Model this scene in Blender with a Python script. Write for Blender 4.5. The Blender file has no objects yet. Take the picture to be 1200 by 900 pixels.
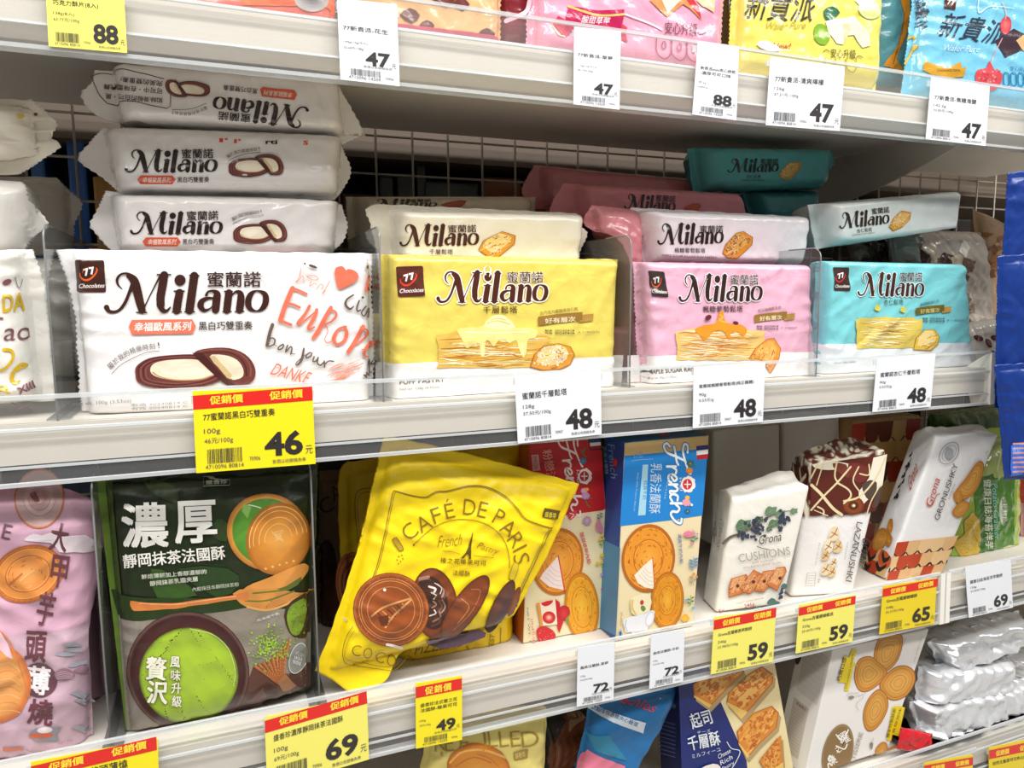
# Convenience-store biscuit shelves: three wire-backed gondola shelves of snack packs with shelf-edge price cards.
import bpy, math, random
import numpy as np
from mathutils import Vector, Matrix
from mathutils.geometry import tessellate_polygon

S = bpy.context.scene
COL = S.collection
random.seed(7)
RNG = np.random.default_rng(11)

# ------------------------------------------------------------------ camera
FPX = 860.0
CAM = np.array([0.0, 0.0, 1.3])
_a = np.array([2170.0, 114.0, FPX]); _b = np.array([40.0, -(2170.0*40+FPX*FPX)/114.0, FPX])
_X = _a/np.linalg.norm(_a)*[1, 1, -1]; _Z = -_b/np.linalg.norm(_b)*[1, 1, -1]
_X /= np.linalg.norm(_X); _Z -= _X*(_X@_Z); _Z /= np.linalg.norm(_Z)
ROT = np.array([_X, np.cross(_Z, _X), _Z])            # world = ROT @ camera
cd = bpy.data.cameras.new('camera'); cam = bpy.data.objects.new('camera', cd); COL.objects.link(cam)
cd.sensor_width = 36.0; cd.lens = FPX*36.0/1200.0; cd.clip_start = 0.02; cd.clip_end = 60
cam.matrix_world = Matrix.Translation(Vector(CAM)) @ Matrix([list(r) for r in ROT]).to_4x4()
S.camera = cam

# ------------------------------------------------------------------ world and light
w = bpy.data.worlds.new('store_interior'); S.world = w; w.use_nodes = True
bgn = w.node_tree.nodes['Background']; bgn.inputs[0].default_value = (1.0, 0.98, 0.96, 1); bgn.inputs[1].default_value = 0.17
def area(name, loc, tgt, sx, sy, power, col=(1, 0.98, 0.965)):
    l = bpy.data.lights.new(name, 'AREA'); l.shape = 'RECTANGLE'; l.size = sx; l.size_y = sy; l.energy = power; l.color = col
    o = bpy.data.objects.new(name, l); COL.objects.link(o); o.location = loc
    o.rotation_euler = (Vector(tgt)-Vector(loc)).to_track_quat('-Z', 'Y').to_euler()
    return o
area('ceiling_tube_light', (0.3, -0.18, 2.75), (0.3, 0.5, 1.0), 5.0, 0.16, 68)
area('ceiling_tube_light', (0.3, -0.95, 2.75), (0.3, 0.4, 1.0), 5.0, 0.16, 44)
S.view_settings.view_transform = 'Standard'; S.view_settings.look = 'None'
S.view_settings.exposure = 0.08; S.view_settings.gamma = 1.0; S.view_settings.use_curve_mapping = False
S.cycles.max_bounces = 8; S.cycles.transparent_max_bounces = 16; S.cycles.caustics_reflective = False; S.cycles.caustics_refractive = False

# ------------------------------------------------------------------ small tools
def lin(c):
    if isinstance(c, str):
        c = c.lstrip('#'); c = [int(c[i:i+2], 16)/255 for i in (0, 2, 4)]
    return np.array([x/12.92 if x <= 0.04045 else ((x+0.055)/1.055)**2.4 for x in c[:3]])
def rays(p):
    p = np.asarray(p, float).reshape(-1, 2)
    return np.stack([p[:, 0]-600, 450-p[:, 1], np.full(len(p), -FPX)], 1) @ ROT.T
def at(px, py, y):                                     # the point of the depth plane y seen at a pixel
    d = rays((px, py))[0]; return CAM + d*(y/d[1])
def atz(px, py, z):
    d = rays((px, py))[0]; return CAM + d*((z-CAM[2])/d[2])

MATS = {}
def mat(name, col=None, rough=0.4, bump=0.0, bscale=60.0, metal=0.0, coat=0.0, stretch=(1, 1, 1), grain=0.0, spec=0.5, trans=0.0):
    if name in MATS: return MATS[name]
    m = bpy.data.materials.new(name); m.use_nodes = True; nt = m.node_tree; N = nt.nodes; L = nt.links
    b = N['Principled BSDF']; b.inputs['Roughness'].default_value = rough; b.inputs['Metallic'].default_value = metal
    b.inputs['Coat Weight'].default_value = coat; b.inputs['Coat Roughness'].default_value = 0.08; b.inputs['Specular IOR Level'].default_value = spec
    tc = N.new('ShaderNodeTexCoord'); mp = N.new('ShaderNodeMapping'); mp.inputs['Scale'].default_value = stretch; L.new(tc.outputs['Object'], mp.inputs[0])
    if col is None:
        src = N.new('ShaderNodeAttribute'); src.attribute_name = 'Col'; out = src.outputs['Color']
    else:
        src = N.new('ShaderNodeRGB'); src.outputs[0].default_value = (*lin(col), 1); out = src.outputs[0]
    if grain:
        nz = N.new('ShaderNodeTexNoise'); nz.inputs['Scale'].default_value = 40; nz.inputs['Detail'].default_value = 5; L.new(mp.outputs[0], nz.inputs[0])
        mr = N.new('ShaderNodeMapRange'); mr.inputs['To Min'].default_value = 1-grain; mr.inputs['To Max'].default_value = 1+grain*0.4; L.new(nz.outputs['Fac'], mr.inputs[0])
        vm = N.new('ShaderNodeVectorMath'); vm.operation = 'SCALE'; L.new(out, vm.inputs[0]); L.new(mr.outputs[0], vm.inputs['Scale']); out = vm.outputs[0]
    L.new(out, b.inputs['Base Color'])
    if bump:
        nz = N.new('ShaderNodeTexNoise'); nz.inputs['Scale'].default_value = bscale; nz.inputs['Detail'].default_value = 2.5; nz.inputs['Distortion'].default_value = 0.6
        L.new(mp.outputs[0], nz.inputs[0]); bp = N.new('ShaderNodeBump'); bp.inputs['Strength'].default_value = 1.0; bp.inputs['Distance'].default_value = bump
        L.new(nz.outputs['Fac'], bp.inputs['Height']); L.new(bp.outputs[0], b.inputs['Normal']); L.new(bp.outputs[0], b.inputs['Coat Normal'])
    MATS[name] = m; return m
def clear_mat(name, tint='#f4f8fa', haze=0.06, rough=0.06, refl=1.0, bump=0.0):
    """thin clear plastic: mostly straight-through, a fresnel gloss and a little milky scatter"""
    if name in MATS: return MATS[name]
    m = bpy.data.materials.new(name); m.use_nodes = True; nt = m.node_tree; N = nt.nodes; L = nt.links; N.remove(N['Principled BSDF'])
    tr = N.new('ShaderNodeBsdfTransparent'); tr.inputs[0].default_value = (*lin(tint), 1)
    gl = N.new('ShaderNodeBsdfGlossy'); gl.inputs['Roughness'].default_value = rough
    df = N.new('ShaderNodeBsdfDiffuse'); df.inputs[0].default_value = (0.9, 0.92, 0.93, 1)
    lw = N.new('ShaderNodeLayerWeight'); pw = N.new('ShaderNodeMath'); pw.operation = 'POWER'; pw.inputs[1].default_value = 5.0; L.new(lw.outputs['Facing'], pw.inputs[0])
    fm = N.new('ShaderNodeMath'); fm.operation = 'MULTIPLY_ADD'; fm.inputs[1].default_value = 0.94; fm.inputs[2].default_value = 0.05; L.new(pw.outputs[0], fm.inputs[0])
    ge = N.new('ShaderNodeNewGeometry'); fb = N.new('ShaderNodeMath'); fb.operation = 'SUBTRACT'; fb.inputs[0].default_value = 1.0; L.new(ge.outputs['Backfacing'], fb.inputs[1])
    fr = N.new('ShaderNodeMath'); fr.operation = 'MULTIPLY'; L.new(fm.outputs[0], fr.inputs[0]); L.new(fb.outputs[0], fr.inputs[1])
    if bump:
        tc = N.new('ShaderNodeTexCoord'); mp = N.new('ShaderNodeMapping'); mp.inputs['Scale'].default_value = (0.12, 1, 1); L.new(tc.outputs['Object'], mp.inputs[0])
        nz = N.new('ShaderNodeTexNoise'); nz.inputs['Scale'].default_value = 160; nz.inputs['Detail'].default_value = 3; L.new(mp.outputs[0], nz.inputs[0])
        bp = N.new('ShaderNodeBump'); bp.inputs['Distance'].default_value = bump; L.new(nz.outputs['Fac'], bp.inputs['Height']); L.new(bp.outputs[0], gl.inputs['Normal']); L.new(bp.outputs[0], lw.inputs['Normal'])
    mu = N.new('ShaderNodeMath'); mu.operation = 'MULTIPLY'; mu.inputs[1].default_value = refl; L.new(fr.outputs[0], mu.inputs[0])
    m1 = N.new('ShaderNodeMixShader'); m1.inputs[0].default_value = haze; L.new(tr.outputs[0], m1.inputs[1]); L.new(df.outputs[0], m1.inputs[2])
    m2 = N.new('ShaderNodeMixShader'); L.new(mu.outputs[0], m2.inputs[0]); L.new(m1.outputs[0], m2.inputs[1]); L.new(gl.outputs[0], m2.inputs[2])
    L.new(m2.outputs[0], N['Material Output'].inputs[0]); MATS[name] = m; return m

def mesh_np(name, V, F, colors=None, smooth=True):
    """V (n,3); F list/array of faces (all tri or all quad array, or list of lists); colors per vertex (n,3) linear"""
    me = bpy.data.meshes.new(name)
    V = np.asarray(V, np.float64)
    if isinstance(F, np.ndarray):
        k = F.shape[1]; me.vertices.add(len(V)); me.vertices.foreach_set('co', V.astype(np.float32).ravel())
        me.loops.add(F.size); me.loops.foreach_set('vertex_index', F.astype(np.int32).ravel())
        me.polygons.add(len(F)); me.polygons.foreach_set('loop_start', (np.arange(len(F))*k).astype(np.int32))
        me.polygons.foreach_set('use_smooth', np.full(len(F), smooth)); me.update(calc_edges=True); me.validate()
    else:
        me.from_pydata([tuple(v) for v in V], [], F); me.update()
        if smooth:
            for p in me.polygons: p.use_smooth = True
    if colors is not None:
        ca = me.color_attributes.new('Col', 'FLOAT_COLOR', 'POINT')
        c = np.ones((len(V), 4), np.float32); c[:, :3] = colors; ca.data.foreach_set('color', c.ravel())
    return me
def put(name, me, m, parent=None, base=(0, 0, 0)):
    """link a mesh whose vertices are world coordinates, as a child standing at its parent's origin or at base"""
    o = bpy.data.objects.new(name, me); COL.objects.link(o)
    if m: me.materials.append(m)
    org = Vector(parent['_o']) if parent is not None else Vector(base)
    me.transform(Matrix.Translation(-org))
    if parent is None: o.location = org; o['_o'] = list(org)
    else:
        o.parent = parent; o['_o'] = list(org)
    return o
def thing(name, label, cat, loc, group=None):
    o = bpy.data.objects.new(name, None); COL.objects.link(o); o.empty_display_size = 0.02
    o.location = [float(x) for x in loc]; o['_o'] = [float(x) for x in loc]; o['label'] = label; o['category'] = cat
    if group: o['group'] = group
    return o
def tag(o, label, cat, group=None):
    o['label'] = label; o['category'] = cat
    if group: o['group'] = group
    return o
def box_data(x0, x1, y0, y1, z0, z1):
    V = [(x, y, z) for x in (x0, x1) for y in (y0, y1) for z in (z0, z1)]
    return V, [[0, 1, 3, 2], [4, 6, 7, 5], [0, 4, 5, 1], [2, 3, 7, 6], [0, 2, 6, 4], [1, 5, 7, 3]]
def solid(name, x0, x1, y0, y1, z0, z1, m, parent=None, bev=0.0, base=None):
    V, F = box_data(x0, x1, y0, y1, z0, z1); me = mesh_np(name, V, F, smooth=False)
    if bev:
        import bmesh
        bm = bmesh.new(); bm.from_mesh(me); bmesh.ops.bevel(bm, geom=bm.edges[:], offset=bev, segments=2, affect='EDGES', profile=0.6); bm.to_mesh(me); bm.free()
    return put(name, me, m, parent, base if base is not None else ((x0+x1)/2, (y0+y1)/2, z0))
def extrude_x(name, prof, x0, x1, m, parent=None, smooth=False):
    """a closed profile of (y,z) points run along x"""
    n = len(prof); V = [(x0, y, z) for y, z in prof]+[(x1, y, z) for y, z in prof]
    F = [[i, (i+1) % n, n+(i+1) % n, n+i] for i in range(n)]+[list(range(n))[::-1], list(range(n, 2*n))]
    return put(name, mesh_np(name, V, F, smooth=smooth), m, parent, ((x0+x1)/2, prof[0][0], prof[0][1]))
def wire_data(paths, r, n=6, closed=False):
    """round tubes along polylines, joined"""
    V = []; F = []
    for P in paths:
        P = [Vector(p) for p in P]; k0 = len(V)
        for i, p in enumerate(P):
            d = (P[min(i+1, len(P)-1)]-P[max(i-1, 0)]).normalized(); a = d.orthogonal().normalized(); b = d.cross(a)
            for j in range(n): V.append(p+a*(r*math.cos(2*math.pi*j/n))+b*(r*math.sin(2*math.pi*j/n)))
        for i in range(len(P)-1):
            for j in range(n): F.append([k0+i*n+j, k0+i*n+(j+1) % n, k0+(i+1)*n+(j+1) % n, k0+(i+1)*n+j])
        F.append([k0+j for j in range(n)][::-1]); F.append([k0+(len(P)-1)*n+j for j in range(n)])
    return V, F

# ------------------------------------------------------------------ glyphs (built-in font, with its fallback for Chinese)
GC = {}
def glyphs(s, bold=0.0, res=3, space=1.0, line=1.0):
    k = (s, bold, res, space, line)
    if k in GC: return GC[k]
    if bold > 0 and any(ord(ch) > 0x2e00 for ch in s):       # heavier Chinese: the same strokes set several times, slightly apart
        t0 = glyphs(s, 0.0, res, space, line); d = bold*0.9
        GC[k] = np.concatenate([t0+np.array(q)*d for q in ((-1, -0.7), (1, -0.7), (-1, 0.7), (1, 0.7))]); return GC[k]
    cu = bpy.data.curves.new('glyphs', 'FONT'); cu.body = s; cu.size = 1; cu.resolution_u = res; cu.offset = bold; cu.space_character = space; cu.space_line = line
    cu.fill_mode = 'FRONT'; ob = bpy.data.objects.new('glyphs', cu); me = ob.to_mesh(); me.calc_loop_triangles()
    V = np.zeros(len(me.vertices)*3); me.vertices.foreach_get('co', V); V = V.reshape(-1, 3)[:, :2]
    T = np.zeros(len(me.loop_triangles)*3, int); me.loop_triangles.foreach_get('vertices', T)
    tri = V[T].reshape(-1, 3, 2) if len(V) else np.zeros((0, 3, 2))
    ob.to_mesh_clear(); bpy.data.objects.remove(ob); bpy.data.curves.remove(cu)
    GC[k] = tri; return tri
def smooth_path(P, n=6, closed=False):
    P = np.asarray(P, float); out = []; k = len(P)
    if k < 3: return P
    g = (lambda i: P[i % k]) if closed else (lambda i: P[min(max(i, 0), k-1)])
    for i in range(k if closed else k-1):
        a, b, c, d = g(i-1), g(i), g(i+1), g(i+2)
        for t in np.arange(n)/n: out.append(0.5*((2*b)+(c-a)*t+(2*a-5*b+4*c-d)*t*t+(3*b-a-3*c+d)*t**3))
    if not closed: out.append(P[-1])
    return np.array(out)

# ------------------------------------------------------------------ surfaces: a plane in space with relief, painted through photo pixels
ZMIN = [-9.0]                                          # what the bags being built stand on
class Surf:
    def __init__(s, P0, ex, ey):
        s.P0 = np.array(P0, float); s.ex = np.array(ex, float)/np.linalg.norm(ex); ey = np.array(ey, float)
        ey = ey-s.ex*(s.ex@ey); s.ey = ey/np.linalg.norm(ey); s.n = np.cross(s.ex, s.ey)
        if s.n[1] > 0 and abs(s.n[1]) > 0.7: s.n = -s.n
        s.zmin = ZMIN[0]
    flat = True; zmin = -9.0
    def h(s, xy): return np.zeros(len(xy))
    def loc(s, px, back=0.0):
        d = rays(px); P = s.P0-s.n*back; t = ((P-CAM)@s.n)/(d@s.n); W = CAM+d*t[:, None]-s.P0
        return np.stack([W@s.ex, W@s.ey], 1)
    def hit(s, px):
        """where the sight line of a pixel meets the relief"""
        d = rays(px); xy = s.loc(px)
        if s.flat: return xy
        for _ in range(4):
            hh = s.h(xy); t = ((s.P0-CAM)@s.n+hh)/(d@s.n); W = CAM+d*t[:, None]-s.P0; xy = 0.3*xy+0.7*np.stack([W@s.ex, W@s.ey], 1)
        return xy
    def world(s, xy, off=0.0, hh=None):
        hh = s.h(xy) if hh is None else hh
        W = s.P0+xy[:, :1]*s.ex+xy[:, 1:2]*s.ey+(hh+off)[:, None]*s.n
        W[:, 2] = np.maximum(W[:, 2], s.zmin+0.0006)
        return W
def leaning(px, py, y, sx=0.0, sz=0.0):
    """the plane through the point seen at a pixel at depth y, turning back by sx per metre to the right and sz per metre up"""
    return Surf(at(px, py, y), (1, sx, 0), (0, sz, 1))

def fcurve(t, s, e, k):
    x = np.clip((t-s)/e, 0, 1); return (1-(1-x)**k)**(1/k)
class Bag(Surf):
    """a sealed bag: pixel corners TL,TR,BR,BL of its seam, front relief T deep, creases; edges may be polylines in pixels"""
    def __init__(s, quad, y, T=0.012, sx=0.0, sz=0.0, seal=(0.03, 0.03, 0.0, 0.0), e=(0.1, 0.1, 0.12, 0.12), k=2.2, wr=0.0008, wf=1.0, fold=0.002, seed=1, back=1.0,
                 top=None, bottom=None, left=None, right=None, zig=(1, 1, 0, 0), wav=0.0003, res=0.0022, foldn=9.0, zmin=None, facet=0.0, crease=9, cw=1.0):
        b = quad[3]; p = at(b[0], b[1], y)
        Surf.__init__(s, p, (1, sx, 0), (0, sz, 1)); s.flat = False; s.zmin = ZMIN[0] if zmin is None else zmin
        s.facet = facet; s.T = T; s.q = s.loc(quad, T); s.seal = seal; s.e = e; s.k = k; s.wr = wr; s.wf = wf; s.fold = fold; s.back = back; s.zig = zig; s.wav = wav; s.res = res; s.foldn = foldn
        r = np.random.default_rng(seed); s.K = r.normal(size=(6, 2)); s.K /= np.linalg.norm(s.K, axis=1)[:, None]; s.K *= r.uniform(60, 260, 6)[:, None]*wf
        s.ph = r.uniform(0, 6.28, (6, 3)); s.K2 = r.normal(size=(6, 2))*45; s.am = r.uniform(0.5, 1, 6)*(120*wf/np.linalg.norm(s.K, axis=1))**0.8
        s.creases = []
        Wd = np.linalg.norm(s.q[1]-s.q[0]); Hd = np.linalg.norm(s.q[0]-s.q[3]); tl_, tr_, br_, bl_ = s.q
        for i in range(crease):
            c_ = (tl_, tr_, br_, bl_)[i % 4]; o_ = (br_, bl_, tl_, tr_)[i % 4]; v_ = (o_-c_)/np.linalg.norm(o_-c_); A = c_+v_*min(Wd, Hd)*r.uniform(0.03, 0.2)+r.normal(size=2)*0.12*min(Wd, Hd)
            an = math.atan2(v_[1], v_[0])+r.uniform(-0.75, 0.75); s.creases.append((A, np.array([math.cos(an), math.sin(an)]), min(Wd, Hd)*r.uniform(0.25, 0.75), r.choice([1, 1, -1])*r.uniform(0.0005, 0.0010), cw*r.uniform(0.0030, 0.0048)))
        ed = {}
        for nm, pl in (('top', top), ('bottom', bottom), ('left', left), ('right', right)):
            ed[nm] = s.loc(pl, T) if pl is not None else None
        s.ed = ed; s.seed = seed
    def uv(s, xy):
        tl, tr, br, bl = s.q; A = bl; B = br-bl; C = tl-bl; D = tr-br-tl+bl
        uv = np.full((len(xy), 2), 0.5)
        for _ in range(7):
            u = uv[:, :1]; v = uv[:, 1:]
            r = A+u*B+v*C+u*v*D-xy; Ju = B+v*D; Jv = C+u*D
            det = Ju[:, 0]*Jv[:, 1]-Ju[:, 1]*Jv[:, 0]
            uv = uv-np.stack([(r[:, 0]*Jv[:, 1]-r[:, 1]*Jv[:, 0])/det, (Ju[:, 0]*r[:, 1]-Ju[:, 1]*r[:, 0])/det], 1)
        return uv
    def h(s, xy):
        uv = np.clip(s.uv(xy), 0, 1); u = uv[:, 0]; v = uv[:, 1]
        f = fcurve(u, s.seal[0], s.e[0], s.k)*fcurve(1-u, s.seal[1], s.e[1], s.k)*fcurve(1-v, s.seal[2], s.e[2], s.k)*fcurve(v, s.seal[3], s.e[3], s.k)
        w = np.zeros(len(xy))
        for i in range(6):
            a = xy@s.K[i]+s.ph[i, 0]+(1.6 if s.facet < 0.5 else 0.45)*np.sin(xy@s.K2[i]+s.ph[i, 1]); w += s.am[i]*((0.6-np.sqrt(np.sin(a)**2+0.02))*(1-s.facet)+s.facet*0.64*np.arcsin(np.sin(a)*0.995))
        W = np.linalg.norm(s.q[1]-s.q[0]); H = np.linalg.norm(s.q[0]-s.q[3])
        fo = 0
        for i, (d, c, L) in enumerate(((u*W, v*H, s.seal[0]), ((1-u)*W, v*H, s.seal[1]), ((1-v)*H, u*W, s.seal[2]), (v*H, u*W, s.seal[3]))):
            if L <= 0: continue
            dd = np.clip(d-L*(W if i < 2 else H), 0, 1)
            ph = c*s.foldn*12*(1+0.35*math.sin(i*2.3+s.seed))+2.0*np.sin(c*55+i+s.seed)+dd*30
            fo = fo+(0.5-np.sqrt(np.sin(ph)**2+0.02))*np.exp(-dd/0.016)*np.clip(0.35+dd/0.006, 0, 1)
        cr = 0
        for A, D, Lc, hc, wc in s.creases:
            q = xy-A; l = q@D; dd = np.abs(q@np.array([-D[1], D[0]])+0.0012*np.sin(l*140)); cr = cr+hc*np.exp(-(dd/wc)**1.3)*np.clip(l/(0.25*Lc), 0, 1)*np.clip((Lc-l)/(0.35*Lc), 0, 1)
        return -s.T+s.T*f+(w*s.wr*(0.35+0.65*f))+fo*s.fold+cr*f
    def body(s, name, m, col, parent, bcol=None, cols=None):
        W = np.linalg.norm(s.q[1]-s.q[0]); H = np.linalg.norm(s.q[0]-s.q[3])
        def lins(L, e0, e1):
            n = max(8, int(L/s.res)); t = np.linspace(0, 1, n+1)
            a = (0.0, 0.04, 0.12, 0.22, 0.36, 0.5, 0.7, 0.9); t = np.concatenate([t, [s.seal_[0]+x*e0 for x in a], [1-s.seal_[1]-x*e1 for x in a]]); t = np.unique(np.round(np.clip(t, 0, 1), 5)); return t
        s.seal_ = (s.seal[0], s.seal[1]); us = lins(W, s.e[0], s.e[1]); s.seal_ = (s.seal[3], s.seal[2]); vs = lins(H, s.e[3], s.e[2])
        U, Vv = np.meshgrid(us, vs); u = U.ravel()[:, None]; v = Vv.ravel()[:, None]
        tl, tr, br, bl = s.q
        def edge(nm, a, b, t):
            pl = s.ed[nm]
            if pl is None: return a+(b-a)*t
            P = smooth_path(pl, 8); d = np.concatenate([[0], np.cumsum(np.linalg.norm(np.diff(P, axis=0), axis=1))]); d /= d[-1]; t = t[:, 0]
            return np.stack([np.interp(t, d, P[:, 0]), np.interp(t, d, P[:, 1])], 1)
        if s.ed['top'] is not None: tl = s.ed['top'][0]; tr = s.ed['top'][-1]
        if s.ed['bottom'] is not None: bl = s.ed['bottom'][0]; br = s.ed['bottom'][-1]
        # left and right polylines run bottom to top and replace the corners too
        if s.ed['left'] is not None: bl = s.ed['left'][0]; tl = s.ed['left'][-1]
        if s.ed['right'] is not None: br = s.ed['right'][0]; tr = s.ed['right'][-1]
        Bt = edge('bottom', bl, br, u); Tp = edge('top', tl, tr, u); Lf = edge('left', bl, tl, v); Rt = edge('right', br, tr, v)
        xy = (1-v)*Bt+v*Tp+(1-u)*Lf+u*Rt-((1-u)*(1-v)*bl+u*(1-v)*br+(1-u)*v*tl+u*v*tr)
        nu, nv = len(us), len(vs); idx = np.arange(nu*nv).reshape(nv, nu)
        bd = (u[:, 0] <= 0) | (u[:, 0] >= 1) | (v[:, 0] <= 0) | (v[:, 0] >= 1)
        uu = u[:, 0]; vv = v[:, 0]; par = np.arange(nu*nv)
        z = 0.0007
        j = (par//nu) % 2*2-1; i2 = (par % nu) % 2*2-1
        if s.zig[0]: xy[:, 0] += np.where(uu <= 0, j*z, 0)
        if s.zig[1]: xy[:, 0] += np.where(uu >= 1, j*z, 0)
        if s.zig[2]: xy[:, 1] += np.where(vv >= 1, i2*z, 0)
        if s.zig[3]: xy[:, 1] += np.where(vv <= 0, i2*z, 0)
        wob = s.wav*(np.sin(xy[:, 1]*170+s.seed)+0.7*np.sin(xy[:, 1]*390+2*s.seed)); xy[:, 0] += wob*(np.exp(-uu*12)+np.exp(-(1-uu)*12))
        wob = s.wav*(np.sin(xy[:, 0]*150+s.seed*3)+0.7*np.sin(xy[:, 0]*330+s.seed)); xy[:, 1] += wob*(np.exp(-vv*12)+np.exp(-(1-vv)*12))
        hf = s.h(xy); P = s.world(xy, 0, hf)
        hb = np.where(bd, hf-0.0008, -s.T-0.0008-np.maximum(hf+s.T, 0)*s.back); Q = s.world(xy, 0, hb)
        V = np.concatenate([P, Q]); n = nu*nv
        a = idx[:-1, :-1].ravel(); b = idx[:-1, 1:].ravel(); c = idx[1:, 1:].ravel(); d = idx[1:, :-1].ravel()
        F = [np.stack([a, b, c, d], 1), np.stack([a, d, c, b], 1)+n]
        for e in (idx[0], idx[:, -1], idx[-1][::-1], idx[:, 0][::-1]):
            F.append(np.stack([e[1:], e[:-1], e[:-1]+n, e[1:]+n], 1))
        F = np.concatenate(F); cc = np.tile(lin(col), (2*n, 1))
        if bcol is not None: cc[n:] = lin(bcol)
        if cols is not None: cc[:n] = cols(uu, vv, cc[:n])
        return put(name, mesh_np(name, V, F, cc), m, parent)

def split_long(T, C, L):
    """halve triangles until no edge is longer than L"""
    for _ in range(14):
        e = np.linalg.norm(T-np.roll(T, -1, axis=1), axis=2); k = e.argmax(1); big = e.max(1) > L
        if not big.any(): break
        t = T[big]; c = C[big]; k = k[big]; i = np.arange(len(t))
        a = t[i, k]; b = t[i, (k+1) % 3]; o = t[i, (k+2) % 3]; m = (a+b)/2
        ca = c[i, k]; cb = c[i, (k+1) % 3]; co = c[i, (k+2) % 3]; cm = (ca+cb)/2
        T = np.concatenate([T[~big], np.stack([a, m, o], 1), np.stack([m, b, o], 1)]); C = np.concatenate([C[~big], np.stack([ca, cm, co], 1), np.stack([cm, cb, co], 1)])
    return T, C

class Paint:
    """printed areas collected in photo-pixel coordinates, then laid on a surface as thin printed layers"""
    def __init__(s, surf, parent, m, L=0.0021, off=None):
        s.s = surf; s.parent = parent; s.m = m; s.T = []; s.C = []; s.Z = []; s.z = 0; s.L = min(L, 0.0021); s.M = np.array([[1, 0, 0], [0, 1, 0.0]]); s.off = off if off is not None else (0.0002 if surf.flat else 0.0007); s.clipq = None
    def xf(s, a, b, c, box):
        """draw in the box (x0,y0,x1,y1), y down, mapped so its bottom left goes to a, bottom right to b, top left to c"""
        x0, y0, x1, y1 = box; a, b, c = (np.array(q, float) for q in (a, b, c)); ux = (b-a)/(x1-x0); uy = (a-c)/(y1-y0)
        o = c-ux*x0-uy*y0; s.M = np.array([[ux[0], uy[0], o[0]], [ux[1], uy[1], o[1]]])
    def crop(s, x0, y0, x1, y1, w=1200, h=900): s.xf((x0, y1), (x1, y1), (x0, y0), (0, 0, w, h))
    def noxf(s): s.M = np.array([[1, 0, 0], [0, 1, 0.0]])
    def tris(s, T, col, up=True):
        T = np.asarray(T, float)
        if len(T) == 0: return
        T = T@s.M[:, :2].T+s.M[:, 2]; col = np.asarray(col, float)
        if col.ndim == 1: col = np.tile(col, (len(T), 3, 1))
        s.z += 1 if up is True else (0.6 if up == 'half' else 0.25 if up == 'step' else 0.07)
        s.T.append(T); s.C.append(col); s.Z.append(np.full(len(T), s.z, float))
    def poly(s, P, col, up=True, sm=0):
        P = smooth_path(P, sm, True) if sm else np.asarray(P, float)
        t = tessellate_polygon([[Vector((x, y, 0)) for x, y in P]])
        if t: s.tris(np.array([[P[i] for i in q] for q in t]), lin(col), up)
    def rect(s, x0, y0, x1, y1, col, up=True): s.poly([(x0, y0), (x1, y0), (x1, y1), (x0, y1)], col, up)
    def rrect(s, x0, y0, x1, y1, r, col, up=True):
        P = []
        for cx, cy, a in ((x1-r, y0+r, -90), (x1-r, y1-r, 0), (x0+r, y1-r, 90), (x0+r, y0+r, 180)):
            P += [(cx+r*math.cos(math.radians(a+t)), cy+r*math.sin(math.radians(a+t))) for t in (0, 30, 60, 90)]
        s.poly(P, col, up)
    def disc(s, cx, cy, rx, ry, rot, rings, up=True, n=40, a0=0, a1=360, wob=0.0):
        """rings: (radius 0..1, colour) from the middle out; colours blend between"""
        th = np.radians(np.linspace(a0, a1, n+1)); ca, sa = math.cos(math.radians(rot)), math.sin(math.radians(rot))
        def P(r):
            rr = r*(1+wob*np.sin(th*7+cx)+wob*0.7*np.sin(th*12+cy)); x = rx*rr*np.cos(th); y = ry*rr*np.sin(th); return np.stack([cx+x*ca-y*sa, cy+x*sa+y*ca], 1)
        T = []; C = []
        for (r0, c0), (r1, c1) in zip(rings[:-1], rings[1:]):
            if r1 <= r0: continue
            A = P(r0); B = P(r1); c0 = lin(c0); c1 = lin(c1); k = n
            T.append(np.stack([A[:-1], B[:-1], B[1:]], 1)); C.append(np.tile(np.stack([c0, c1, c1]), (k, 1, 1)))
            if r0 > 0: T.append(np.stack([A[:-1], B[1:], A[1:]], 1)); C.append(np.tile(np.stack([c0, c1, c0]), (k, 1, 1)))
        s.tris(np.concatenate(T), np.concatenate(C), up)
    def stroke(s, P, w, col, up=True, sm=6, closed=False, cap=True):
        P = np.asarray(P, float); w = np.full(len(P), w, float) if np.isscalar(w) else np.asarray(w, float)
        if sm and len(P) > 2: Q = smooth_path(np.column_stack([P, w]), sm, closed); P, w = Q[:, :2], np.maximum(Q[:, 2], 0.02)
        if closed: P = np.vstack([P, P[:1]]); w = np.append(w, w[0])
        d = np.gradient(P, axis=0)
        if closed: d[0] = d[-1] = P[1]-P[-2]
        d /= np.maximum(np.linalg.norm(d, axis=1), 1e-9)[:, None]; nr = np.stack([-d[:, 1], d[:, 0]], 1)*w[:, None]/2; A = P+nr; B = P-nr
        T = [np.stack([A[:-1], B[:-1], B[1:]], 1), np.stack([A[:-1], B[1:], A[1:]], 1)]
        if cap and not closed:
            for e, dd in ((0, -1), (-1, 1)):
                r = w[e]/2; b = math.atan2(d[e][1]*dd, d[e][0]*dd); an = b+np.linspace(-math.pi/2, math.pi/2, 7); q = P[e]+r*np.stack([np.cos(an), np.sin(an)], 1)
                T.append(np.stack([np.tile(P[e], (6, 1)), q[:-1], q[1:]], 1))
        s.tris(np.concatenate(T), lin(col), up)
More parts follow.
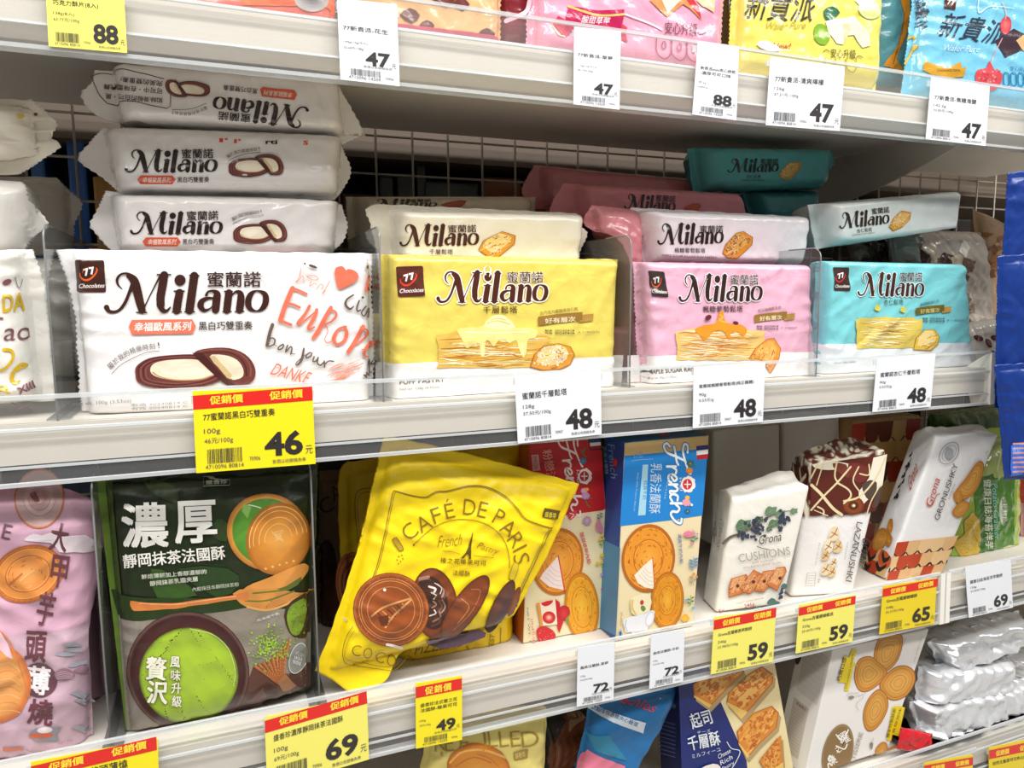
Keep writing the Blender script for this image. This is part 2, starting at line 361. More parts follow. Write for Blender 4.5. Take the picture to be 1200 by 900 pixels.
    def text(s, t, p0, p1, h, col, bold=0.0, shear=0.0, up=False, space=1.0, line=1.0, fitbox=None):
        """text whose inked box stands on p0-p1 and is h pixels tall (up = to the left of p0->p1 turned by -90 degrees)"""
        T = glyphs(t, bold, 2 if h < 14 else 3, space, line)
        if not len(T): return
        mn = T.reshape(-1, 2).min(0); mx = T.reshape(-1, 2).max(0); a = (T-mn)/(mx-mn)
        p0 = np.array(p0, float); p1 = np.array(p1, float); d = p1-p0; u = np.array([d[1], -d[0]])/np.linalg.norm(d)*h
        u = u+d/np.linalg.norm(d)*h*shear
        Q = p0+a[..., :1]*d+a[..., 1:]*u
        if bold > 0 and any(ord(ch) > 0x2e00 for ch in t):
            k = len(Q)//4
            for i in range(4): s.tris(Q[i*k:(i+1)*k], lin(col), 'half' if i == 0 else 'step')
        else: s.tris(Q, lin(col), up or 'half')
    def char(s, t, c, hw, hh, col, rot=0.0, bold=0.0, up=False):
        r = math.radians(rot); dx = np.array([math.cos(r), math.sin(r)])*hw; dn = np.array([-math.sin(r), math.cos(r)])*hh; c = np.array(c, float)
        s.text(t, c-dx+dn, c+dx+dn, 2*hh, col, bold, up=up)
    def arc(s, t, cx, cy, rx, ry, a0, a1, h, col, bold=0.0, wid=None, rot=0.0):
        n = len(t); ca, sa = math.cos(math.radians(rot)), math.sin(math.radians(rot))
        for i, ch in enumerate(t):
            if ch == ' ': continue
            a = math.radians(a0+(a1-a0)*i/(n-1)); x, y = rx*math.cos(a), ry*math.sin(a); tx, ty = -rx*math.sin(a), ry*math.cos(a)
            X = cx+x*ca-y*sa; Y = cy+x*sa+y*ca; ang = math.degrees(math.atan2(tx*sa+ty*ca, tx*ca-ty*sa)); ang = ang if a1 > a0 else ang+180
            wch = (wid or h*0.4)*(0.35 if ch in 'Iil1' else 1.0)
            s.char(ch, (X, Y), wch, h/2, col, ang, bold)
    def done(s, name='printed_design', label=None):
        if not s.T: return None
        T = np.concatenate(s.T); C = np.concatenate(s.C); Z = np.concatenate(s.Z); s.T = []; s.C = []; s.Z = []
        n = len(T); X = s.s.hit(T.reshape(-1, 2)).reshape(n, 3, 2)
        if s.s.flat: C6 = C
        else:
            CZ = np.concatenate([C, np.repeat(Z[:, None, None], 3, 1)], 2); X, CZ = split_long(X, CZ, s.L); C6 = CZ[..., :3]; Z = CZ[:, 0, 3]; n = len(X)
        xy = X.reshape(-1, 2); a = X[:, 1]-X[:, 0]; b = X[:, 2]-X[:, 0]; flip = (a[:, 0]*b[:, 1]-a[:, 1]*b[:, 0]) < 0
        if s.s.n@np.cross(s.s.ex, s.s.ey) < 0: flip = ~flip
        off = s.off+np.repeat(Z, 3)*0.000022; h0 = None
        if not s.s.flat:   # stand a little prouder where the film slopes away
            h0 = s.s.h(xy); d = 0.0006; g = np.hypot((s.s.h(xy+[d, 0])-h0)/d, (s.s.h(xy+[0, d])-h0)/d); off = off*np.minimum(np.sqrt(1+g*g), 3.2)
        V = s.s.world(xy, off, h0); F = np.arange(3*n).reshape(-1, 3); F[flip] = F[flip][:, ::-1]
        cc = C6.reshape(-1, 3)
        if not s.s.flat:   # weld, so the print shades as smoothly as the film under it
            key = np.round(np.column_stack([V*2e5, cc*500])).astype(np.int64); _, iu, inv = np.unique(key, axis=0, return_index=True, return_inverse=True)
            V = V[iu]; cc = cc[iu]; F = inv.reshape(-1)[F]; ok = (F[:, 0] != F[:, 1]) & (F[:, 1] != F[:, 2]) & (F[:, 0] != F[:, 2]); F = F[ok]
        o = put(name, mesh_np(name, V, F, cc, smooth=not s.s.flat), s.m, s.parent)
        if label: o['label'] = label
        return o
# ------------------------------------------------------------------ store shell and gondola
YF = 0.62                                              # front plane of the shelf edges
YB = 0.955                                             # wire back panel
STEEL = mat('cream_steel', '#e3ddd3', 0.45, grain=0.04)
STEELD = mat('cream_steel_shaded', '#cfc8be', 0.5, grain=0.06)  # same cream steel, darkened for the shade under the boards
WIRE = mat('grey_wire', '#9a9488', 0.4, metal=0.3)
RAIL = clear_mat('clear_rail_plastic', '#fbfbfa', 0.05, 0.1, 0.9, bump=0.0005)
RIM = clear_mat('clear_rail_rim', '#f2f6f8', 0.42, 0.15, 1.6)
DIV = clear_mat('smoky_divider_plastic', '#e6e7e7', 0.04, 0.05, 0.8)
DIVE = mat('divider_edge', '#8a8d8e', 0.2)
FILM = mat('glossy_film_print', None, 0.22, 0.0016, 48, coat=0.45)
FILM2 = mat('soft_film_print', None, 0.36, 0.0009, 60, coat=0.1)
MATTE = mat('matte_pouch_print', None, 0.46, 0.001, 48, coat=0.08)
CARD = mat('coated_card_print', None, 0.42, 0.00008, 300)
TAGM = mat('price_card_print', None, 0.4, 0.00006, 250, coat=0.2)
FOIL = mat('crumpled_foil', None, 0.27, 0.0009, 60, metal=0.45, coat=0.2)

fl = solid('floor', -4, 5, -3.5, 5, -0.05, 0.0, mat('floor_tile_vinyl', '#cfcac2', 0.35, grain=0.08)); fl['kind'] = 'structure'
ce = solid('ceiling', -4, 5, -3.5, 5, 2.95, 3.1, mat('ceiling_paint', '#f4f2ee', 0.7)); ce['kind'] = 'structure'

shelf_z = [(1.209, 1.165, 1.230), (0.934, 0.890, 0.955), (1.522, 1.4745, 1.5435)]   # board top, rail bottom, rail rim
sections = {0: (-0.75, 0.885, 0.92, 2.2), 1: (-0.75, 0.822, 0.838, 2.2), 2: (-0.75, 1.3, 1.304, 2.2)}
where = {2: 'topmost', 0: 'middle', 1: 'lower'}
def build_shelf(zt, zb, zr, x0, x1, label, caps=True):
    t = thing('gondola_shelf', label, 'shelf', ((x0+x1)/2, YF, zb), 'cream steel shelves of the biscuit gondola')
    # board with a turned-down front, closed underside
    extrude_x('shelf_board', [(YF+0.006, zt), (YB-0.01, zt), (YB-0.01, zt-0.012), (YF+0.05, zt-0.012), (YF+0.045, zt-0.030), (YF+0.006, zt-0.030)], x0, x1, STEEL, t)
    # clear rail: hangs on the steel edge, stands up as a stop, open below
    extrude_x('clear_price_rail', [(YF, zb), (YF+0.0012, zb), (YF+0.0018, zr), (YF+0.0006, zr)], x0, x1, RAIL, t)
    extrude_x('rail_rim', [(YF-0.0004, zr-0.0022), (YF+0.0030, zr-0.0022), (YF+0.0034, zr+0.0002), (YF+0.0018, zr+0.0012), (YF-0.0004, zr+0.0006)], x0, x1, RIM, t)
    extrude_x('rail_lower_rim', [(YF-0.001, zb-0.0012), (YF+0.010, zb-0.0018), (YF+0.010, zb+0.0002), (YF+0.0002, zb+0.0022), (YF-0.001, zb+0.0016)], x0, x1, RIM, t)
    extrude_x('rail_rib', [(YF-0.0006, zt-0.0045), (YF+0.0006, zt-0.0052), (YF+0.0006, zt-0.0020), (YF-0.0004, zt-0.0026)], x0, x1, RIM, t)
    extrude_x('rail_rib', [(YF-0.0005, zt-0.0320), (YF+0.0006, zt-0.0324), (YF+0.0006, zt-0.0300), (YF-0.0003, zt-0.0302)], x0, x1, RIM, t)
    if caps:
        for xe, nm in ((x0, 'end_cap'), (x1, 'end_cap')):
            if xe < -0.5 or xe > 1.4: continue
            s = 1 if xe == x1 else -1
            prof = [(YF-0.003, zb-0.001), (YF+0.022, zb-0.003), (YF+0.03, zt-0.02), (YF+0.03, zt+0.001), (YF+0.006, zr-0.004), (YF-0.001, zr-0.001)]
            extrude_x(nm, prof, xe-0.0005 if s > 0 else xe-0.009, xe+0.009 if s > 0 else xe+0.0005, mat('white_end_cap', '#efece4', 0.4), t)
    return t
for i, (zt, zb, zr) in enumerate(shelf_z):
    a, b, c, d = sections[i]
    build_shelf(zt, zb, zr, a, b, 'cream steel shelf with clear price rail, %s of the three along the main bay' % where[i])
    if i != 2: build_shelf(zt, zb, zr, c, d, 'cream steel shelf with clear price rail in the next bay right, %s level' % where[i])
# the deck below, which the bottom row stands on, starts with its own yellow price cards
build_shelf(0.700, 0.655, 0.722, -0.75, 2.2, 'cream steel shelf under the bottom row of boxes and foil packs', caps=False)

# shelf brackets under the boards
def bracket(x, zt, label, th=0.003, reach=0.30):
    V = []; prof = []
    for k in range(13):
        q = k/12; prof.append((YB-0.012-reach*q, zt-0.014-0.075*(1-q**1.6)**1.0))
    prof = [(YB-0.012, zt-0.013)]+prof+[(YB-0.012-reach, zt-0.013)]
    o = extrude_x('shelf_bracket', prof, x-th/2, x+th/2, STEELD); return tag(o, label, 'bracket')
bracket(0.895, 1.522, 'curved cream bracket under the top shelf, above the teal pack column')

# wire back panel: every wire a part
wp = thing('wire_back_panel', 'grey wire grid panel standing behind the stacked biscuit packs', 'wire panel', (0.6, YB, 0.6))
v0, h0 = at(441, 200, YB)[0], at(500, 163, YB)[2]
PIT = at(484, 180, YB)[0]-at(441, 180, YB)[0]; PIT = round(float(PIT), 4)
def wire_mesh(a, b, r):
    V, F = wire_data([[a, b]], r, 6); return mesh_np('wire', V, F)
for k in range(-14, 42):
    x = v0+k*PIT
    if -0.62 < x < 2.15: put('vertical_wire', wire_mesh((x, YB, 0.58), (x, YB, 1.62), 0.0015), WIRE, wp)
for k in range(-12, 4):
    z = h0+k*PIT; put('horizontal_wire', wire_mesh((-0.65, YB+0.003, z), (2.2, YB+0.003, z), 0.0015), WIRE, wp)

# dividers between the product columns: smoky clear fins with a dark front edge
def divider(px, py_top, py_bot, y0, z0, ztop, label, rad=0.012, depth=0.27, px2=None):
    x = at(px, py_bot, y0)[0]
    prof = [(y0, z0), (y0+depth, z0), (y0+depth, ztop)]
    prof += [(y0+rad-rad*math.sin(a), ztop-rad+rad*math.cos(a)) for a in np.linspace(0, math.pi/2, 6)]
    o = thing('shelf_divider', label, 'divider', (x, y0, z0), 'clear plastic dividers between biscuit columns')
    extrude_x('divider_fin', prof, x-0.0006, x+0.0006, DIV, o)
    V, F = wire_data([[(x, p[0], p[1]) for p in [(y0, z0)]+prof[3:][::-1]+[(y0+0.05, ztop)]]], 0.0008, 6)
    put('divider_edge_bead', mesh_np('bead', V, F), DIVE, o)
    # foot clip on the shelf
    V, F = box_data(x-0.008, x+0.008, y0+0.002, y0+depth*0.4, z0, z0+0.0012); put('divider_foot', mesh_np('foot', V, F, smooth=False), DIV, o)
for (px, pt, pb, lab) in ((66, 262, 470, 'clear plastic divider left of the large white biscuit pack'), (449, 265, 445, 'clear plastic divider between white and yellow packs'),
                          (738, 275, 432, 'clear plastic divider between yellow and pink packs'), (957, 290, 420, 'clear plastic divider between pink and teal packs')):
    zt = at(px, pt, 0.635)[2]; divider(px, pt, pb, 0.635, 1.209, zt, lab)
for (px, pt, pb, lab) in ((127, 560, 840, 'clear plastic divider beside the dark green pouch'), (374, 545, 812, 'clear plastic divider left of the yellow pouches')):
    divider(px, pt, pb, 0.635, 0.934, at(px, pt, 0.635)[2], lab)
x = at(1118, 640, 0.64)[0]
# ------------------------------------------------------------------ motifs printed on the packs
DK = '#3c2019'
def logo(p, a, b, c, col=DK, halo=None):
    """the cursive biscuit word mark; a bottom left, b bottom right, c top left of its inked box"""
    M0 = p.M
    p.xf(a, b, c, (122, 319.5, 315, 367.5))
    st = [
        ([(124.9, 360.2), (128, 364.6), (134.5, 365.4), (141, 362.5), (147, 354), (151.5, 343), (155, 335)], [6.4, 4.4, 3.4, 3.6, 3.8, 4.0, 6.0]),
        ([(143, 338.6), (138.2, 334), (137, 327.5), (141, 321.8), (148, 320.6), (154, 324)], [1.0, 2.4, 3.2, 2.6, 2.6, 5.5]),
        ([(150.5, 323.6), (156.5, 328.5), (160.5, 341), (163.5, 353), (166.5, 363.8)], [6.0, 10, 10.4, 9.8, 8.6]),
        ([(167.5, 364), (174, 350), (181.5, 335), (187, 324)], [1.8, 1.6, 1.7, 2.4]),
        ([(192, 322.8), (190.4, 334), (188, 348), (188.4, 358)], [9.6, 10, 9.8, 9.2]),
        ([(187.8, 357), (190.5, 363.6), (195.5, 364.6), (199.6, 360.4)], [9.0, 6.2, 3.6, 1.6]),
        ([(184, 322.2), (199.6, 322.2)], [1.8, 1.6]), ([(160, 366.2), (172, 366.4)], [1.6, 1.6]),
        ([(210.2, 343.5), (208.2, 355), (207.0, 364)], [9.4, 9.6, 9.6]), ([(204, 341.6), (215.6, 341.6)], [1.8, 1.8]), ([(202, 365.8), (212.6, 365.8)], [1.6, 1.6]),
        ([(227.2, 324), (224.6, 344), (222.0, 364)], [10, 10, 10]), ([(222, 323.2), (232.8, 323.6)], [1.8, 1.6]), ([(216.6, 365.8), (228, 365.8)], [1.6, 1.6]),
        ([(241.6, 346.5), (243.8, 342.4), (249.8, 341.6), (254.0, 345), (253.6, 352), (252.6, 363.6)], [3.4, 2.4, 3.4, 8.0, 9.2, 9.0]),
        ([(252, 350.2), (244, 350), (236.6, 353.4), (235.0, 359), (239.0, 364.2), (245.4, 362.6), (250.4, 358)], [1.6, 3.4, 6.4, 7.6, 4.6, 2.0, 1.4]),
        ([(268.0, 344), (266.8, 354), (265.8, 364)], [8.8, 9, 9]), ([(263, 342.2), (272, 342.2)], [1.8, 1.6]), ([(261, 365.8), (271, 365.8)], [1.6, 1.6]),
        ([(271.6, 347), (276, 342.6), (281.2, 344.4), (282.0, 352), (280.6, 363.8)], [1.6, 2.8, 6.6, 8.8, 8.8]), ([(275.6, 365.8), (285.8, 365.8)], [1.6, 1.6]),
    ]
    ring = [(300.8, 341.6), (309.6, 345.2), (311.4, 353.4), (308, 361.6), (300.6, 365.4), (292.4, 361.8), (290.8, 353.4), (294, 345.4)]
    rw = [1.8, 6.0, 7.4, 6.2, 1.8, 6.2, 7.4, 6.0]
    def go(d, cc):
        p.z += 1
        for P, w in st: p.stroke(P, np.array(w)+d, cc, up=False, sm=4)
        p.stroke(ring, np.array(rw)+d, cc, up=False, sm=4, closed=True)
        p.disc(210.6, 328.8, 6.6+d/2, 6.6+d/2, 0, [(0, cc), (1, cc)], up=False, n=18)
    if halo: go(3.6, halo)
    go(0, col); p.M = M0
def badge77(p, a, b, c, bg='#40221a', ring='#e8632c'):
    M0 = p.M; p.xf(a, b, c, (0, 0, 100, 112)); p.rrect(0, 0, 100, 112, 7, bg)
    p.stroke([(14, 46), (16, 60), (30, 70), (48, 66), (66, 50), (74, 34), (70, 28)], [3, 6, 7, 6.5, 5.5, 4.5, 2], ring)
    p.stroke([(22, 46), (30, 32), (50, 24)], [1, 2.4, 1], ring, up=False)
    p.text('7', (30, 57), (48, 54), 26, '#ffffff', 0.045, up=True); p.text('7', (50, 52), (68, 49), 26, '#ffffff', 0.045)
    p.text('Chocolates', (6, 98), (94, 96), 15, '#f4ece8', 0.012, shear=0.35); p.M = M0
def twist(p, a, b, c, line='#4a2a22'):
    """two halves of a cream-filled chocolate ring biscuit; box 0..100 x 0..56"""
    M0 = p.M; p.xf(a, b, c, (0, 0, 100, 56))
    O = '#6f3a34'; D = '#4d2320'; G = '#8d5550'; CR = '#efe3c8'; CS = '#d8c08c'
    left = [(2, 36), (3, 25), (13, 15), (30, 11), (50, 10), (60, 14), (70, 30), (74, 40), (60, 50), (36, 55), (14, 52), (4, 46)]
    p.poly(left, O, sm=4)
    for k, col in ((3, D), (5.5, G), (8, D), (10.5, G)):
        q = [(x+(36-x)*k/42, y+(30-y)*k/34) for x, y in left]; p.stroke(q, 0.9, col, sm=4, closed=True)
    p.poly([(14, 30), (18, 21), (32, 17), (52, 17), (60, 26), (66, 36), (52, 42), (32, 43), (18, 38)], CR, sm=4)
    p.poly([(22, 31), (28, 24), (44, 22), (56, 27), (58, 33), (46, 38), (30, 37)], '#f4ead4', sm=4)
    p.stroke([(16, 33), (22, 39), (36, 43), (54, 42), (64, 37)], 1.6, '#c99a70')
    right = [(50, 7), (62, 2), (78, 2), (91, 10), (98, 24), (99, 38), (94, 48), (82, 50), (75, 42), (66, 27), (55, 16)]
    p.poly(right, O, sm=3); p.stroke([(54, 6), (64, 4), (78, 5), (89, 12), (95, 25), (95, 38)], 1.0, G); p.stroke([(56, 9), (66, 7), (78, 8), (86, 14), (91, 25), (92, 38)], 1.0, D)
    p.poly([(62, 13), (74, 11), (84, 17), (89, 28), (89, 38), (84, 42), (78, 40)], CR, sm=3)
    p.poly([(62, 13), (66, 12), (80, 36), (79, 42), (76, 40)], CS)
    p.poly([(48, 8), (56, 8), (76, 42), (84, 50), (76, 50), (68, 40), (52, 16)], D); p.M = M0
def wavy_text(p, t, P, h, col, bold=0.0, w=0.46):
    """characters spaced along a path of points"""
    Q = smooth_path(P, 10); d = np.concatenate([[0], np.cumsum(np.linalg.norm(np.diff(Q, axis=0), axis=1))]); n = len(t)
    for i, ch in enumerate(t):
        if ch == ' ': continue
        L = d[-1]*(i+0.5)/n; x = np.interp(L, d, Q[:, 0]); y = np.interp(L, d, Q[:, 1]); x2 = np.interp(L+1, d, Q[:, 0]); y2 = np.interp(L+1, d, Q[:, 1]); x1 = np.interp(L-1, d, Q[:, 0]); y1 = np.interp(L-1, d, Q[:, 1])
        p.char(ch, (x, y), h*w*(0.3 if ch in '!Iil1' else 1), h/2, col, math.degrees(math.atan2(y2-y1, x2-x1)), bold)
def pastry(p, x0, y0, x1, y1, seed=1, base='#e6bb58', hi='#f6e4a0', mid='#d69a38', lo='#b87428', n=90, round_top=0.25):
    """a block of leafed puff pastry"""
    r = random.Random(seed); W = x1-x0; H = y1-y0
    P = []
    for k in range(14): P.append((x0+W*k/13+r.uniform(-1, 1)*W*0.008, y0+H*0.10*abs(k/13-0.5)**2*4+r.uniform(-1, 1)*H*0.035))
    for k in range(1, 8): P.append((x1+r.uniform(-1, 1)*W*0.012-W*0.01, y0+H*0.12+H*0.88*k/8))
    for k in range(13, -1, -1): P.append((x0+W*k/13, y1+r.uniform(-1, 1)*H*0.02))
    for k in range(7, 0, -1): P.append((x0+r.uniform(-1, 1)*W*0.012+W*0.01, y0+H*0.12+H*0.88*k/8))
    p.poly(P, base); p.z += 1
    for i in range(n):
        yy = y0+H*(0.08+0.86*(i+r.random())/n); a = x0+W*r.uniform(0.01, 0.6); b = min(x1-W*0.02, a+W*r.uniform(0.18, 0.5)); am = H*r.uniform(0.01, 0.04)
        Q = [(a+(b-a)*t, yy+am*math.sin(t*r.uniform(3, 7)+i)) for t in np.linspace(0, 1, 5)]
        wd = H*r.uniform(0.010, 0.034); p.stroke(Q, [wd*0.3, wd, wd*1.2, wd, wd*0.3], r.choice([hi, hi, hi, mid, mid, lo, '#fbf2cc', '#fbf2cc', base]), up=(i % 9 == 0), sm=2, cap=False)
def roll(p, P, seed=1, base='#dd9a35', hi='#f3d68a', lo='#a9601d', dust='#f6efe6', nd=26, ns=14, dustw=0.9, sm=1):
    """a small pastry piece with a lit top, leafed flank and sugar, inside a convex outline P"""
    r = random.Random(seed); P = [tuple(q) for q in P]; cx = sum(q[0] for q in P)/len(P); cy = sum(q[1] for q in P)/len(P); p.poly(P, lo, sm=sm)
    sc = lambda k, dx=0, dy=0: [(cx+(q[0]-cx)*k+dx, cy+(q[1]-cy)*k+dy) for q in P]
    R = sum(math.hypot(q[0]-cx, q[1]-cy) for q in P)/len(P)
    p.poly(sc(0.95, 0, -R*0.01), base, sm=sm)
    p.poly(sc(0.72, -R*0.03, -R*0.12), hi if r.random() < 0.3 else '#%02x%02x%02x' % tuple(int(min(1, v)*255) for v in (np.array([int(base[i:i+2], 16)/255 for i in (1, 3, 5)])*0.6+np.array([int(hi[i:i+2], 16)/255 for i in (1, 3, 5)])*0.4)), sm=sm)
    def rnd(k=0.85):
        i = r.randrange(len(P)); a, b = P[i], P[(i+1) % len(P)]; t = r.random(); q = (a[0]+(b[0]-a[0])*t, a[1]+(b[1]-a[1])*t); u = math.sqrt(r.random())*k; return (cx+(q[0]-cx)*u, cy+(q[1]-cy)*u)
    p.z += 1
    M = np.array(P)-[cx, cy]; ev, V = np.linalg.eigh(M.T@M); d = V[:, 1]
    for i in range(ns*2):
        x, y = rnd(0.84); L = R*r.uniform(0.15, 0.4); p.stroke([(x-d[0]*L/2, y-d[1]*L/2), (x, y+R*0.02), (x+d[0]*L/2, y+d[1]*L/2)], R*r.uniform(0.02, 0.06), r.choice([hi, hi, lo, base, '#e8b254']), up=False, sm=2)
    p.z += 1
    for i in range(nd*2):
        x, y = rnd(0.8); s = R*r.uniform(0.015, 0.05)*dustw; p.disc(x-R*0.05, y-R*0.08, s*1.6, s, r.uniform(0, 180), [(0, dust), (1, dust)], up=False, n=6)
def ribbon(p, x0, y0, x1, y1, dy, txt, col='#9a7433', tc='#f0e2bc'):
    w = x1-x0; p.poly([(x0+w*0.72, y0+dy*0.8+2), (x1, y0+dy+1), (x1-0.8, y1+dy-1), (x0+w*0.74, y1+dy*0.8)], '#b58d45')
    p.poly([(x0, y0), (x0+w*0.4, y0+dy*0.55-1), (x0+w*0.8, y0+dy-1), (x0+w*0.8, y1+dy-2), (x0+w*0.4, y1+dy*0.55-1), (x0, y1)], col)
    p.text(txt, (x0+w*0.13, y1-1.5+dy*0.1), (x0+w*0.68, y1-1.5+dy*0.7), (y1-y0)*0.62, tc, 0.01)
def stamp(p, x0, y, x1, col='#3b3a3c', h=2.2, tail='A 1190257S'):
    w = x1-x0; p.text('製造', (x0, y+h*1.1), (x0+w*0.14, y+h*1.1), h, col, 0.02); p.text('有效', (x0, y+h*2.5), (x0+w*0.14, y+h*2.5), h, col, 0.02)
    p.text('20230418', (x0+w*0.18, y+h*1.1), (x0+w*0.54, y+h*1.1), h, col, 0.01); p.text('20240418', (x0+w*0.18, y+h*2.5), (x0+w*0.54, y+h*2.5), h, col, 0.01)
    if tail: p.text(tail, (x0+w*0.6, y+h*1.9), (x1, y+h*1.9), h*0.9, col)
def barcode(p, x0, y0, x1, y1, col='#3a3a3c', seed=3):
    r = random.Random(seed); x = x0; p.z += 1; u = (x1-x0)/70
    while x < x1-2*u:
        wd = u*r.choice([0.7, 1, 1.6]); p.poly([(x, y0), (x+wd, y0), (x+wd, y1), (x, y1)], col, up=False); x += wd+u*r.choice([0.8, 1.2, 1.8])
def biscuit(p, cx, cy, rx, ry, rot=0, base='#e09a36', edge='#b86c1c', hi='#f3bf62', seed=1, rings=(0.88, 0.62), emboss=True, patt='ring'):
    """a round embossed butter biscuit"""
    r = random.Random(seed)
    p.disc(cx, cy, rx, ry, rot, [(0, hi), (0.45, base), (0.86, base), (0.95, edge), (1, edge)])
    M0 = p.M; ca, sa = math.cos(math.radians(rot)), math.sin(math.radians(rot))
    def g(u, v): return (cx+rx*u*ca-ry*v*sa, cy+rx*u*sa+ry*v*ca)
    wd = (abs(rx)+abs(ry))/2
    for q in rings:
        P = [g(q*math.cos(t), q*math.sin(t)) for t in np.linspace(0, 2*math.pi, 25)[:-1]]; p.stroke(P, wd*0.028, edge, closed=True, sm=2); P = [g((q-0.035)*math.cos(t), (q-0.035)*math.sin(t)) for t in np.linspace(0, 2*math.pi, 25)[:-1]]; p.stroke(P, wd*0.02, hi, up=False, closed=True, sm=2)
    if emboss:
        p.z += 1
        for k in range(36):
            t = k/36*2*math.pi; a, b = (rings[0]+0.02, 0.97)
            if patt == 'in':
                for _ in range(3):
                    t = r.uniform(0, 6.28); q = r.uniform(rings[-1]+0.04, rings[0]-0.05); t2 = t+r.uniform(0.06, 0.2); p.stroke([g(q*math.cos(t), q*math.sin(t)), g(q*1.05*math.cos((t+t2)/2), q*1.05*math.sin((t+t2)/2)), g(q*math.cos(t2), q*math.sin(t2))], wd*0.024, r.choice([edge, base, hi, base]), up=False, sm=2, cap=False)
                continue
            p.stroke([g(a*math.cos(t), a*math.sin(t)), g(b*math.cos(t+0.04), b*math.sin(t+0.04))], wd*0.018, edge, up=False, sm=0, cap=False)
        for k in range(26):
            t = r.uniform(0, 6.28); q = rings[-1]*math.sqrt(r.random())*0.92; t2 = t+r.uniform(0.15, 0.5); p.stroke([g(q*math.cos(t), q*math.sin(t)), g(q*1.03*math.cos((t+t2)/2), q*1.03*math.sin((t+t2)/2)), g(q*math.cos(t2), q*math.sin(t2))], wd*0.022, r.choice([edge, hi]), up=False, sm=2, cap=False)
def bag(name, label, quad, y, col, group=None, m=FILM, cat='snack pack', bcol=None, wrap='wrapper', base=None, cols=None, **kw):
    b = Bag(quad, y, **kw)
    q = b.world(b.q[2:4].copy(), 0, np.full(2, -b.T)); c = q.mean(0)
    t = thing(name, label, cat, base if base is not None else c, group)
    b.body(wrap, m, col, t, bcol, cols); t['_m'] = m.name
    return t, b
# ------------------------------------------------------------------ middle shelf
WH = '#efebe8'
ZMIN[0] = 1.209
G1 = 'white chocolate biscuit packs in the left column'
def side_print(p, dx=0.0, dy=0.0, xf=None):
    """narrow side of the white pack, in the pixels of the lowest pack of the stack"""
    if xf is None: xf = ((100+dx, 300+dy), (400+dx, 300+dy), (100+dx, 200+dy))
    box = (100, 200, 400, 300)
    def s(): p.xf(*xf, box)
    s(); M = p.M
    def T(x, y): return tuple(M[:, :2]@np.array([x, y])+M[:, 2])
    logo(p, T(152, 275), T(261, 274.5), T(152.5, 248), '#2a1a15'); s()
    p.text('蜜蘭諾', (219, 258.5), (256, 258), 11, '#33261f', 0.015)
    p.poly([(167, 283.5), (171, 278.3), (208, 278.3), (212, 283.5), (208, 289), (171, 289)], '#d9593c'); p.text('幸福歐風系列', (173, 286.8), (206, 286.8), 6.4, '#f6dccf', 0.02, shear=0.15)
    p.text('黑白巧雙重奏', (214, 287), (251, 286.6), 7, '#33261f', 0.01)
    return T, s
def side_pack(label, quad, y, seed, dx, dy, group=G1, T=0.028, xf=None, draw=True, top=None, **kw):
    t, b = bag('biscuit_pack', label, quad, y, WH, group, FILM, T=T, back=2.4, seed=seed, seal=(0.045, 0.03, 0, 0), e=(0.09, 0.08, 0.2, 0.2), k=2.3, wr=0.0009, fold=0.004, sz=0.02, foldn=6, **kw)
    p = Paint(b, t, FILM)
    return t, b, p
t, b, p = side_pack('white biscuit pack lying on edge, lowest of the readable stack behind the large white pack', [(116, 229), (404, 234), (398, 299), (128, 300)], 0.715, 3, 0, 0,
                    left=[(139, 302), (112, 274), (105, 262), (116, 242), (124, 224)], right=[(385, 300), (402, 283), (407, 262), (400, 240)])
TT, s = side_print(p); p.done('lettering'); s()
twist(p, TT(272, 287), TT(337, 287), TT(272, 257)); s(); wavy_text(p, '屬於我的精緻時刻!', [(272, 258), (283, 252), (308, 248)], 4.4, '#4b403a'); p.stroke([(273, 262), (290, 255), (309, 252)], 0.6, '#4b403a'); p.noxf(); p.done('biscuit_picture')
t, b, p = side_pack('white biscuit pack lying on edge, second one down in the stack at left', [(104, 152), (412, 160), (404, 230), (128, 228)], 0.715, 5, -5, -72, seal_=0) if False else side_pack(
    'white biscuit pack lying on edge, second one down in the stack at left', [(108, 151), (408, 161), (402, 231), (126, 226)], 0.715, 5, -5, -72,
    left=[(142, 228), (118, 207), (92, 188), (102, 170), (120, 150)], right=[(392, 234), (403, 220), (412, 200), (404, 180), (398, 166)])
TT, s = side_print(p, -6, -72.5); p.done('lettering'); s()
twist(p, TT(272.5, 281), TT(339, 281), TT(272.5, 252.5)); s(); wavy_text(p, '屬於我的精緻時刻!', [(272, 257), (283, 251), (312, 247)], 4.4, '#4b403a'); p.stroke([(273, 261), (290, 254), (311, 251)], 0.6, '#4b403a'); p.noxf()
for (x, yv, tx, wd) in ((257, 165, "I'", 10), (274, 166, "I'", 8), (311, 167, 'rti', 14), (355, 168, 'S', 6)): p.text(tx, (x, yv+2), (x+wd, yv+2.4), 5, '#d8462e' if tx != 'rti' else '#2c211d', 0.03)
p.done('biscuit_picture')
t, b, p = side_pack('white biscuit pack lying upside down on top of the stack at left', [(118, 78), (402, 98), (410, 163), (130, 148)], 0.715, 8, 0, 0,
                    left=[(146, 146), (112, 134), (94, 111), (106, 98), (112, 82)], right=[(395, 172), (420, 160), (428, 158), (412, 128), (396, 98)])
logo(p, (362, 125.5), (250, 112), (360, 152.5), '#2a1a15'); p.text('蜜蘭諾', (294, 134), (256, 130.5), 10.5, '#33261f', 0.015)
p.poly([(304.5, 105), (308, 102), (345, 106), (348, 111), (345, 117.5), (307, 113)], '#d9593c'); p.text('幸福歐風系列', (343, 109), (310, 105.5), 6.2, '#f6dccf', 0.02, shear=0.15)
p.text('黑白巧雙重奏', (302, 104), (262, 99.5), 6.4, '#33261f', 0.01)
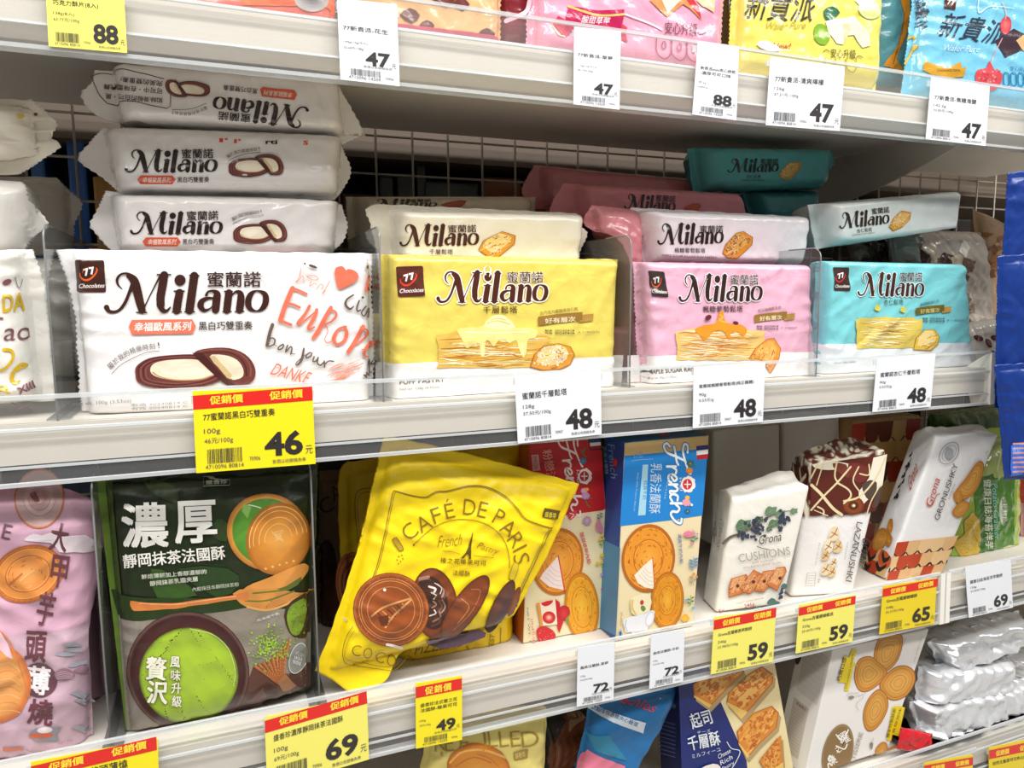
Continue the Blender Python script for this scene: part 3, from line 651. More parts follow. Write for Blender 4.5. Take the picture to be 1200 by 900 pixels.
p.stroke([(126, 86.5), (192, 92.5)], 0.9, '#2c2420', sm=0); p.stroke([(200, 110), (200, 124), (196, 127.5), (126, 121.5)], 0.9, '#2c2420', sm=0); p.stroke([(107, 90), (112, 102), (117, 112), (126, 121.5)], 0.9, '#2c2420', sm=4); p.stroke([(107, 90), (116, 86.5), (126, 86.5)], 0.9, '#2c2420', sm=3)
for tx, x0, x1, yy in (('如絲滑般的白巧・黑', 191, 124, 117), ('可可中・在味蕾共舞', 191, 122, 106), ('完美的雙重奏!', 191, 142, 97.5)): p.text(tx, (x0, yy-2), (x1, yy-7.5), 6.5, '#3a302b', 0.012)
p.done('lettering'); twist(p, (248, 98), (194, 90.5), (246, 120)); wavy_text(p, '屬於我的精緻時刻!', [(243, 126), (222, 134), (200, 132)], 4.2, '#4b403a'); p.stroke([(242, 121.5), (224, 128), (202, 129)], 0.6, '#4b403a'); p.done('biscuit_picture')
# the fourth pack peeps out under the stack, two more stand on the shelf below it
t, b = bag('biscuit_pack', 'white pack with red lettering squeezed under the readable stack, only its top edge showing', [(152, 300), (386, 304), (392, 366), (140, 360)], 0.712, WH, G1, T=0.028, back=2.2, seed=12, e=(0.09, 0.09, 0.2, 0.2), seal=(0.04, 0.04, 0, 0), k=2.2)
p = Paint(b, t, FILM)
for (x, w_, tx, cl) in ((175, 22, 'HELLO', '#c9523f'), (205, 34, 'Milano', '#51423d'), (262, 26, 'bonjour', '#51423d'), (300, 30, 'EURO', '#dd6a50'), (340, 24, 'Ciao', '#d8462e')): p.text(tx, (x, 306), (x+w_, 306.5), 6, cl, 0.02)
p.done()
for lab, yy, sd in (('white biscuit pack standing directly behind the large white pack', 0.703, 21), ('white biscuit pack standing third in line, behind the large white pack', 0.765, 22)):
    z = 1.21; a = [(at(82, 300, 0.648)[0], yy), (at(440, 300, 0.648)[0], yy)]
    def PX(x, y_, z_):
        v = (np.array([x, y_, z_])-CAM)@ROT; return (600+FPX*v[0]/-v[2], 450-FPX*v[1]/-v[2])
    x0, x1 = a[0][0], a[1][0]; h_ = 1.262
    bag('biscuit_pack', lab, [PX(x0, yy+.02, h_), PX(x1, yy+.02, h_), PX(x1, yy+.02, z), PX(x0, yy+.02, z)], yy, WH, G1, T=0.026, seed=sd, seal=(0.03, 0.03, 0, 0))
def PX(x, y_, z_):
    v = (np.array([x, y_, z_])-CAM)@ROT; return (600+FPX*v[0]/-v[2], 450-FPX*v[1]/-v[2])

# the large white pack in front
t, b = bag('biscuit_pack', 'large white biscuit pack with brown badge and orange-red greetings, front of the left column', [(72, 296), (440, 302), (440, 478), (92, 486)], 0.648, '#f3f1f0', G1, T=0.024, seed=2,
           seal=(0.035, 0.03, 0, 0), e=(0.055, 0.05, 0.07, 0.1), k=2.4, wr=0.0007, wf=0.5, fold=0.003,
           left=[(96, 482), (93, 452), (90, 400), (88, 372), (82, 340), (76, 322), (66, 292)], right=[(437, 470), (438, 420), (437, 370), (435, 330), (437, 297)], zig=(1, 1, 0, 0))
p = Paint(b, t, FILM, L=0.005)
badge77(p, (90.5, 342.5), (124.5, 342.5), (88, 304.5)); p.done('brand_badge')
logo(p, (122, 367.5), (315, 366.5), (122.5, 319.5)); p.text('蜜蘭諾', (243, 336.5), (305.5, 336.5), 18, DK, 0.012)
p.poly([(151, 383), (154.5, 374.8), (225.5, 374), (229.5, 382), (226, 391), (155, 392.3)], '#ec7a60'); p.text('幸福歐風系列', (157, 388.5), (223.5, 387.3), 10.5, '#fff4ef', 0.022, shear=0.12)
p.text('黑白巧雙重奏', (233, 387), (296, 386), 10.2, '#3c2a24', 0.012)
wavy_text(p, '屬於我的精緻時刻!', [(127, 431), (142, 418), (160, 409), (190, 404)], 7.2, '#6b605c', -0.0); p.stroke([(131, 438), (141, 428), (155, 420), (170, 413.5), (187, 411)], 0.7, '#6b605c')
p.text('Net wt. 100g (3.53oz)', (86, 476.5), (154, 472.5), 5.2, '#6b6765', 0.0)
for i, tx in enumerate(('製造 20230814 C', '有效 20240814 C')): p.text(tx, (154, 476.2+i*4.6), (220, 472.6+i*4.6), 3.2, '#7b7572', 0.0)
p.done('lettering')
twist(p, (156, 457), (300.5, 457), (156, 406)); p.noxf(); p.done('biscuit_picture')
p.crop(240, 280, 460, 445)
OR = '#ec775c'; BR = '#6b5a51'
# brush-lettered greetings
for P, w_ in (([(560, 315), (540, 360), (512, 430), (482, 520)], 30), ([(560, 315), (600, 330), (648, 352)], 18), ([(530, 410), (570, 422), (605, 438)], 16), ([(482, 520), (515, 535), (550, 548)], 18),
              ([(668, 430), (640, 480), (600, 530), (592, 545), (606, 545), (640, 520), (700, 470)], [20, 20, 24, 14, 12, 12, 10]), ([(714, 452), (700, 500), (664, 560), (668, 578), (700, 562)], [20, 24, 22, 14, 10]),
              ([(805, 438), (770, 500), (730, 580), (694, 632)], [24, 28, 30, 26]), ([(790, 455), (830, 462), (838, 490), (810, 525), (770, 545), (742, 560)], [16, 14, 14, 12, 10, 8]), ([(770, 545), (785, 590), (765, 640), (780, 662), (808, 655)], [8, 5, 4, 5, 4]),
              ([(1010, 560), (985, 610), (950, 670), (915, 722)], [26, 28, 28, 26]), ([(995, 565), (1032, 580), (1036, 612), (1000, 650), (965, 675)], [14, 12, 14, 12, 8]),
              ([(1000, 705), (1040, 700), (1070, 670), (1078, 655), (1050, 665), (1022, 710), (1020, 745), (1040, 752)], [6, 8, 14, 14, 14, 18, 16, 8])): p.stroke(P, w_, OR, up=False, sm=5)
p.stroke([(900, 560), (850, 580), (822, 640), (845, 674), (890, 650), (905, 600), (890, 560)], [14, 18, 26, 18, 22, 24, 16], OR, sm=5)
for P, w_ in (([(432, 548), (415, 600), (398, 680)], 22), ([(404, 650), (428, 632), (448, 646), (440, 672), (412, 686), (398, 680)], [6, 8, 10, 9, 9, 7]), ([(440, 676), (462, 684)], 4), ([(500, 672), (472, 690), (470, 706), (492, 700), (504, 680)], 9),
              ([(528, 680), (516, 722), (545, 690), (556, 700), (548, 736)], 9), ([(548, 730), (575, 735)], 5), ([(632, 700), (618, 770), (590, 805), (585, 790), (640, 740)], [12, 16, 10, 6, 5]), ([(672, 725), (648, 742), (650, 760), (676, 748), (682, 728)], 9),
              ([(698, 752), (690, 780), (708, 780), (722, 760)], 9), ([(724, 756), (718, 792), (738, 806), (756, 790)], 9), ([(762, 780), (764, 818)], 10), ([(766, 800), (790, 780), (822, 782)], 8),
              ([(948, 358), (908, 385), (898, 420), (925, 448), (950, 430)], [10, 12, 16, 14, 6]), ([(985, 395), (970, 440), (975, 462), (992, 455)], 10), ([(1028, 430), (1000, 470), (1018, 492), (1046, 440), (1040, 500)], 9)): p.stroke(P, w_, BR, up=False, sm=5)
p.disc(1008, 374, 9, 8, 0, [(0, BR), (1, BR)], n=10)
p.poly([(855, 320), (832, 250), (830, 195), (850, 178), (880, 176), (902, 200), (915, 192), (960, 205), (980, 235), (965, 270), (910, 302)], OR, sm=3)
for P in ([(612, 188), (605, 240), (580, 278), (600, 262), (625, 238), (632, 280)], [(645, 240), (700, 235), (724, 258), (690, 262), (655, 244)], [(680, 270), (668, 300), (700, 285), (714, 296)], [(712, 322), (735, 290), (755, 300), (745, 320)], [(798, 265), (775, 310), (750, 350), (770, 330)]): p.stroke(P, 4.5, '#f0957d', sm=5)
p.text('DANKE', (415, 862), (645, 925), 78, OR, 0.0, shear=0.3)
p.disc(690, 176, 30, 9, 20, [(0, '#5c4c46'), (1, '#5c4c46')], n=14); p.disc(638, 158, 8, 7, 0, [(0, '#5c4c46'), (1, '#5c4c46')], n=8)
r = random.Random(5)
for k in range(40):
    a = r.uniform(0, 6.28); q = math.sqrt(r.random()); x = 900+95*q*math.cos(a); y = 838+55*q*math.sin(a)-0.2*(x-900); p.stroke([(x-40, y+14), (x, y+r.uniform(-6, 6)), (x+36, y-14)], r.uniform(2, 5), r.choice(['#f09a84', '#ee8a70', '#f4b8a8']), up=False, sm=2)
p.stroke([(1052, 770), (1046, 830)], 9, BR); p.stroke([(1072, 775), (1060, 800), (1090, 790), (1075, 835)], 8, BR); p.text('Me', (1030, 890), (1070, 850), 30, BR, 0.02)
p.stroke([(1052, 238), (1036, 290), (1025, 335), (1048, 330), (1052, 290)], [12, 14, 10, 8, 10], OR); p.disc(1036, 180, 7, 14, 0, [(0, BR), (1, BR)], n=8)
p.done('greeting_lettering')

# ---- column at the frame's left edge (caught side-on)
GL = 'white and gold biscuit packs cut by the left edge'
def Q(*a): return list(a)
t, b = bag('biscuit_pack', 'white and gold pack cut by the left picture edge, front of the outermost column', [(-180, 300), (40, 294), (62, 462), (-180, 480)], 0.650, '#efece4', GL, T=0.026, seed=31, seal=(0.03, 0.06, 0, 0), e=(0.1, 0.14, 0.06, 0.06), wr=0.0012, fold=0.005,
           right=[(65, 470), (62, 430), (56, 370), (52, 335), (45, 310), (38, 292)])
p = Paint(b, t, FILM); p.crop(0, 290, 120, 500, 514, 900)
YG = '#d9b41f'; PB = '#8c5560'
p.text('DA', (14, 328), (130, 316), 92, YG, 0.02, shear=0.12); p.text('ao', (18, 470), (158, 462), 62, '#7d545c', 0.0, shear=0.2); p.stroke([(-60, 350), (14, 356)], 10, PB)
p.stroke([(20, 512), (60, 520), (66, 560), (30, 605), (-10, 620)], [18, 16, 14, 14, 12], YG); p.stroke([(60, 630), (120, 600), (140, 590), (110, 585), (75, 620), (60, 660), (78, 680), (100, 670)], [8, 12, 14, 14, 18, 20, 18, 8], YG)
p.disc(38, 174, 24, 14, -20, [(0, PB), (1, PB)], n=14); p.stroke([(80, 150), (90, 190), (105, 200), (118, 160)], 5, '#a3959b')
p.text('XIII', (100, 742), (186, 700), 40, PB, 0.02); p.stroke([(60, 780), (100, 800), (60, 830), (140, 790), (170, 820)], 6, PB); p.disc(90, 862, 36, 8, 14, [(0, '#8c8084'), (1, '#8c8084')], n=14)
p.text('PAR', (-160, 740), (60, 735), 46, YG, 0.02)
p.done('greeting_lettering')
t, b = bag('biscuit_pack', 'white crumpled pack lying second from the top at the left picture edge', [(-160, 206), (60, 214), (45, 300), (-160, 302)], 0.69, '#efece6', GL, T=0.032, back=2.0, seed=33, seal=(0.03, 0.06, 0, 0), e=(0.1, 0.3, 0.3, 0.3), wr=0.0016, fold=0.006,
           right=[(30, 297), (40, 278), (56, 262), (40, 240), (36, 222), (18, 208)])
t, b = bag('biscuit_pack', 'white crumpled pack with yellow fleck, topmost at the left picture edge', [(-160, 112), (52, 128), (60, 180), (-160, 208)], 0.68, '#e9e2d2', GL, T=0.032, back=2.0, seed=35, seal=(0.03, 0.08, 0, 0), e=(0.1, 0.5, 0.4, 0.4), wr=0.0018, fold=0.007,
           right=[(22, 204), (50, 186), (71, 170), (60, 160), (67, 146), (55, 132), (36, 116)])
p = Paint(b, t, FILM); p.disc(25, 137, 4.5, 2.6, -10, [(0, '#d2b32a'), (1, '#d2b32a')], n=10); p.disc(42, 134, 2.4, 2, 0, [(0, '#5a2a24'), (1, '#5a2a24')], n=8); p.done()
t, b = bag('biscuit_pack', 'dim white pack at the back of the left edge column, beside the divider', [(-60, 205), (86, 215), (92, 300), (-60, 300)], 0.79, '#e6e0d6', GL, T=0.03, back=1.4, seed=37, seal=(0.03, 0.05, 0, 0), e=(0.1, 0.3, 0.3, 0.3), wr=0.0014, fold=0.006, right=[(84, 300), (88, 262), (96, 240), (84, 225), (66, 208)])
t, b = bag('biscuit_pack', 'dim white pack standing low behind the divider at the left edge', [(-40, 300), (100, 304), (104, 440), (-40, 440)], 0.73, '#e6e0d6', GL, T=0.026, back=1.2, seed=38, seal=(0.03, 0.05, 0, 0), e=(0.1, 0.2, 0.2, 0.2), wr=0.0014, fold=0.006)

# ---- yellow column
G2 = 'yellow and cream biscuit packs in the second column'
t, b = bag('biscuit_pack', 'yellow puff pastry pack with dripping cream picture, front of the second column', [(444, 298), (724, 305), (718, 462), (446, 474)], 0.648, '#ead665', G2, T=0.024, seed=41,
           seal=(0.02, 0.035, 0, 0), e=(0.04, 0.05, 0.06, 0.05), k=2.8, wr=0.0008, wf=0.55, fold=0.0025, right=[(716, 462), (717, 420), (718, 360), (720, 325), (724, 304)])
p = Paint(b, t, FILM, L=0.005)
p.poly([(440, 424.5), (580, 421), (730, 416), (726, 470), (440, 482)], '#f3f0ec'); p.done('lower_band')
badge77(p, (466, 348), (498, 347), (463.5, 312.5), '#5d2d22', '#e2402a'); p.done('brand_badge')
logo(p, (511, 355.5), (642, 354), (511.5, 318), '#50261a', '#fbf6ea'); p.stroke([(569, 322), (567, 316), (570, 311)], [1, 2, .6], '#f4f1ec'); p.stroke([(573, 324), (575, 317), (573, 312)], [1, 2, .6], '#f4f1ec')
p.text('蜜蘭諾', (593.5, 331.5), (636.5, 331.5), 13.4, '#fbf6ea', 0.05); p.text('蜜蘭諾', (594, 331.3), (636, 331.3), 13, '#57301f', 0.012, up=True)
p.text('千層鬆塔', (566, 367.5), (606, 367), 8.4, '#4a2f20', 0.008, space=1.15)
p.text('白巧克力風味夾杏仁粒', (633, 369), (677, 363.5), 4.2, '#6b5323', 0.0); ribbon(p, 630, 371, 695, 381.5, -4.5, '好有層次')
stamp(p, 638, 386, 702); p.text('PUFF PASTRY', (468, 450.5), (521, 447), 5.4, '#55504a', 0.012); p.text('Net wt. 128g (4.52oz)', (468, 458), (515, 455), 3.4, '#8d8a86', 0.0)
p.done('lettering')
pastry(p, 511, 388, 643, 431, 3)
p.z += 1; p.poly([(535, 386), (548, 384), (566, 382), (574, 372), (580, 369), (590, 369.5), (596, 376), (604, 384), (620, 384), (629, 388), (626, 396), (618, 398), (616, 412), (612.5, 419), (608, 410), (604, 399), (596, 402), (590, 397), (584, 398), (578, 406), (572, 399), (568, 401), (567.5, 415), (564.5, 418.5), (562, 414), (561, 403), (554, 404), (546, 408), (541, 398)], '#f2e48d', sm=3)
p.poly([(566, 382), (576, 371), (590, 370), (603, 383), (590, 386)], '#f7efb8', sm=2); p.stroke([(570, 379), (582, 376), (597, 380)], 1.2, '#e3cf66'); p.stroke([(574, 375), (583, 373), (592, 375)], 1, '#e3cf66'); p.stroke([(545, 389), (580, 390), (618, 389)], 1.4, '#fbf6cf')
p.stroke([(564.5, 402), (564.8, 415)], [1, 2], '#faf4c8'); p.stroke([(611, 402), (612, 414)], [1, 2], '#faf4c8')
roll(p, [(620, 430), (625, 415), (636, 405), (654, 402), (668, 406), (673, 416), (668, 427), (655, 433), (635, 434)], 4, nd=60); p.done('pastry_picture')

def lying(label, quad, y, col, lg, cn, cnbox, en, enbox, cn2box, paspoly, seed, group, dark='#4b2519', m=FILM, dust='#f3ead2', **kw):
    t, b = bag('biscuit_pack', label, quad, y, col, group, m, T=0.03, back=1.7, seed=seed, seal=(0.04, 0.04, 0, 0), e=(0.06, 0.06, 0.16, 0.2), k=2.2, wr=0.0006, wf=0.7, fold=0.003, **kw)
    p = Paint(b, t, m); logo(p, *lg, dark); p.text('蜜蘭諾', (cn2box[0][0], cn2box[0][1]-1.1), (cn2box[1][0], cn2box[1][1]-1.1), cn2box[2]*0.9, dark, 0.008); p.text(cn, *cnbox, dark, 0.005, space=1.1); p.text(en, *enbox, '#6b5a4c', 0.0); p.done('lettering')
    roll(p, paspoly, seed, nd=34, dust=dust); p.done('pastry_picture'); return t, b
lying('cream biscuit pack lying behind the yellow front pack, with brown lettering', [(448, 247), (686, 252), (678, 318), (450, 310)], 0.70, '#efe9da', ((467.5, 289), (561, 287.5), (468, 263)), '千層鬆塔', ((503, 298), (530.5, 298), 6), 'PUFF PASTRY', ((502, 303), (530, 303), 2.6),
      ((525, 273.8), (558, 273.4), 10), [(560, 293), (566, 282), (588, 271), (604, 276), (603, 286), (582, 303), (572, 302)], 43, G2, left=[(444, 312), (440, 290), (434, 262), (428, 246), (440, 239)], right=[(676, 310), (681, 292), (689, 274), (680, 264), (676, 250)])
t, b = bag('biscuit_pack', 'dim cream pack at the back of the second column, seen over the one in front', [(405, 231), (628, 231), (624, 290), (408, 292)], 0.80, '#cfc4b0', G2, T=0.03, back=1.4, seed=44, seal=(0.04, 0.04, 0, 0), e=(0.1, 0.1, 0.25, 0.2))  # cream greyed down to carry the shade at the rear
p = Paint(b, t, FILM); logo(p, (436, 242.5), (512, 242.5), (437, 233), '#2c1712'); p.text('蜜蘭諾', (480, 236.8), (505, 236.8), 3.4, '#2c1712', 0.02); p.poly([(516, 240), (530, 236), (546, 235), (540, 243), (528, 244)], '#a8452c', sm=2); p.done()
V_ = None
for lab, yy, sd, hh in (('yellow pack standing directly behind the yellow front pack', 0.703, 45, 1.285),):
    x0, x1 = at(452, 300, 0.648)[0], at(715, 300, 0.648)[0]
    bag('biscuit_pack', lab, [PX(x0, yy+.02, hh), PX(x1, yy+.02, hh), PX(x1, yy+.02, 1.211), PX(x0, yy+.02, 1.211)], yy, '#ecd94e', G2, T=0.026, seed=sd)

# ---- pink column
G3 = 'pink biscuit packs in the third column'
t, b = bag('biscuit_pack', 'pale pink maple raisin pastry pack, front of the third column', [(742, 307), (944, 311), (949, 450), (748, 464)], 0.648, '#e9b3c9', G3, T=0.022, seed=51,
           seal=(0.015, 0.035, 0, 0), e=(0.04, 0.06, 0.06, 0.05), k=3.0, wr=0.0009, wf=0.6, fold=0.003)
p = Paint(b, t, FILM, L=0.005)
p.poly([(735, 416.5), (850, 413), (960, 411), (960, 462), (735, 470)], '#f1eeed'); p.done('lower_band')
badge77(p, (763, 347), (783, 348.5), (758, 317), '#3a302c', '#e0522c'); p.done('brand_badge')
logo(p, (794.5, 354), (893, 353), (795, 321.5), '#33231d', '#f6e9ee'); p.text('蜜蘭諾', (855, 334), (888.5, 334), 12.4, '#f6e9ee', 0.045); p.text('蜜蘭諾', (855.4, 333.8), (888, 333.8), 12, '#3a302c', 0.012, up=True)
p.text('楓糖葡萄鬆塔', (823, 366), (870, 365.5), 7.6, '#4a3530', 0.01, space=1.1); p.text('純正楓糖漿天然', (888, 366), (915, 362), 3.8, '#6b5323'); ribbon(p, 883.5, 369, 931, 378, -3, '好有層次'); stamp(p, 886, 381, 933, tail='C 1190257')
p.text('MAPLE SUGAR RAISINS PUFF PASTRY', (759, 438.5), (862, 431.5), 5.8, '#4c4644', 0.014); p.text('Net wt. 90g (3.17oz)', (759, 445), (792, 443), 3, '#8d8a86'); p.done('lettering')
pastry(p, 791, 384, 896, 422, 8, base='#edc678', hi='#fbeac0', mid='#e29c48', lo='#cf7c36')
p.poly([(813, 386), (824, 381), (838, 378), (842, 366), (846, 364.5), (850, 378), (866, 380), (874, 386), (870, 394), (862, 388), (856, 390), (852, 396), (846, 388), (836, 388), (828, 396), (824, 400), (820, 394)], '#e9982b', sm=3); p.stroke([(843, 369), (846, 372), (842, 375), (850, 378)], 1.6, '#f6bb52')
p.disc(829, 372, 4, 3, -30, [(0, '#5d2430'), (1, '#74333e')], n=12); p.disc(861, 378.5, 3.4, 2.2, 10, [(0, '#5d2430'), (1, '#74333e')], n=12)
roll(p, [(876, 420), (884, 408), (898, 397), (906, 396), (914, 408), (912, 420), (902, 438), (898, 432), (890, 421)], 9, base='#e79538', nd=4, dust='#7a3a30', ns=22); p.done('pastry_picture')
lying('white and pink pastry pack lying on the pink front pack, raisin slice picture', [(738, 247), (944, 255), (935, 314), (748, 310)], 0.70, '#efebee', ((769.5, 287), (847.5, 285.5), (770, 262)), '楓糖葡萄鬆塔', ((790, 296), (826, 296.5), 5.6), 'MAPLE SUGAR RAISINS PUFF PASTRY', ((775, 300.5), (839, 303.5), 2.6),
      ((820, 274), (847, 274), 9.6), [(846, 297), (850, 286), (862, 273), (871, 271), (882, 278), (881, 287), (862, 304), (852, 303)], 53, G3, '#2c1d18', dust='#8a4a58', left=[(748, 312), (744, 290), (743, 268), (735, 252), (740, 243)], right=[(930, 312), (938, 298), (942, 280), (941, 262), (938, 254)])
t, b = bag('biscuit_pack', 'bright pink pack crushed behind the divider, left of the pale pink front pack', [(690, 240), (748, 246), (752, 430), (724, 430)], 0.715, '#e2929a', G3, T=0.02, back=1.5, seed=55, seal=(0.06, 0, 0, 0), e=(0.4, 0.3, 0.2, 0.1), wr=0.0018, fold=0.004, left=[(728, 430), (735, 350), (728, 308), (712, 280), (684, 262), (694, 240)])
t, b = bag('biscuit_pack', 'dim pink pack lying high at the back of the third column', [(668, 217), (862, 228), (872, 262), (668, 262)], 0.76, '#d98a93', G3, T=0.03, back=1.6, seed=56, seal=(0.03, 0.03, 0, 0), e=(0.08, 0.06, 0.3, 0.3), left=[(640, 262), (646, 240), (660, 215)])  # pink lowered, the dimness of the column's rear is in the colour
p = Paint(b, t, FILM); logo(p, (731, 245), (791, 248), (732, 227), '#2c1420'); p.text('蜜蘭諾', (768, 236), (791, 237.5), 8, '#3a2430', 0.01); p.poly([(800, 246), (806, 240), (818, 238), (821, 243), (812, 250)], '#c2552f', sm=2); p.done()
t, b = bag('biscuit_pack', 'most shade-darkened pink pack, rearmost and highest in the third column', [(622, 196), (842, 214), (846, 250), (626, 242)], 0.83, '#c47c80', G3, T=0.03, back=1.2, seed=57, seal=(0.04, 0.03, 0, 0), e=(0.1, 0.06, 0.3, 0.3), left=[(618, 244), (612, 222), (626, 193)])  # deepest shade of this column painted into the pink
x0, x1 = at(748, 300, 0.648)[0], at(940, 300, 0.648)[0]
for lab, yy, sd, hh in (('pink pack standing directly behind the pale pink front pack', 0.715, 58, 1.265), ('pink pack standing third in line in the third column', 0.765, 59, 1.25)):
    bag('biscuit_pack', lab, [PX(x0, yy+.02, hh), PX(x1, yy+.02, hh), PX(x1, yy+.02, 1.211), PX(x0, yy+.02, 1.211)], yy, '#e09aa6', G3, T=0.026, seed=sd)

# ---- teal column
G4 = 'teal almond pastry packs in the fourth column'
t, b = bag('biscuit_pack', 'light teal almond pastry pack, front of the fourth column', [(957, 306), (1126, 310), (1134, 428), (948, 443)], 0.648, '#7ccdd3', G4, T=0.020, seed=61,
           seal=(0.01, 0.04, 0, 0), e=(0.035, 0.06, 0.06, 0.06), k=3.2, wr=0.0009, wf=0.6, fold=0.003)
p = Paint(b, t, FILM, L=0.005)
p.poly([(944, 402), (1140, 400.5), (1140, 440), (944, 452)], '#dfe6ea'); p.done('lower_band')
badge77(p, (977, 340.5), (996, 341), (975.5, 313), '#3c2a26', '#d02c2c'); p.done('brand_badge')
logo(p, (1004, 347), (1082, 347.5), (1005, 319), '#40241b', '#d6e9ec'); p.text('蜜蘭諾', (1053.6, 330), (1080.5, 330), 11.2, '#d6e9ec', 0.045); p.text('蜜蘭諾', (1054, 329.8), (1080, 329.8), 10.8, '#3a2c28', 0.012, up=True)
p.text('杏仁鬆塔', (1035, 357.5), (1058, 357), 6.6, '#4a4038', 0.0, space=1.15); p.text('扁桃酥粒杏仁片', (1078, 359), (1100, 354), 3.4, '#3b4a44'); ribbon(p, 1072.5, 361, 1114, 369.5, -3, '好有層次', '#6f6427', '#cfc489'); stamp(p, 1080, 372, 1128, tail='A 1190257')
p.text('Net wt. 90g (3.28oz)', (977, 427), (1002, 425.5), 3, '#77858a'); p.done('lettering')
pastry(p, 1002, 371, 1080, 408, 12, base='#d9c25c', hi='#efe6a4', mid='#c7973e', lo='#b98242', n=60)
for (x, y) in ((1027, 361), (1057, 363)): p.poly([(x-3.5, y+1), (x, y-4), (x+3.5, y-1), (x+2, y+3.5)], '#d9cf52', sm=2)
roll(p, [(1069, 410), (1072, 396), (1082, 386), (1094, 386), (1100, 394), (1098, 404), (1090, 411)], 13, base='#d8b942', nd=22, dust='#f1eac0'); p.done('pastry_picture')
lying('pale grey-white almond pastry pack tilted above the teal front pack', [(946, 240), (1116, 224), (1108, 274), (956, 292)], 0.69, '#dfe4e0', ((983, 268.5), (1042, 262), (982.5, 249.5)), '杏仁鬆塔', ((1004, 273), (1021.5, 271), 4.6), 'ALMOND PUFF PASTRY', ((998, 276.6), (1025, 273.4), 1.8),
      ((1021.5, 252.6), (1042, 250.4), 8), [(1041, 266), (1046, 256), (1056, 247), (1067, 249), (1066, 257), (1056, 267), (1046, 271)], 63, G4, '#33241f', right=[(1104, 268), (1113, 250), (1123, 240), (1114, 226)])
t, b = bag('biscuit_pack', 'dim teal pack, highest at the back of the fourth column', [(806, 174), (972, 176), (966, 222), (812, 226)], 0.78, '#4da6a8', G4, T=0.03, back=1.5, seed=64, seal=(0.04, 0.05, 0, 0), e=(0.1, 0.1, 0.25, 0.25), right=[(960, 222), (966, 205), (978, 192), (974, 176)])  # teal darker than the front pack's, shade included in the colour
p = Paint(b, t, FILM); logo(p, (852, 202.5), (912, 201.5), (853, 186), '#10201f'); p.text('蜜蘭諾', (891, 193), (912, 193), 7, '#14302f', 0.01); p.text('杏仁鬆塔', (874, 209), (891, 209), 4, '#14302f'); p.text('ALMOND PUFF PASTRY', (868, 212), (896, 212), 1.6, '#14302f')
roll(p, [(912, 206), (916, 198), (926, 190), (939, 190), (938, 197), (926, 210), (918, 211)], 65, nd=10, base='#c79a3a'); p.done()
t, b = bag('biscuit_pack', 'shade-darkened teal pack second from the top at the back of the fourth column', [(870, 226), (950, 224), (946, 262), (880, 262)], 0.80, '#3f8f92', G4, T=0.03, back=1.4, seed=66, e=(0.1, 0.1, 0.3, 0.3))  # shadow under the pack above is put into this teal
x0, x1 = at(974, 300, 0.648)[0], at(1060, 300, 0.648)[0]
bag('biscuit_pack', 'teal pack standing directly behind the light teal front pack', [PX(x0, .725, 1.305), PX(x1, .725, 1.305), PX(x1, .725, 1.211), PX(x0, .725, 1.211)], .705, '#3f9fa6', G4, T=0.026, seed=68)
# clear-windowed bag and brown snack packs at the end of the shelf
G5 = 'clear and brown snack bags at the end of the middle shelf'
def patches(p, quad, seed, cols, n=60, s=5):
    r = random.Random(seed); q = [np.array(c, float) for c in quad]
    for k in range(n):
        u, v = r.uniform(0.06, 0.94), r.uniform(0.06, 0.94); c = (q[0]*(1-u)+q[1]*u)*(1-v)+(q[3]*(1-u)+q[2]*u)*v; a = r.uniform(0, 6.28); w_ = s*r.uniform(0.5, 1.3); h_ = s*r.uniform(0.4, 1)
        P = [(c[0]+w_*math.cos(a+t)*0.9, c[1]+h_*math.sin(a+t)) for t in (0.6, 2.2, 3.7, 5.3)]; p.poly(P, r.choice(cols), up=(k % 8 == 0))
qd = [(1040, 268), (1150, 272), (1163, 432), (1068, 428)]
t, b = bag('snack_bag', 'clear bag of cream and chocolate pieces standing right of the teal pack', qd, 0.74, '#a99f93', G5, T=0.03, seed=71, seal=(0.04, 0.05, 0, 0), e=(0.2, 0.2, 0.2, 0.2), wr=0.0022, fold=0.004)
p = Paint(b, t, FILM); patches(p, [(1050, 280), (1140, 282), (1155, 425), (1075, 422)], 4, ['#6a4b3a', '#c9b9a2', '#8a7767', '#bdb3a6', '#4a342b', '#9aa39c', '#d3ccc0'], 70, 13); p.done()
qd = [(985, 268), (1062, 262), (1066, 330), (980, 330)]
t, b = bag('snack_bag', 'dark brown snack bag in shadow behind the teal pack', qd, 0.80, '#6a5a4c', G5, T=0.03, seed=72, e=(0.2, 0.2, 0.3, 0.2), wr=0.002)
p = Paint(b, t, FILM); patches(p, qd, 6, ['#4a3a30', '#8f7c69', '#3a2c26'], 22, 9); p.done()
t, b = bag('snack_bag', 'brown and cream checked bag leaning at the far end, beside the blue hanging packs', [(1140, 246), (1186, 262), (1190, 420), (1150, 400)], 0.80, '#c9a987', G5, T=0.02, seed=73, seal=(0.05, 0.05, 0, 0), e=(0.3, 0.3, 0.2, 0.1), top=[(1140, 244), (1150, 252), (1176, 272), (1190, 300)])
p = Paint(b, t, FILM); patches(p, [(1150, 262), (1180, 275), (1184, 330), (1156, 330)], 9, ['#8a5a38', '#e6d3b4', '#a8754a'], 14, 9); p.done()
t, b = bag('snack_bag', 'creamy white bag with chocolate drops low at the far end of the middle shelf', [(1100, 385), (1172, 372), (1172, 436), (1108, 432)], 0.668, '#d6cec0', G5, T=0.02, seed=74, e=(0.2, 0.2, 0.3, 0.3), wr=0.002)
p = Paint(b, t, FILM)
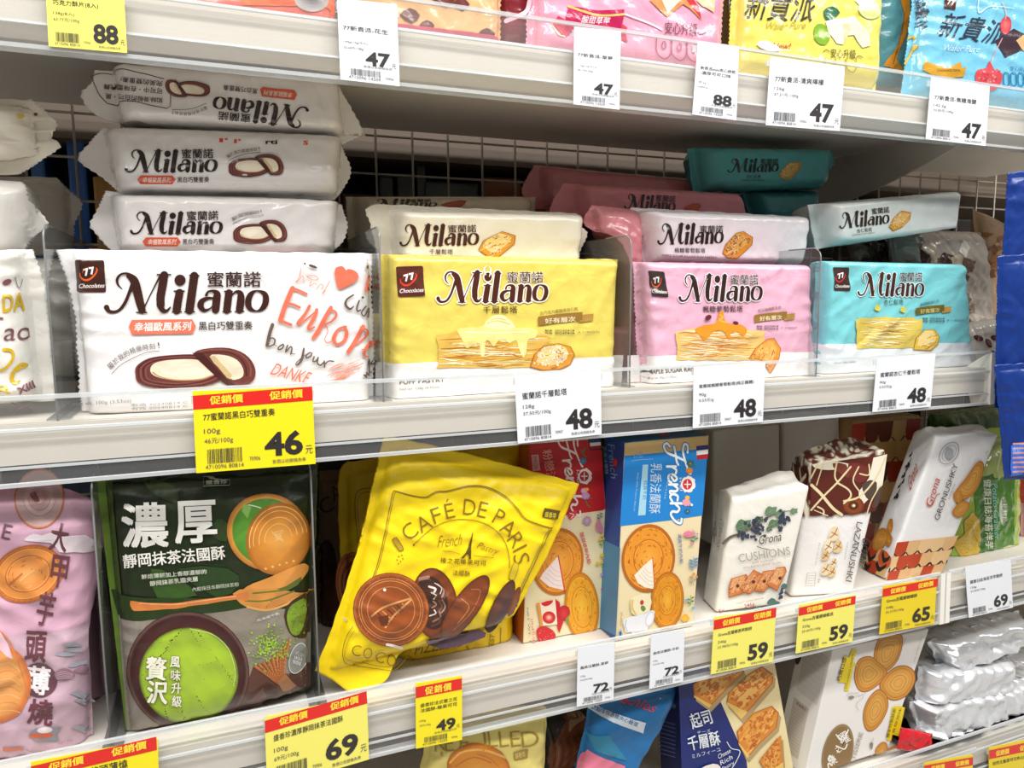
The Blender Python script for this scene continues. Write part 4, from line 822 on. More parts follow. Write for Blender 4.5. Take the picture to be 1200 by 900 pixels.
for (x, y, a) in ((1146, 396, 20), (1158, 402, 60), (1166, 396, 10), (1164, 415, 40), (1168, 424, 0)): p.disc(x, y, 6, 3.2, a, [(0, '#7a3a34'), (1, '#5a2824')], n=14)
p.done()
# ------------------------------------------------------------------ lower shelf
ZMIN[0] = 0.934
def carton(name, label, quad, y, depth, col, group=None, m=CARD, sx=0.0, sz=0.0, cat='box', side=None, top=None, bev=0.0012, zmin=None, rumple=0.0, seed=1, topfold=0.0, vcol=None, sidecol=None, topcol=None):
    """a folding carton or wrapped brick: front quad in pixels at depth y, running back by depth"""
    f = leaning(quad[3][0], quad[3][1], y, sx, sz); L = f.loc(quad); W = f.world(L); zm = ZMIN[0] if zmin is None else zmin
    dz = max(0, zm+0.0006-W[:, 2].min()); W[2:, 2] = np.maximum(W[2:, 2], zm+0.0008)
    back = -f.n*depth; back[2] = 0; B = W+back; B[2:, 2] = np.maximum(B[2:, 2], zm+0.0008)
    c = (W[2]+W[3]+B[2]+B[3])/4; t = thing(name, label, cat, c, group)
    import bmesh
    bm = bmesh.new(); v = [bm.verts.new(q) for q in list(W)+list(B)]           # 0 TL 1 TR 2 BR 3 BL, 4.. the same at the back
    for q in ((3, 2, 1, 0), (4, 5, 6, 7), (0, 1, 5, 4), (7, 6, 2, 3), (3, 0, 4, 7), (1, 2, 6, 5)): bm.faces.new([v[i] for i in q])
    bmesh.ops.recalc_face_normals(bm, faces=bm.faces[:])
    if bev: bmesh.ops.bevel(bm, geom=bm.edges[:], offset=bev, segments=3, affect='EDGES', profile=0.5)
    if rumple:
        for _ in range(5):
            ee = [e for e in bm.edges if e.calc_length() > 0.006]
            if not ee: break
            bmesh.ops.subdivide_edges(bm, edges=ee, cuts=1, use_grid_fill=False); bmesh.ops.triangulate(bm, faces=[fc for fc in bm.faces if len(fc.verts) > 4])
        ztop = W[:2, 2].mean(); r = random.Random(seed)
        K = [(Vector((r.gauss(0, 1), r.gauss(0, 1), r.gauss(0, 1))).normalized()*r.uniform(80, 240), r.uniform(0, 6)) for _ in range(5)]
        yc = (W[0][1]+B[0][1])/2; hd = max(abs(B[0][1]-W[0][1])/2, 1e-4); x0, x1 = min(W[:, 0]), max(W[:, 0])
        bm.normal_update()
        for q in bm.verts:
            n = q.normal; s = sum(abs(math.sin(q.co.dot(k)+p)) for k, p in K)/5-0.55; a = rumple
            up = max(0.0, n.z); fr = max(0.0, -n.dot(Vector(-f.n)))
            q.co += n*(s*a*(0.35+1.6*up)-a*0.3)
            if topfold and up > 0.35:
                v_ = 1-abs(q.co.y-yc)/hd; q.co.z += topfold*max(0, v_)**1.2*(0.75+0.35*math.sin((q.co.x-x0)/(x1-x0)*5+seed))+topfold*0.12*abs(math.sin(q.co.x*150+seed)+math.sin(q.co.y*200+q.co.x*90))
            q.co.z = max(q.co.z, zm+0.0004)
    me = bpy.data.meshes.new('box_body'); bm.to_mesh(me); bm.free()
    if rumple:
        for pl in me.polygons: pl.use_smooth = True
    nv = len(me.vertices); ca = me.color_attributes.new('Col', 'FLOAT_COLOR', 'POINT'); cc = np.ones((nv, 4), np.float32); cc[:, :3] = lin(col)
    if vcol:
        for i, q in enumerate(me.vertices): cc[i, :3] = vcol(q.co, lin(col))
    ca.data.foreach_set('color', cc.ravel()); put('wrapper' if rumple else 'carton_body', me, m, t)
    left = Surf(B[3], W[3]-B[3], W[0]-W[3]); topS = Surf(W[0], W[1]-W[0], B[0]-W[0]); right = Surf(W[2], B[2]-W[2], W[1]-W[2])
    t['_side'] = [float(x) for q in (B[3], W[3], B[0], W[0]) for x in PX(*q)]
    for cc_, q, d_, nm in ((sidecol, (B[3], W[3], W[0], B[0]), left.n, 'side_panel'), (topcol, (W[0], W[1], B[1], B[0]), topS.n, 'top_panel')):
        if cc_: put(nm, mesh_np(nm, [x+d_*0.00012 for x in q], [[0, 1, 2, 3]], np.tile(lin(cc_), (4, 1)), smooth=False), m, t)
    return t, f, left, topS, right
def onface(p, s, pts3):
    """painting on a face by its own corner points instead of pixels: returns pixels of world points"""
    return [PX(*q) for q in pts3]
def face_px(t, depth_pts):
    return [PX(*q) for q in depth_pts]

# taro bag, cut by the left edge
t, b = bag('snack_pouch', 'pink taro biscuit pouch at the left picture edge with brown vertical characters', [(-90, 560), (124, 572), (109, 872), (-90, 900)], 0.650, '#dcaec4', None, MATTE, cat='pouch', T=0.022, seed=81, seal=(0.02, 0.035, 0.03, 0.01), e=(0.2, 0.2, 0.2, 0.15),
           wr=0.0022, wf=0.7, fold=0.002, zig=(0, 0, 0, 0), right=[(110, 874), (106, 800), (105, 740), (113, 690), (121, 640), (124, 606), (119, 590), (80, 574)], bcol='#d9d2cc')
p = Paint(b, t, MATTE); p.poly([(-90, 745), (104, 728), (107, 800), (110, 880), (-90, 900)], '#c9aab8')
p.crop(0, 560, 140, 740, 700, 900)
p.disc(232, 120, 145, 176, 5, [(0, '#d9b4b4'), (0.3, '#c39a9c'), (0.5, '#dcbcbc'), (0.7, '#c9a6a6'), (0.93, '#cdaaa6'), (0.95, '#d3764a'), (1, '#c9703f')])
for k, q in enumerate((0.25, 0.45, 0.66)): p.stroke([(232+145*q*math.cos(a), 110+170*q*math.sin(a)) for a in np.linspace(0.2, 3.0, 9)], 7-k, '#b48a8c')
p.poly([(180, 90), (210, 80), (235, 130), (215, 140), (190, 120)], '#8d5a5c', sm=2)
biscuit(p, 165, 560, 215, 165, -20, '#d98a42', '#b5652c', '#e8a660', 3)
p.stroke([(130, 560), (60, 620)], 12, '#b8682e'); p.stroke([(200, 540), (120, 600)], 9, '#efb26c')
p.text('E', (8, 350), (58, 362), 88, '#6d4a54', 0.0)
p.poly([(150, 350), (200, 325), (250, 335), (300, 318), (360, 345), (500, 330), (590, 385), (590, 412), (380, 436), (340, 420), (300, 380), (160, 368)], '#efdfe6', sm=2); p.stroke([(150, 362), (300, 352), (480, 335), (520, 345)], 5, '#fbf3f6')
p.done('printed_design')
BRN = '#6e3d45'
p.noxf()
for ch, x, y, w_, h_, ro in (('大', 70, 629, 10.5, 17, 10), ('甲', 70, 669, 10, 19, 8), ('芋', 54, 713, 10, 20, 12)): p.char(ch, (x, y), w_, h_, BRN, ro, 0.02)
p.crop(0, 720, 140, 900, 700, 900)
p.char('頭', (212, 185), 62, 92, BRN, 4, 0.025); p.disc(230, 382, 108, 100, 15, [(0, '#6a4450'), (1, '#6a4450')]); p.char('薄', (222, 382), 72, 84, '#f4ecee', 6, 0.03, up=True); p.char('燒', (240, 568), 74, 76, BRN, 6, 0.025)
p.done('lettering')
p.crop(0, 720, 140, 900, 700, 900)
p.disc(-30, 400, 215, 235, 0, [(0, '#eaa562'), (0.8, '#e29a55'), (0.94, '#d1743c'), (1, '#d1743c')], wob=0.01); p.stroke([(0, 90), (60, 160), (110, 280), (150, 400), (175, 480)], 9, '#d8814a')
p.poly([(0, 90), (50, 170), (80, 260), (40, 240), (0, 200)], '#ecc4cf')
for k in range(7): p.stroke([(-20, 300+k*44), (60, 280+k*46), (120, 330+k*40)], 5, '#d48c4a' if k % 2 else '#f0b878', up=False)
for x, y, a in ((425, 172, 4), (435, 204, -6), (385, 228, 2), (475, 455, 4), (500, 497, 0), (480, 655, 8)): p.poly([(x-62, y), (x-20, y-13), (x+25, y-10), (x+62, y+8), (x+20, y+12), (x-30, y+12)], '#a3a3ad', sm=3)
p.poly([(400, 300), (430, 275), (490, 262), (520, 258), (522, 275), (470, 290), (440, 302)], '#a6a6b2', sm=2)
p.poly([(320, 345), (350, 318), (395, 310), (440, 338), (435, 360), (400, 378), (340, 378)], '#9a7484', sm=3); p.poly([(430, 325), (470, 300), (522, 290), (522, 325), (470, 335)], '#9a7484', sm=2)
for k in range(4): p.stroke([(335, 340+k*11), (380, 330+k*12), (430, 345+k*8)], 3, '#d9bcc8', up=False)
p.poly([(165, 705), (210, 660), (300, 650), (368, 655), (330, 700), (352, 735), (220, 738)], '#8d8f98', sm=0); p.poly([(175, 700), (220, 690), (310, 692), (300, 712), (200, 720)], '#d9633a', sm=2); p.disc(265, 672, 46, 18, -4, [(0, '#efe6e6'), (1, '#dfd2d4')], n=16)
p.text('NET 90g', (345, 760), (430, 735), 14, '#a3858f'); p.poly([(20, 770), (140, 775), (140, 790), (20, 795)], '#c9785a'); p.stroke([(150, 782), (250, 806)], 2.5, '#8d7f86')
p.noxf(); p.done('biscuit_picture')

# matcha pouch
t, b = bag('snack_pouch', 'dark green matcha biscuit pouch with bowl of green tea, large white characters', [(115, 556), (373, 542), (364, 808), (147, 860)], 0.645, '#1d2a10', None, FILM2, cat='pouch', T=0.020, seed=83, seal=(0.035, 0.035, 0.03, 0.015), e=(0.16, 0.16, 0.2, 0.14),
           wr=0.0012, wf=0.6, fold=0.002, zig=(0, 0, 0, 0), bcol='#3a4a1e')
p = Paint(b, t, FILM2)
p.poly([(113, 560), (123, 559), (150, 850), (148, 858)], '#66862a'); p.poly([(123, 558), (132, 558), (158, 852), (150, 852)], '#3d521c')
p.crop(110, 540, 380, 700, 1200, 711)
for P, c in (([(300, 560), (420, 600), (540, 700), (330, 711)], '#34541c'), ([(440, 560), (700, 560), (760, 640), (640, 711)], '#26401a'), ([(250, 70), (420, 130), (430, 220), (300, 160)], '#33421f'), ([(640, 300), (700, 330), (690, 420), (610, 380)], '#2a3d16')): p.poly(P, c, sm=2)
p.disc(905, 370, 214, 200, 20, [(0, '#5f9a34'), (0.7, '#568f2f'), (0.86, '#4c8229'), (0.88, '#c98d3d'), (1, '#a8692a')]); p.poly([(780, 220), (820, 240), (800, 300), (770, 260)], '#86b45a'); p.stroke([(805, 228), (840, 235), (870, 245)], 5, '#dfe9cf')
p.disc(960, 405, 165, 190, 18, [(0, '#dfa04c'), (0.5, '#cf8934'), (0.85, '#c57c2c'), (1, '#a3601f')])
for q, wd in ((0.9, 5), (0.78, 4), (0.6, 4), (0.42, 3)): p.stroke([(960+165*q*math.cos(a)*0.95-190*q*math.sin(a)*0.3, 405+165*q*math.cos(a)*0.3+190*q*math.sin(a)*0.95) for a in np.linspace(2.6, 5.8, 14)], wd, '#edbe72')
for k in range(4): p.stroke([(925+k*14, 365+k*7), (955+k*10, 405+k*4)], 3, '#eec684', up=False); p.stroke([(985-k*4, 360+k*12), (940+k*2, 372+k*14)], 3, '#eec684', up=False)
for k in range(5): p.disc(895+k*36, 560-k*10, 9, 8, 0, [(0, '#f2cd8a'), (1, '#c98b3c')], up=False, n=10)
p.poly([(740, 711), (800, 650), (900, 610), (1060, 540), (1105, 535), (1118, 560), (1060, 640), (960, 690), (900, 720), (780, 720)], '#d59146', sm=3); p.poly([(830, 668), (900, 672), (1000, 650), (1080, 600), (1060, 645), (960, 690), (860, 690)], '#5d6a24', sm=2)
p.crop(110, 690, 380, 870, 1200, 800)
p.poly([(127, 130), (700, 108), (800, 90), (1000, 90), (1130, 60), (1128, 500), (1000, 545), (640, 690), (330, 745), (175, 735)], '#8b8375')
p.poly([(127, 130), (240, 124), (210, 420), (330, 740), (175, 735)], '#948b82'); p.poly([(700, 690), (830, 400), (1000, 440), (1128, 380), (1128, 500), (1000, 545)], '#5b3a30'); p.poly([(760, 600), (900, 480), (960, 560), (740, 650)], '#4a2c26', sm=2); p.poly([(800, 590), (880, 510), (900, 560)], '#6b463c')
p.poly([(0+90, 0), (1130, 0), (1130, 65), (800, 95), (700, 112), (125, 132)], '#23370f')
p.poly([(760, 0), (1130, 0), (1100, 20), (1000, 70), (880, 110), (800, 95), (740, 50)], '#c98842', sm=2); p.stroke([(790, 60), (900, 58), (1040, 10)], 9, '#66722a'); p.stroke([(800, 92), (900, 108), (1000, 78), (1060, 40)], 12, '#e0a55a'); p.stroke([(830, 20), (940, 10), (1000, 0)], 9, '#66722a')
p.poly([(190, 60), (240, 66), (400, 72), (560, 52), (740, 28), (800, 10), (800, 60), (740, 52), (560, 80), (400, 102), (240, 112), (200, 105)], '#c9793f', sm=2); p.stroke([(240, 72), (420, 78), (600, 54), (740, 36)], 5, '#e8a76e')
# bowl
p.disc(490, 430, 322, 312, 30, [(0, '#3c1d1c'), (0.8, '#4a2522'), (0.93, '#3a1c1c'), (0.97, '#6d4a44'), (1, '#2c1414')])
p.disc(495, 450, 258, 252, 0, [(0, '#a6c63a'), (0.6, '#a2c233'), (0.93, '#9cbc34'), (0.97, '#7f9a2c'), (1, '#55701f')]); p.z += 1
r = random.Random(2)
for k in range(90):
    a = r.uniform(0, 6.28); q = math.sqrt(r.random())*230; p.disc(495+q*math.cos(a), 450+q*math.sin(a), r.uniform(1.5, 4), r.uniform(1.5, 3), 0, [(0, r.choice(['#b9d24c', '#8fb02c', '#c6d870'])), (1, '#a9c63e')], up=False, n=6)
p.stroke([(500, 205), (620, 235), (700, 310), (735, 420), (728, 500)], 5, '#c3d676')
# powder heap and whisk
p.poly([(1010, 80), (1060, 40), (1128, 20), (1125, 220), (1060, 250), (1015, 220), (990, 140)], '#3a2a18', sm=2); p.poly([(1015, 100), (1060, 60), (1105, 50), (1100, 150), (1070, 230), (1030, 230), (1005, 160)], '#7d9b2b', sm=3)
for k in range(60): p.disc(r.uniform(1015, 1095), r.uniform(70, 225), r.uniform(3, 8), r.uniform(3, 6), r.uniform(0, 180), [(0, r.choice(['#9cb83a', '#5f7d20', '#b6cc55'])), (1, '#6b8a25')], up=False, n=6)
for k in range(26):
    u = k/25; x0 = 835+190*u; y0 = 400-150*u+30*math.sin(u*3.1); p.stroke([(x0, y0), (x0+(970-x0)*0.45+10*(0.5-u), y0+(490-y0)*0.5), (960+u*30, 490-u*10)], 9, ['#a55f33', '#c67c46', '#7d4224'][k % 3], up=False)
p.poly([(955, 480), (1000, 440), (1055, 500), (1000, 530), (985, 530)], '#b07a50')
for k in range(220): p.disc(r.gauss(925, 52), r.gauss(300, 42)-0.0, r.uniform(3, 9), r.uniform(3, 6), r.uniform(0, 180), [(0, r.choice(['#a9cc45', '#7ea62c', '#c2dc6c'])), (1, '#86ab34')], up=False, n=6)
p.disc(1062, 355, 42, 82, 18, [(0, '#7a7d78'), (1, '#8b8d88')]); p.stroke([(1062+42*math.cos(a)*0.95-82*math.sin(a)*.3, 355+13*math.cos(a)+78*math.sin(a)) for a in np.linspace(0, 6.28, 17)[:-1]], 3.5, '#d8d8d4', closed=True); p.char('盛香珍', (1062, 355), 34, 22, '#d8d8d4', -72)
p.text('北海道牛乳', (850, 168), (968, 128), 14, '#dfe4d4')
p.noxf(); p.done('tea_bowl_picture')
p.crop(110, 540, 380, 700, 1200, 711)
CW = '#dcdad3'
p.text('濃', (148, 452), (392, 446), 236, CW, 0.03); p.text('厚', (425, 430), (645, 420), 222, CW, 0.03); p.text('靜岡抹茶法國酥', (156, 556), (686, 508), 72, '#e4e2da', 0.018)
p.text('鮮焙薄餅加上香醇濃郁的', (250, 612), (588, 584), 25, '#d5d6c8', 0.01); p.text('靜岡抹茶乳霜夾層', (294, 648), (542, 622), 26, '#d5d6c8', 0.01); p.text('內餡採日本靜岡抹茶粉', (516, 676), (756, 648), 22, '#c9cbb9', 0.0)
p.stroke([(572, 78), (708, 90), (706, 122), (572, 128)], 3, '#c9cbb9', sm=0, closed=True); p.text('盛香珍', (584, 118), (696, 114), 26, '#c9cbb9', 0.01)
p.crop(110, 690, 380, 870, 1200, 800)
for tx, x, y, w_, h_ in (('贅', 326, 408, 54, 60), ('沢', 332, 532, 54, 60)): p.char(tx, (x, y), w_+3, h_+3, '#5d6a20', 3, 0.05, up=True); p.char(tx, (x, y), w_, h_, '#efedd8', 3, 0.03, up=True)
for k, tx in enumerate('風味升級'): p.char(tx, (424+k*3, 374+k*68), 28, 31, '#5d6a20', 3, 0.05, up=(k == 0))
p.z += 1
for k, tx in enumerate('風味升級'): p.char(tx, (424+k*3, 374+k*68), 26, 29, '#efedd8', 3, 0.02)
p.done('lettering')

# yellow cafe pouches
YP = '#fadb0c'
G6 = 'yellow wafer pouches on the lower shelf'
LN = '#8a6d1a'
def choc(p, cx, cy, rx, ry, rot, seed, tower=True, base='#9a4d1e', edge='#6d3214', hi='#b8642c'):
    p.disc(cx, cy, rx, ry, rot, [(0, base), (0.7, base), (0.9, '#8d4419'), (0.96, hi), (1, edge)])
    ca, sa = math.cos(math.radians(rot)), math.sin(math.radians(rot)); g = lambda u, v: (cx+rx*u*ca-ry*v*sa, cy+rx*u*sa+ry*v*ca)
    wd = math.sqrt(abs(rx*ry))
    for q, c in ((0.84, '#c98a52'), (0.78, '#c98a52'), (0.62, '#c98a52')): p.stroke([g(q*math.cos(a), q*math.sin(a)) for a in np.linspace(0, 6.28, 29)[:-1]], wd*0.022, c, sm=2, closed=True)
    for k in range(22):
        a = k/22*6.28; p.disc(*g(0.9*math.cos(a), 0.9*math.sin(a)), wd*0.03, wd*0.02, rot, [(0, '#d2925a'), (1, edge)], up=False, n=6)
    if tower:
        for P in ([(-0.42, 0.34), (-0.18, -0.02), (0.36, -0.46)], [(0.02, 0.5), (0.12, 0.12), (0.4, -0.44)]): p.stroke([g(*q) for q in P], wd*0.05, '#d39a60')
        for k in range(6): u = k/6; p.stroke([g(-0.3+0.62*u, 0.2-0.55*u), g(0.06+0.3*u, 0.36-0.7*u)], wd*0.035, '#c98a52' if k % 2 else edge, up=False, sm=0)
        p.poly([g(-0.25, 0.3), g(-0.02, 0.14), g(0.06, 0.44), g(-0.1, 0.5)], edge)
def cafe_front(p):
    """drawn in the pixels of the big pouch"""
    p.crop(365, 505, 685, 665, 1200, 600)
    fr = [(215, 760), (285, 600), (330, 400), (356, 275), (372, 264), (430, 280), (500, 290), (545, 266), (600, 262), (690, 240), (770, 245), (850, 285), (905, 340), (940, 385), (1000, 410), (1048, 425), (1050, 440), (960, 620), (900, 760)]
    p.stroke(fr, 3.2, LN, sm=3); p.stroke([(x+(650-x)*0.025+0, y+(430-y)*0.03) for x, y in fr], 2.2, LN, sm=3)
    wavy = [(400, 470), (420, 425), (500, 375), (590, 340), (690, 330), (790, 352), (860, 405), (900, 470), (922, 560)]
    Q = smooth_path(wavy, 12); d = np.concatenate([[0], np.cumsum(np.linalg.norm(np.diff(Q, axis=0), axis=1))])
    for ch, x, y, ro, hw in (('C', 430, 440, -38, 30), ('A', 492, 405, -30, 30), ('F', 548, 370, -18, 20), ('É', 604, 340, -12, 20), ('D', 694, 334, 6, 26), ('E', 752, 345, 14, 19), ('P', 824, 378, 28, 20), ('A', 866, 424, 38, 28), ('R', 898, 478, 52, 24), ('I', 915, 515, 62, 4), ('S', 922, 560, 76, 22)):
        p.char(ch, (x, y), hw, 34 if ch != 'É' else 42, LN, ro, -0.012)
    p.stroke([(448, 500), (500, 450), (560, 410), (640, 388), (730, 396), (800, 430), (850, 490), (868, 560), (868, 600)], 3, LN); p.disc(448, 500, 5, 5, 0, [(0, LN), (1, LN)], n=8)
    p.poly([(708, 436), (700, 470), (688, 510), (676, 535), (656, 558), (668, 558), (680, 540), (690, 542), (690, 562), (700, 560), (700, 520), (706, 470)], '#5d4a16')
    p.text('French', (552, 512), (655, 500), 50, LN, -0.012, shear=0.35); p.text('Pastry', (718, 520), (806, 550), 38, LN, -0.012, shear=0.35)
    p.stroke([(575, 526), (620, 530), (650, 540)], 2, LN); p.stroke([(712, 545), (760, 552), (800, 556)], 2, LN)
    p.poly([(372, 466), (398, 505), (404, 520), (390, 528), (378, 520), (352, 480)], '#b89a22', sm=2); p.stroke([(354, 478), (372, 466), (400, 508), (402, 522), (386, 526), (356, 482)], 3, '#5d4a16', sm=0)
    for (x, y) in ((382, 550), (396, 545), (375, 565), (390, 572), (400, 560), (380, 582)): p.disc(x, y, 3.5, 3, 0, [(0, '#6d5418'), (1, '#6d5418')], n=6)
    p.poly([(1022, 336), (1092, 350), (1080, 388), (1012, 376)], '#5d4a16'); p.text('盛香珍', (1022, 376), (1072, 384), 24, '#e8d43a', 0.01, up=True)
    p.text('榛之花榛果可可', (565, 578), (765, 592), 24, '#5d4a16', 0.005, space=1.15); p.text('法國酥', (618, 632), (694, 638), 24, '#5d4a16', 0.005, space=1.1)
    p.stroke([(895, 590), (880, 640)], 30, '#b89a22', cap=True); p.stroke([(895, 590), (880, 640)], 22, '#d8c020', cap=True)
t, b = bag('snack_pouch', 'bright yellow pouch with chocolate wafer discs, tilted in front of the other yellow ones', [(454, 512), (679, 566), (600, 724), (378, 790)], 0.638, YP, G6, MATTE, cat='pouch', back=0.6, T=0.018, seed=85, sz=0.05, seal=(0.03, 0.03, 0.05, 0.01), e=(0.2, 0.2, 0.35, 0.2),
           wr=0.0015, wf=0.75, fold=0.0013, zig=(0, 0, 0, 0), wav=0.0003, left=[(369, 786), (394, 722), (420, 640), (440, 560), (450, 520), (454, 513)], right=[(602, 722), (642, 650), (664, 600), (679, 567)], top=[(454, 513), (462, 512), (560, 535), (679, 567)],
           bottom=[(369, 786), (388, 796), (413, 813), (432, 808), (453, 796), (470, 765), (500, 756), (560, 742), (602, 722)])
p = Paint(b, t, MATTE); cafe_front(p); p.done('lettering')
p.crop(365, 650, 685, 820, 1200, 638)
p.disc(540, 215, 100, 160, -8, [(0, '#6d3416'), (0.9, '#7d3d1a'), (1, '#55270f')]); p.disc(525, 210, 72, 118, -8, [(0, '#2c1610'), (0.5, '#4a2a1c'), (1, '#38201a')])
r = random.Random(4)
for k in range(16): a = r.uniform(-0.2, 1.6); q = r.uniform(0.4, 0.95); p.stroke([(500+80*q*math.cos(a), 205-0+120*q*math.sin(a)*(1 if k % 2 else -1)), (515+80*q*math.cos(a+.3), 205+120*q*math.sin(a+.3)*(1 if k % 2 else -1)), (500+80*q*math.cos(a+.6), 205+120*q*math.sin(a+.6)*(1 if k % 2 else -1))], r.uniform(3, 9), r.choice(['#e9dcd2', '#9a7464', '#6a4434']), up=(k % 5 == 0))
choc(p, 348, 240, 168, 162, 20, 5)
p.disc(672, 232, 58, 172, 35, [(0, '#8d4a24'), (0.85, '#7d3d1c'), (1, '#5b2a12')]); p.stroke([(655, 190), (690, 230), (640, 300)], 4, '#c08050'); p.stroke([(700, 150), (740, 160), (700, 250), (620, 330)], 3, '#b87848')
p.disc(828, 225, 36, 128, 26, [(0, '#6d4436'), (0.8, '#5d382c'), (1, '#43261c')]); p.disc(846, 232, 20, 90, 26, [(0, '#4d3c44'), (1, '#5d4038')]); p.disc(888, 205, 18, 70, 20, [(0, '#8d4a20'), (1, '#6d3414')])
p.poly([(500, 380), (600, 360), (740, 330), (760, 360), (640, 400), (560, 410)], '#6d5566', sm=2)
p.disc(320, 152, 7, 7, 0, [(0, '#f4efe8'), (1, '#f4efe8')], n=8); p.disc(144, 276, 8, 6, 0, [(0, '#efeae0'), (1, '#efeae0')], n=8); p.stroke([(330, 392), (360, 398), (395, 408)], 12, '#efe6dc')
p.done('wafer_picture')
p.crop(365, 650, 685, 820, 1200, 638)
p.stroke([(180, 310), (150, 360), (135, 420), (140, 460), (160, 480), (230, 490), (300, 500), (360, 505), (400, 470), (420, 440)], 3, LN); p.stroke([(188, 330), (160, 375), (146, 425), (152, 455), (235, 475), (350, 490), (385, 462)], 2, LN)
for ch, x, y, ro in (('C', 196, 418, 8), ('O', 246, 430, 10), ('C', 300, 448, 10), ('O', 350, 462, 10)): p.char(ch, (x, y), 20, 24, LN, ro, -0.01)
p.done('lettering')
# the other pouches behind it
t, b = bag('snack_pouch', 'second yellow pouch standing right behind the tilted front pouch', [(446, 532), (610, 518), (602, 772), (462, 804)], 0.692, '#ecc912', G6, MATTE, cat='pouch', T=0.02, seed=86, seal=(0.03, 0.03, 0.05, 0.01), e=(0.2, 0.2, 0.3, 0.2), wr=0.0016, zig=(0, 0, 0, 0), right=[(602, 772), (598, 740), (598, 690), (604, 600), (610, 518)])
p = Paint(b, t, MATTE); p.crop(365, 650, 685, 820, 1200, 638)
p.stroke([(420, 440), (470, 470), (560, 480), (640, 470), (690, 430), (680, 400)], 3, LN); p.stroke([(420, 455), (470, 484), (560, 494), (650, 482), (705, 436)], 2, LN); p.text('PIZZELLE', (452, 440), (660, 400), 42, LN, 0.0, shear=0.4); p.text('NET WT 100g', (460, 520), (520, 505), 12, LN)
p.stroke([(778, 400), (784, 420), (826, 414), (832, 330), (830, 320)], 3, LN, sm=0); p.text('EST', (800, 398), (806, 350), 22, LN); p.disc(600, 330, 120, 60, -14, [(0, '#7d3d1c'), (1, '#55270f')]); p.done()
t, b = bag('snack_pouch', 'shaded yellow pouch with thin frame line, left behind the tilted yellow pouch', [(404, 545), (470, 530), (460, 770), (404, 772)], 0.738, '#e8c414', G6, MATTE, cat='pouch', T=0.014, seed=87, seal=(0.05, 0.03, 0.05, 0.01), e=(0.3, 0.3, 0.3, 0.2), zig=(0, 0, 0, 0), left=[(404, 772), (402, 700), (397, 620), (397, 560), (404, 543), (418, 541)])  # yellow dimmed for the shadow behind the front pouch
p = Paint(b, t, MATTE); p.stroke([(460, 580), (430, 572), (416, 584), (420, 640), (424, 690)], 0.9, LN); p.stroke([(460, 583), (432, 576), (419, 587), (423, 640), (427, 690)], 0.6, LN); choc(p, 418, 690, 24, 44, -10, 4, tower=False, base='#6d3220'); p.done()
t, b = bag('snack_pouch', 'shaded brown-labelled pouch squeezed between the divider and the yellow pouches', [(374, 552), (452, 546), (452, 770), (374, 780)], 0.80, '#8a6a48', G6, MATTE, cat='pouch', T=0.02, seed=88, seal=(0.03, 0.03, 0.05, 0.01), e=(0.3, 0.3, 0.3, 0.2), zig=(0, 0, 0, 0))
p = Paint(b, t, MATTE); p.char('C', (382, 592), 8, 9, '#3a2418', -30, -0.01); p.char('A', (394, 577), 7, 9, '#3a2418', -25, -0.01); p.disc(382, 668, 13, 36, 0, [(0, '#4a2418'), (0.8, '#3a1a12'), (1, '#2c120c')]); p.disc(388, 700, 22, 40, -10, [(0, '#55291b'), (1, '#33160f')]); p.char('CO', (383, 733), 8, 6, '#5a4320', 5); p.done()

# French biscuit boxes
def sprig(p, x, y, s, col, leaf, flip=1, n=4, fl=None):
    p.stroke([(x, y), (x+flip*s*0.2, y-s*0.6), (x+flip*s*0.15, y-s*1.4)], s*0.07, leaf); p.z += 1
    for k in range(n):
        yy = y-s*(0.3+1.0*k/n); sd = 1 if k % 2 else -1; p.poly([(x+flip*s*0.15, yy), (x+flip*s*0.15+sd*s*0.3, yy-s*0.22), (x+flip*s*0.15+sd*s*0.5, yy-s*0.12), (x+flip*s*0.15+sd*s*0.28, yy+s*0.04)], leaf, up=False, sm=2)
    if fl:
        for k, (dx, dy) in enumerate(((0, -1.5), (0.35, -1.1), (-0.3, -0.95))): p.disc(x+dx*s, y+dy*s, s*0.2, s*0.17, 0, [(0, '#f2c23a'), (0.35, col), (1, col)], n=10)
def script_french(p, P0, P1, h, col, halo=None):
    """the word set downwards, letters' tops to the right"""
    M0 = p.M; P0, P1 = (tuple(M0[:, :2]@np.array(q, float)+M0[:, 2]) for q in (P0, P1)); h = h*abs(M0[0, 0]); p.xf(P0, P1, (P0[0]+h*(P1[1]-P0[1])/math.hypot(P1[0]-P0[0], P1[1]-P0[1]), P0[1]-h*(P1[0]-P0[0])/math.hypot(P1[0]-P0[0], P1[1]-P0[1])), (0, 0, 100, 40))
    st = [[(14, 2), (6, 1), (4, 6), (12, 9), (24, 7), (38, 2), (40, 0)], [(24, 7), (18, 20), (12, 34), (4, 38), (1, 33), (5, 29)], [(6, 22), (14, 21), (24, 20), (28, 18)], [(30, 22), (29, 36)], [(30, 28), (34, 22), (38, 23)],
          [(40, 31), (47, 27), (45, 22), (40, 26), (40, 34), (46, 35), (49, 31)], [(52, 22), (51, 35)], [(52, 28), (57, 22), (60, 26), (59, 34), (62, 34)], [(71, 24), (66, 23), (63, 30), (66, 35), (72, 32)], [(78, 2), (75, 20), (74, 35)], [(75, 28), (81, 22), (85, 26), (84, 33), (88, 36), (96, 30), (99, 22), (94, 20)]]
    if halo:
        p.z += 1
        for q in st: p.stroke(q, 5.4, halo, up=False, sm=5)
    p.z += 1
    for q in st: p.stroke(q, 3.0, col, up=False, sm=5)
    p.M = M0
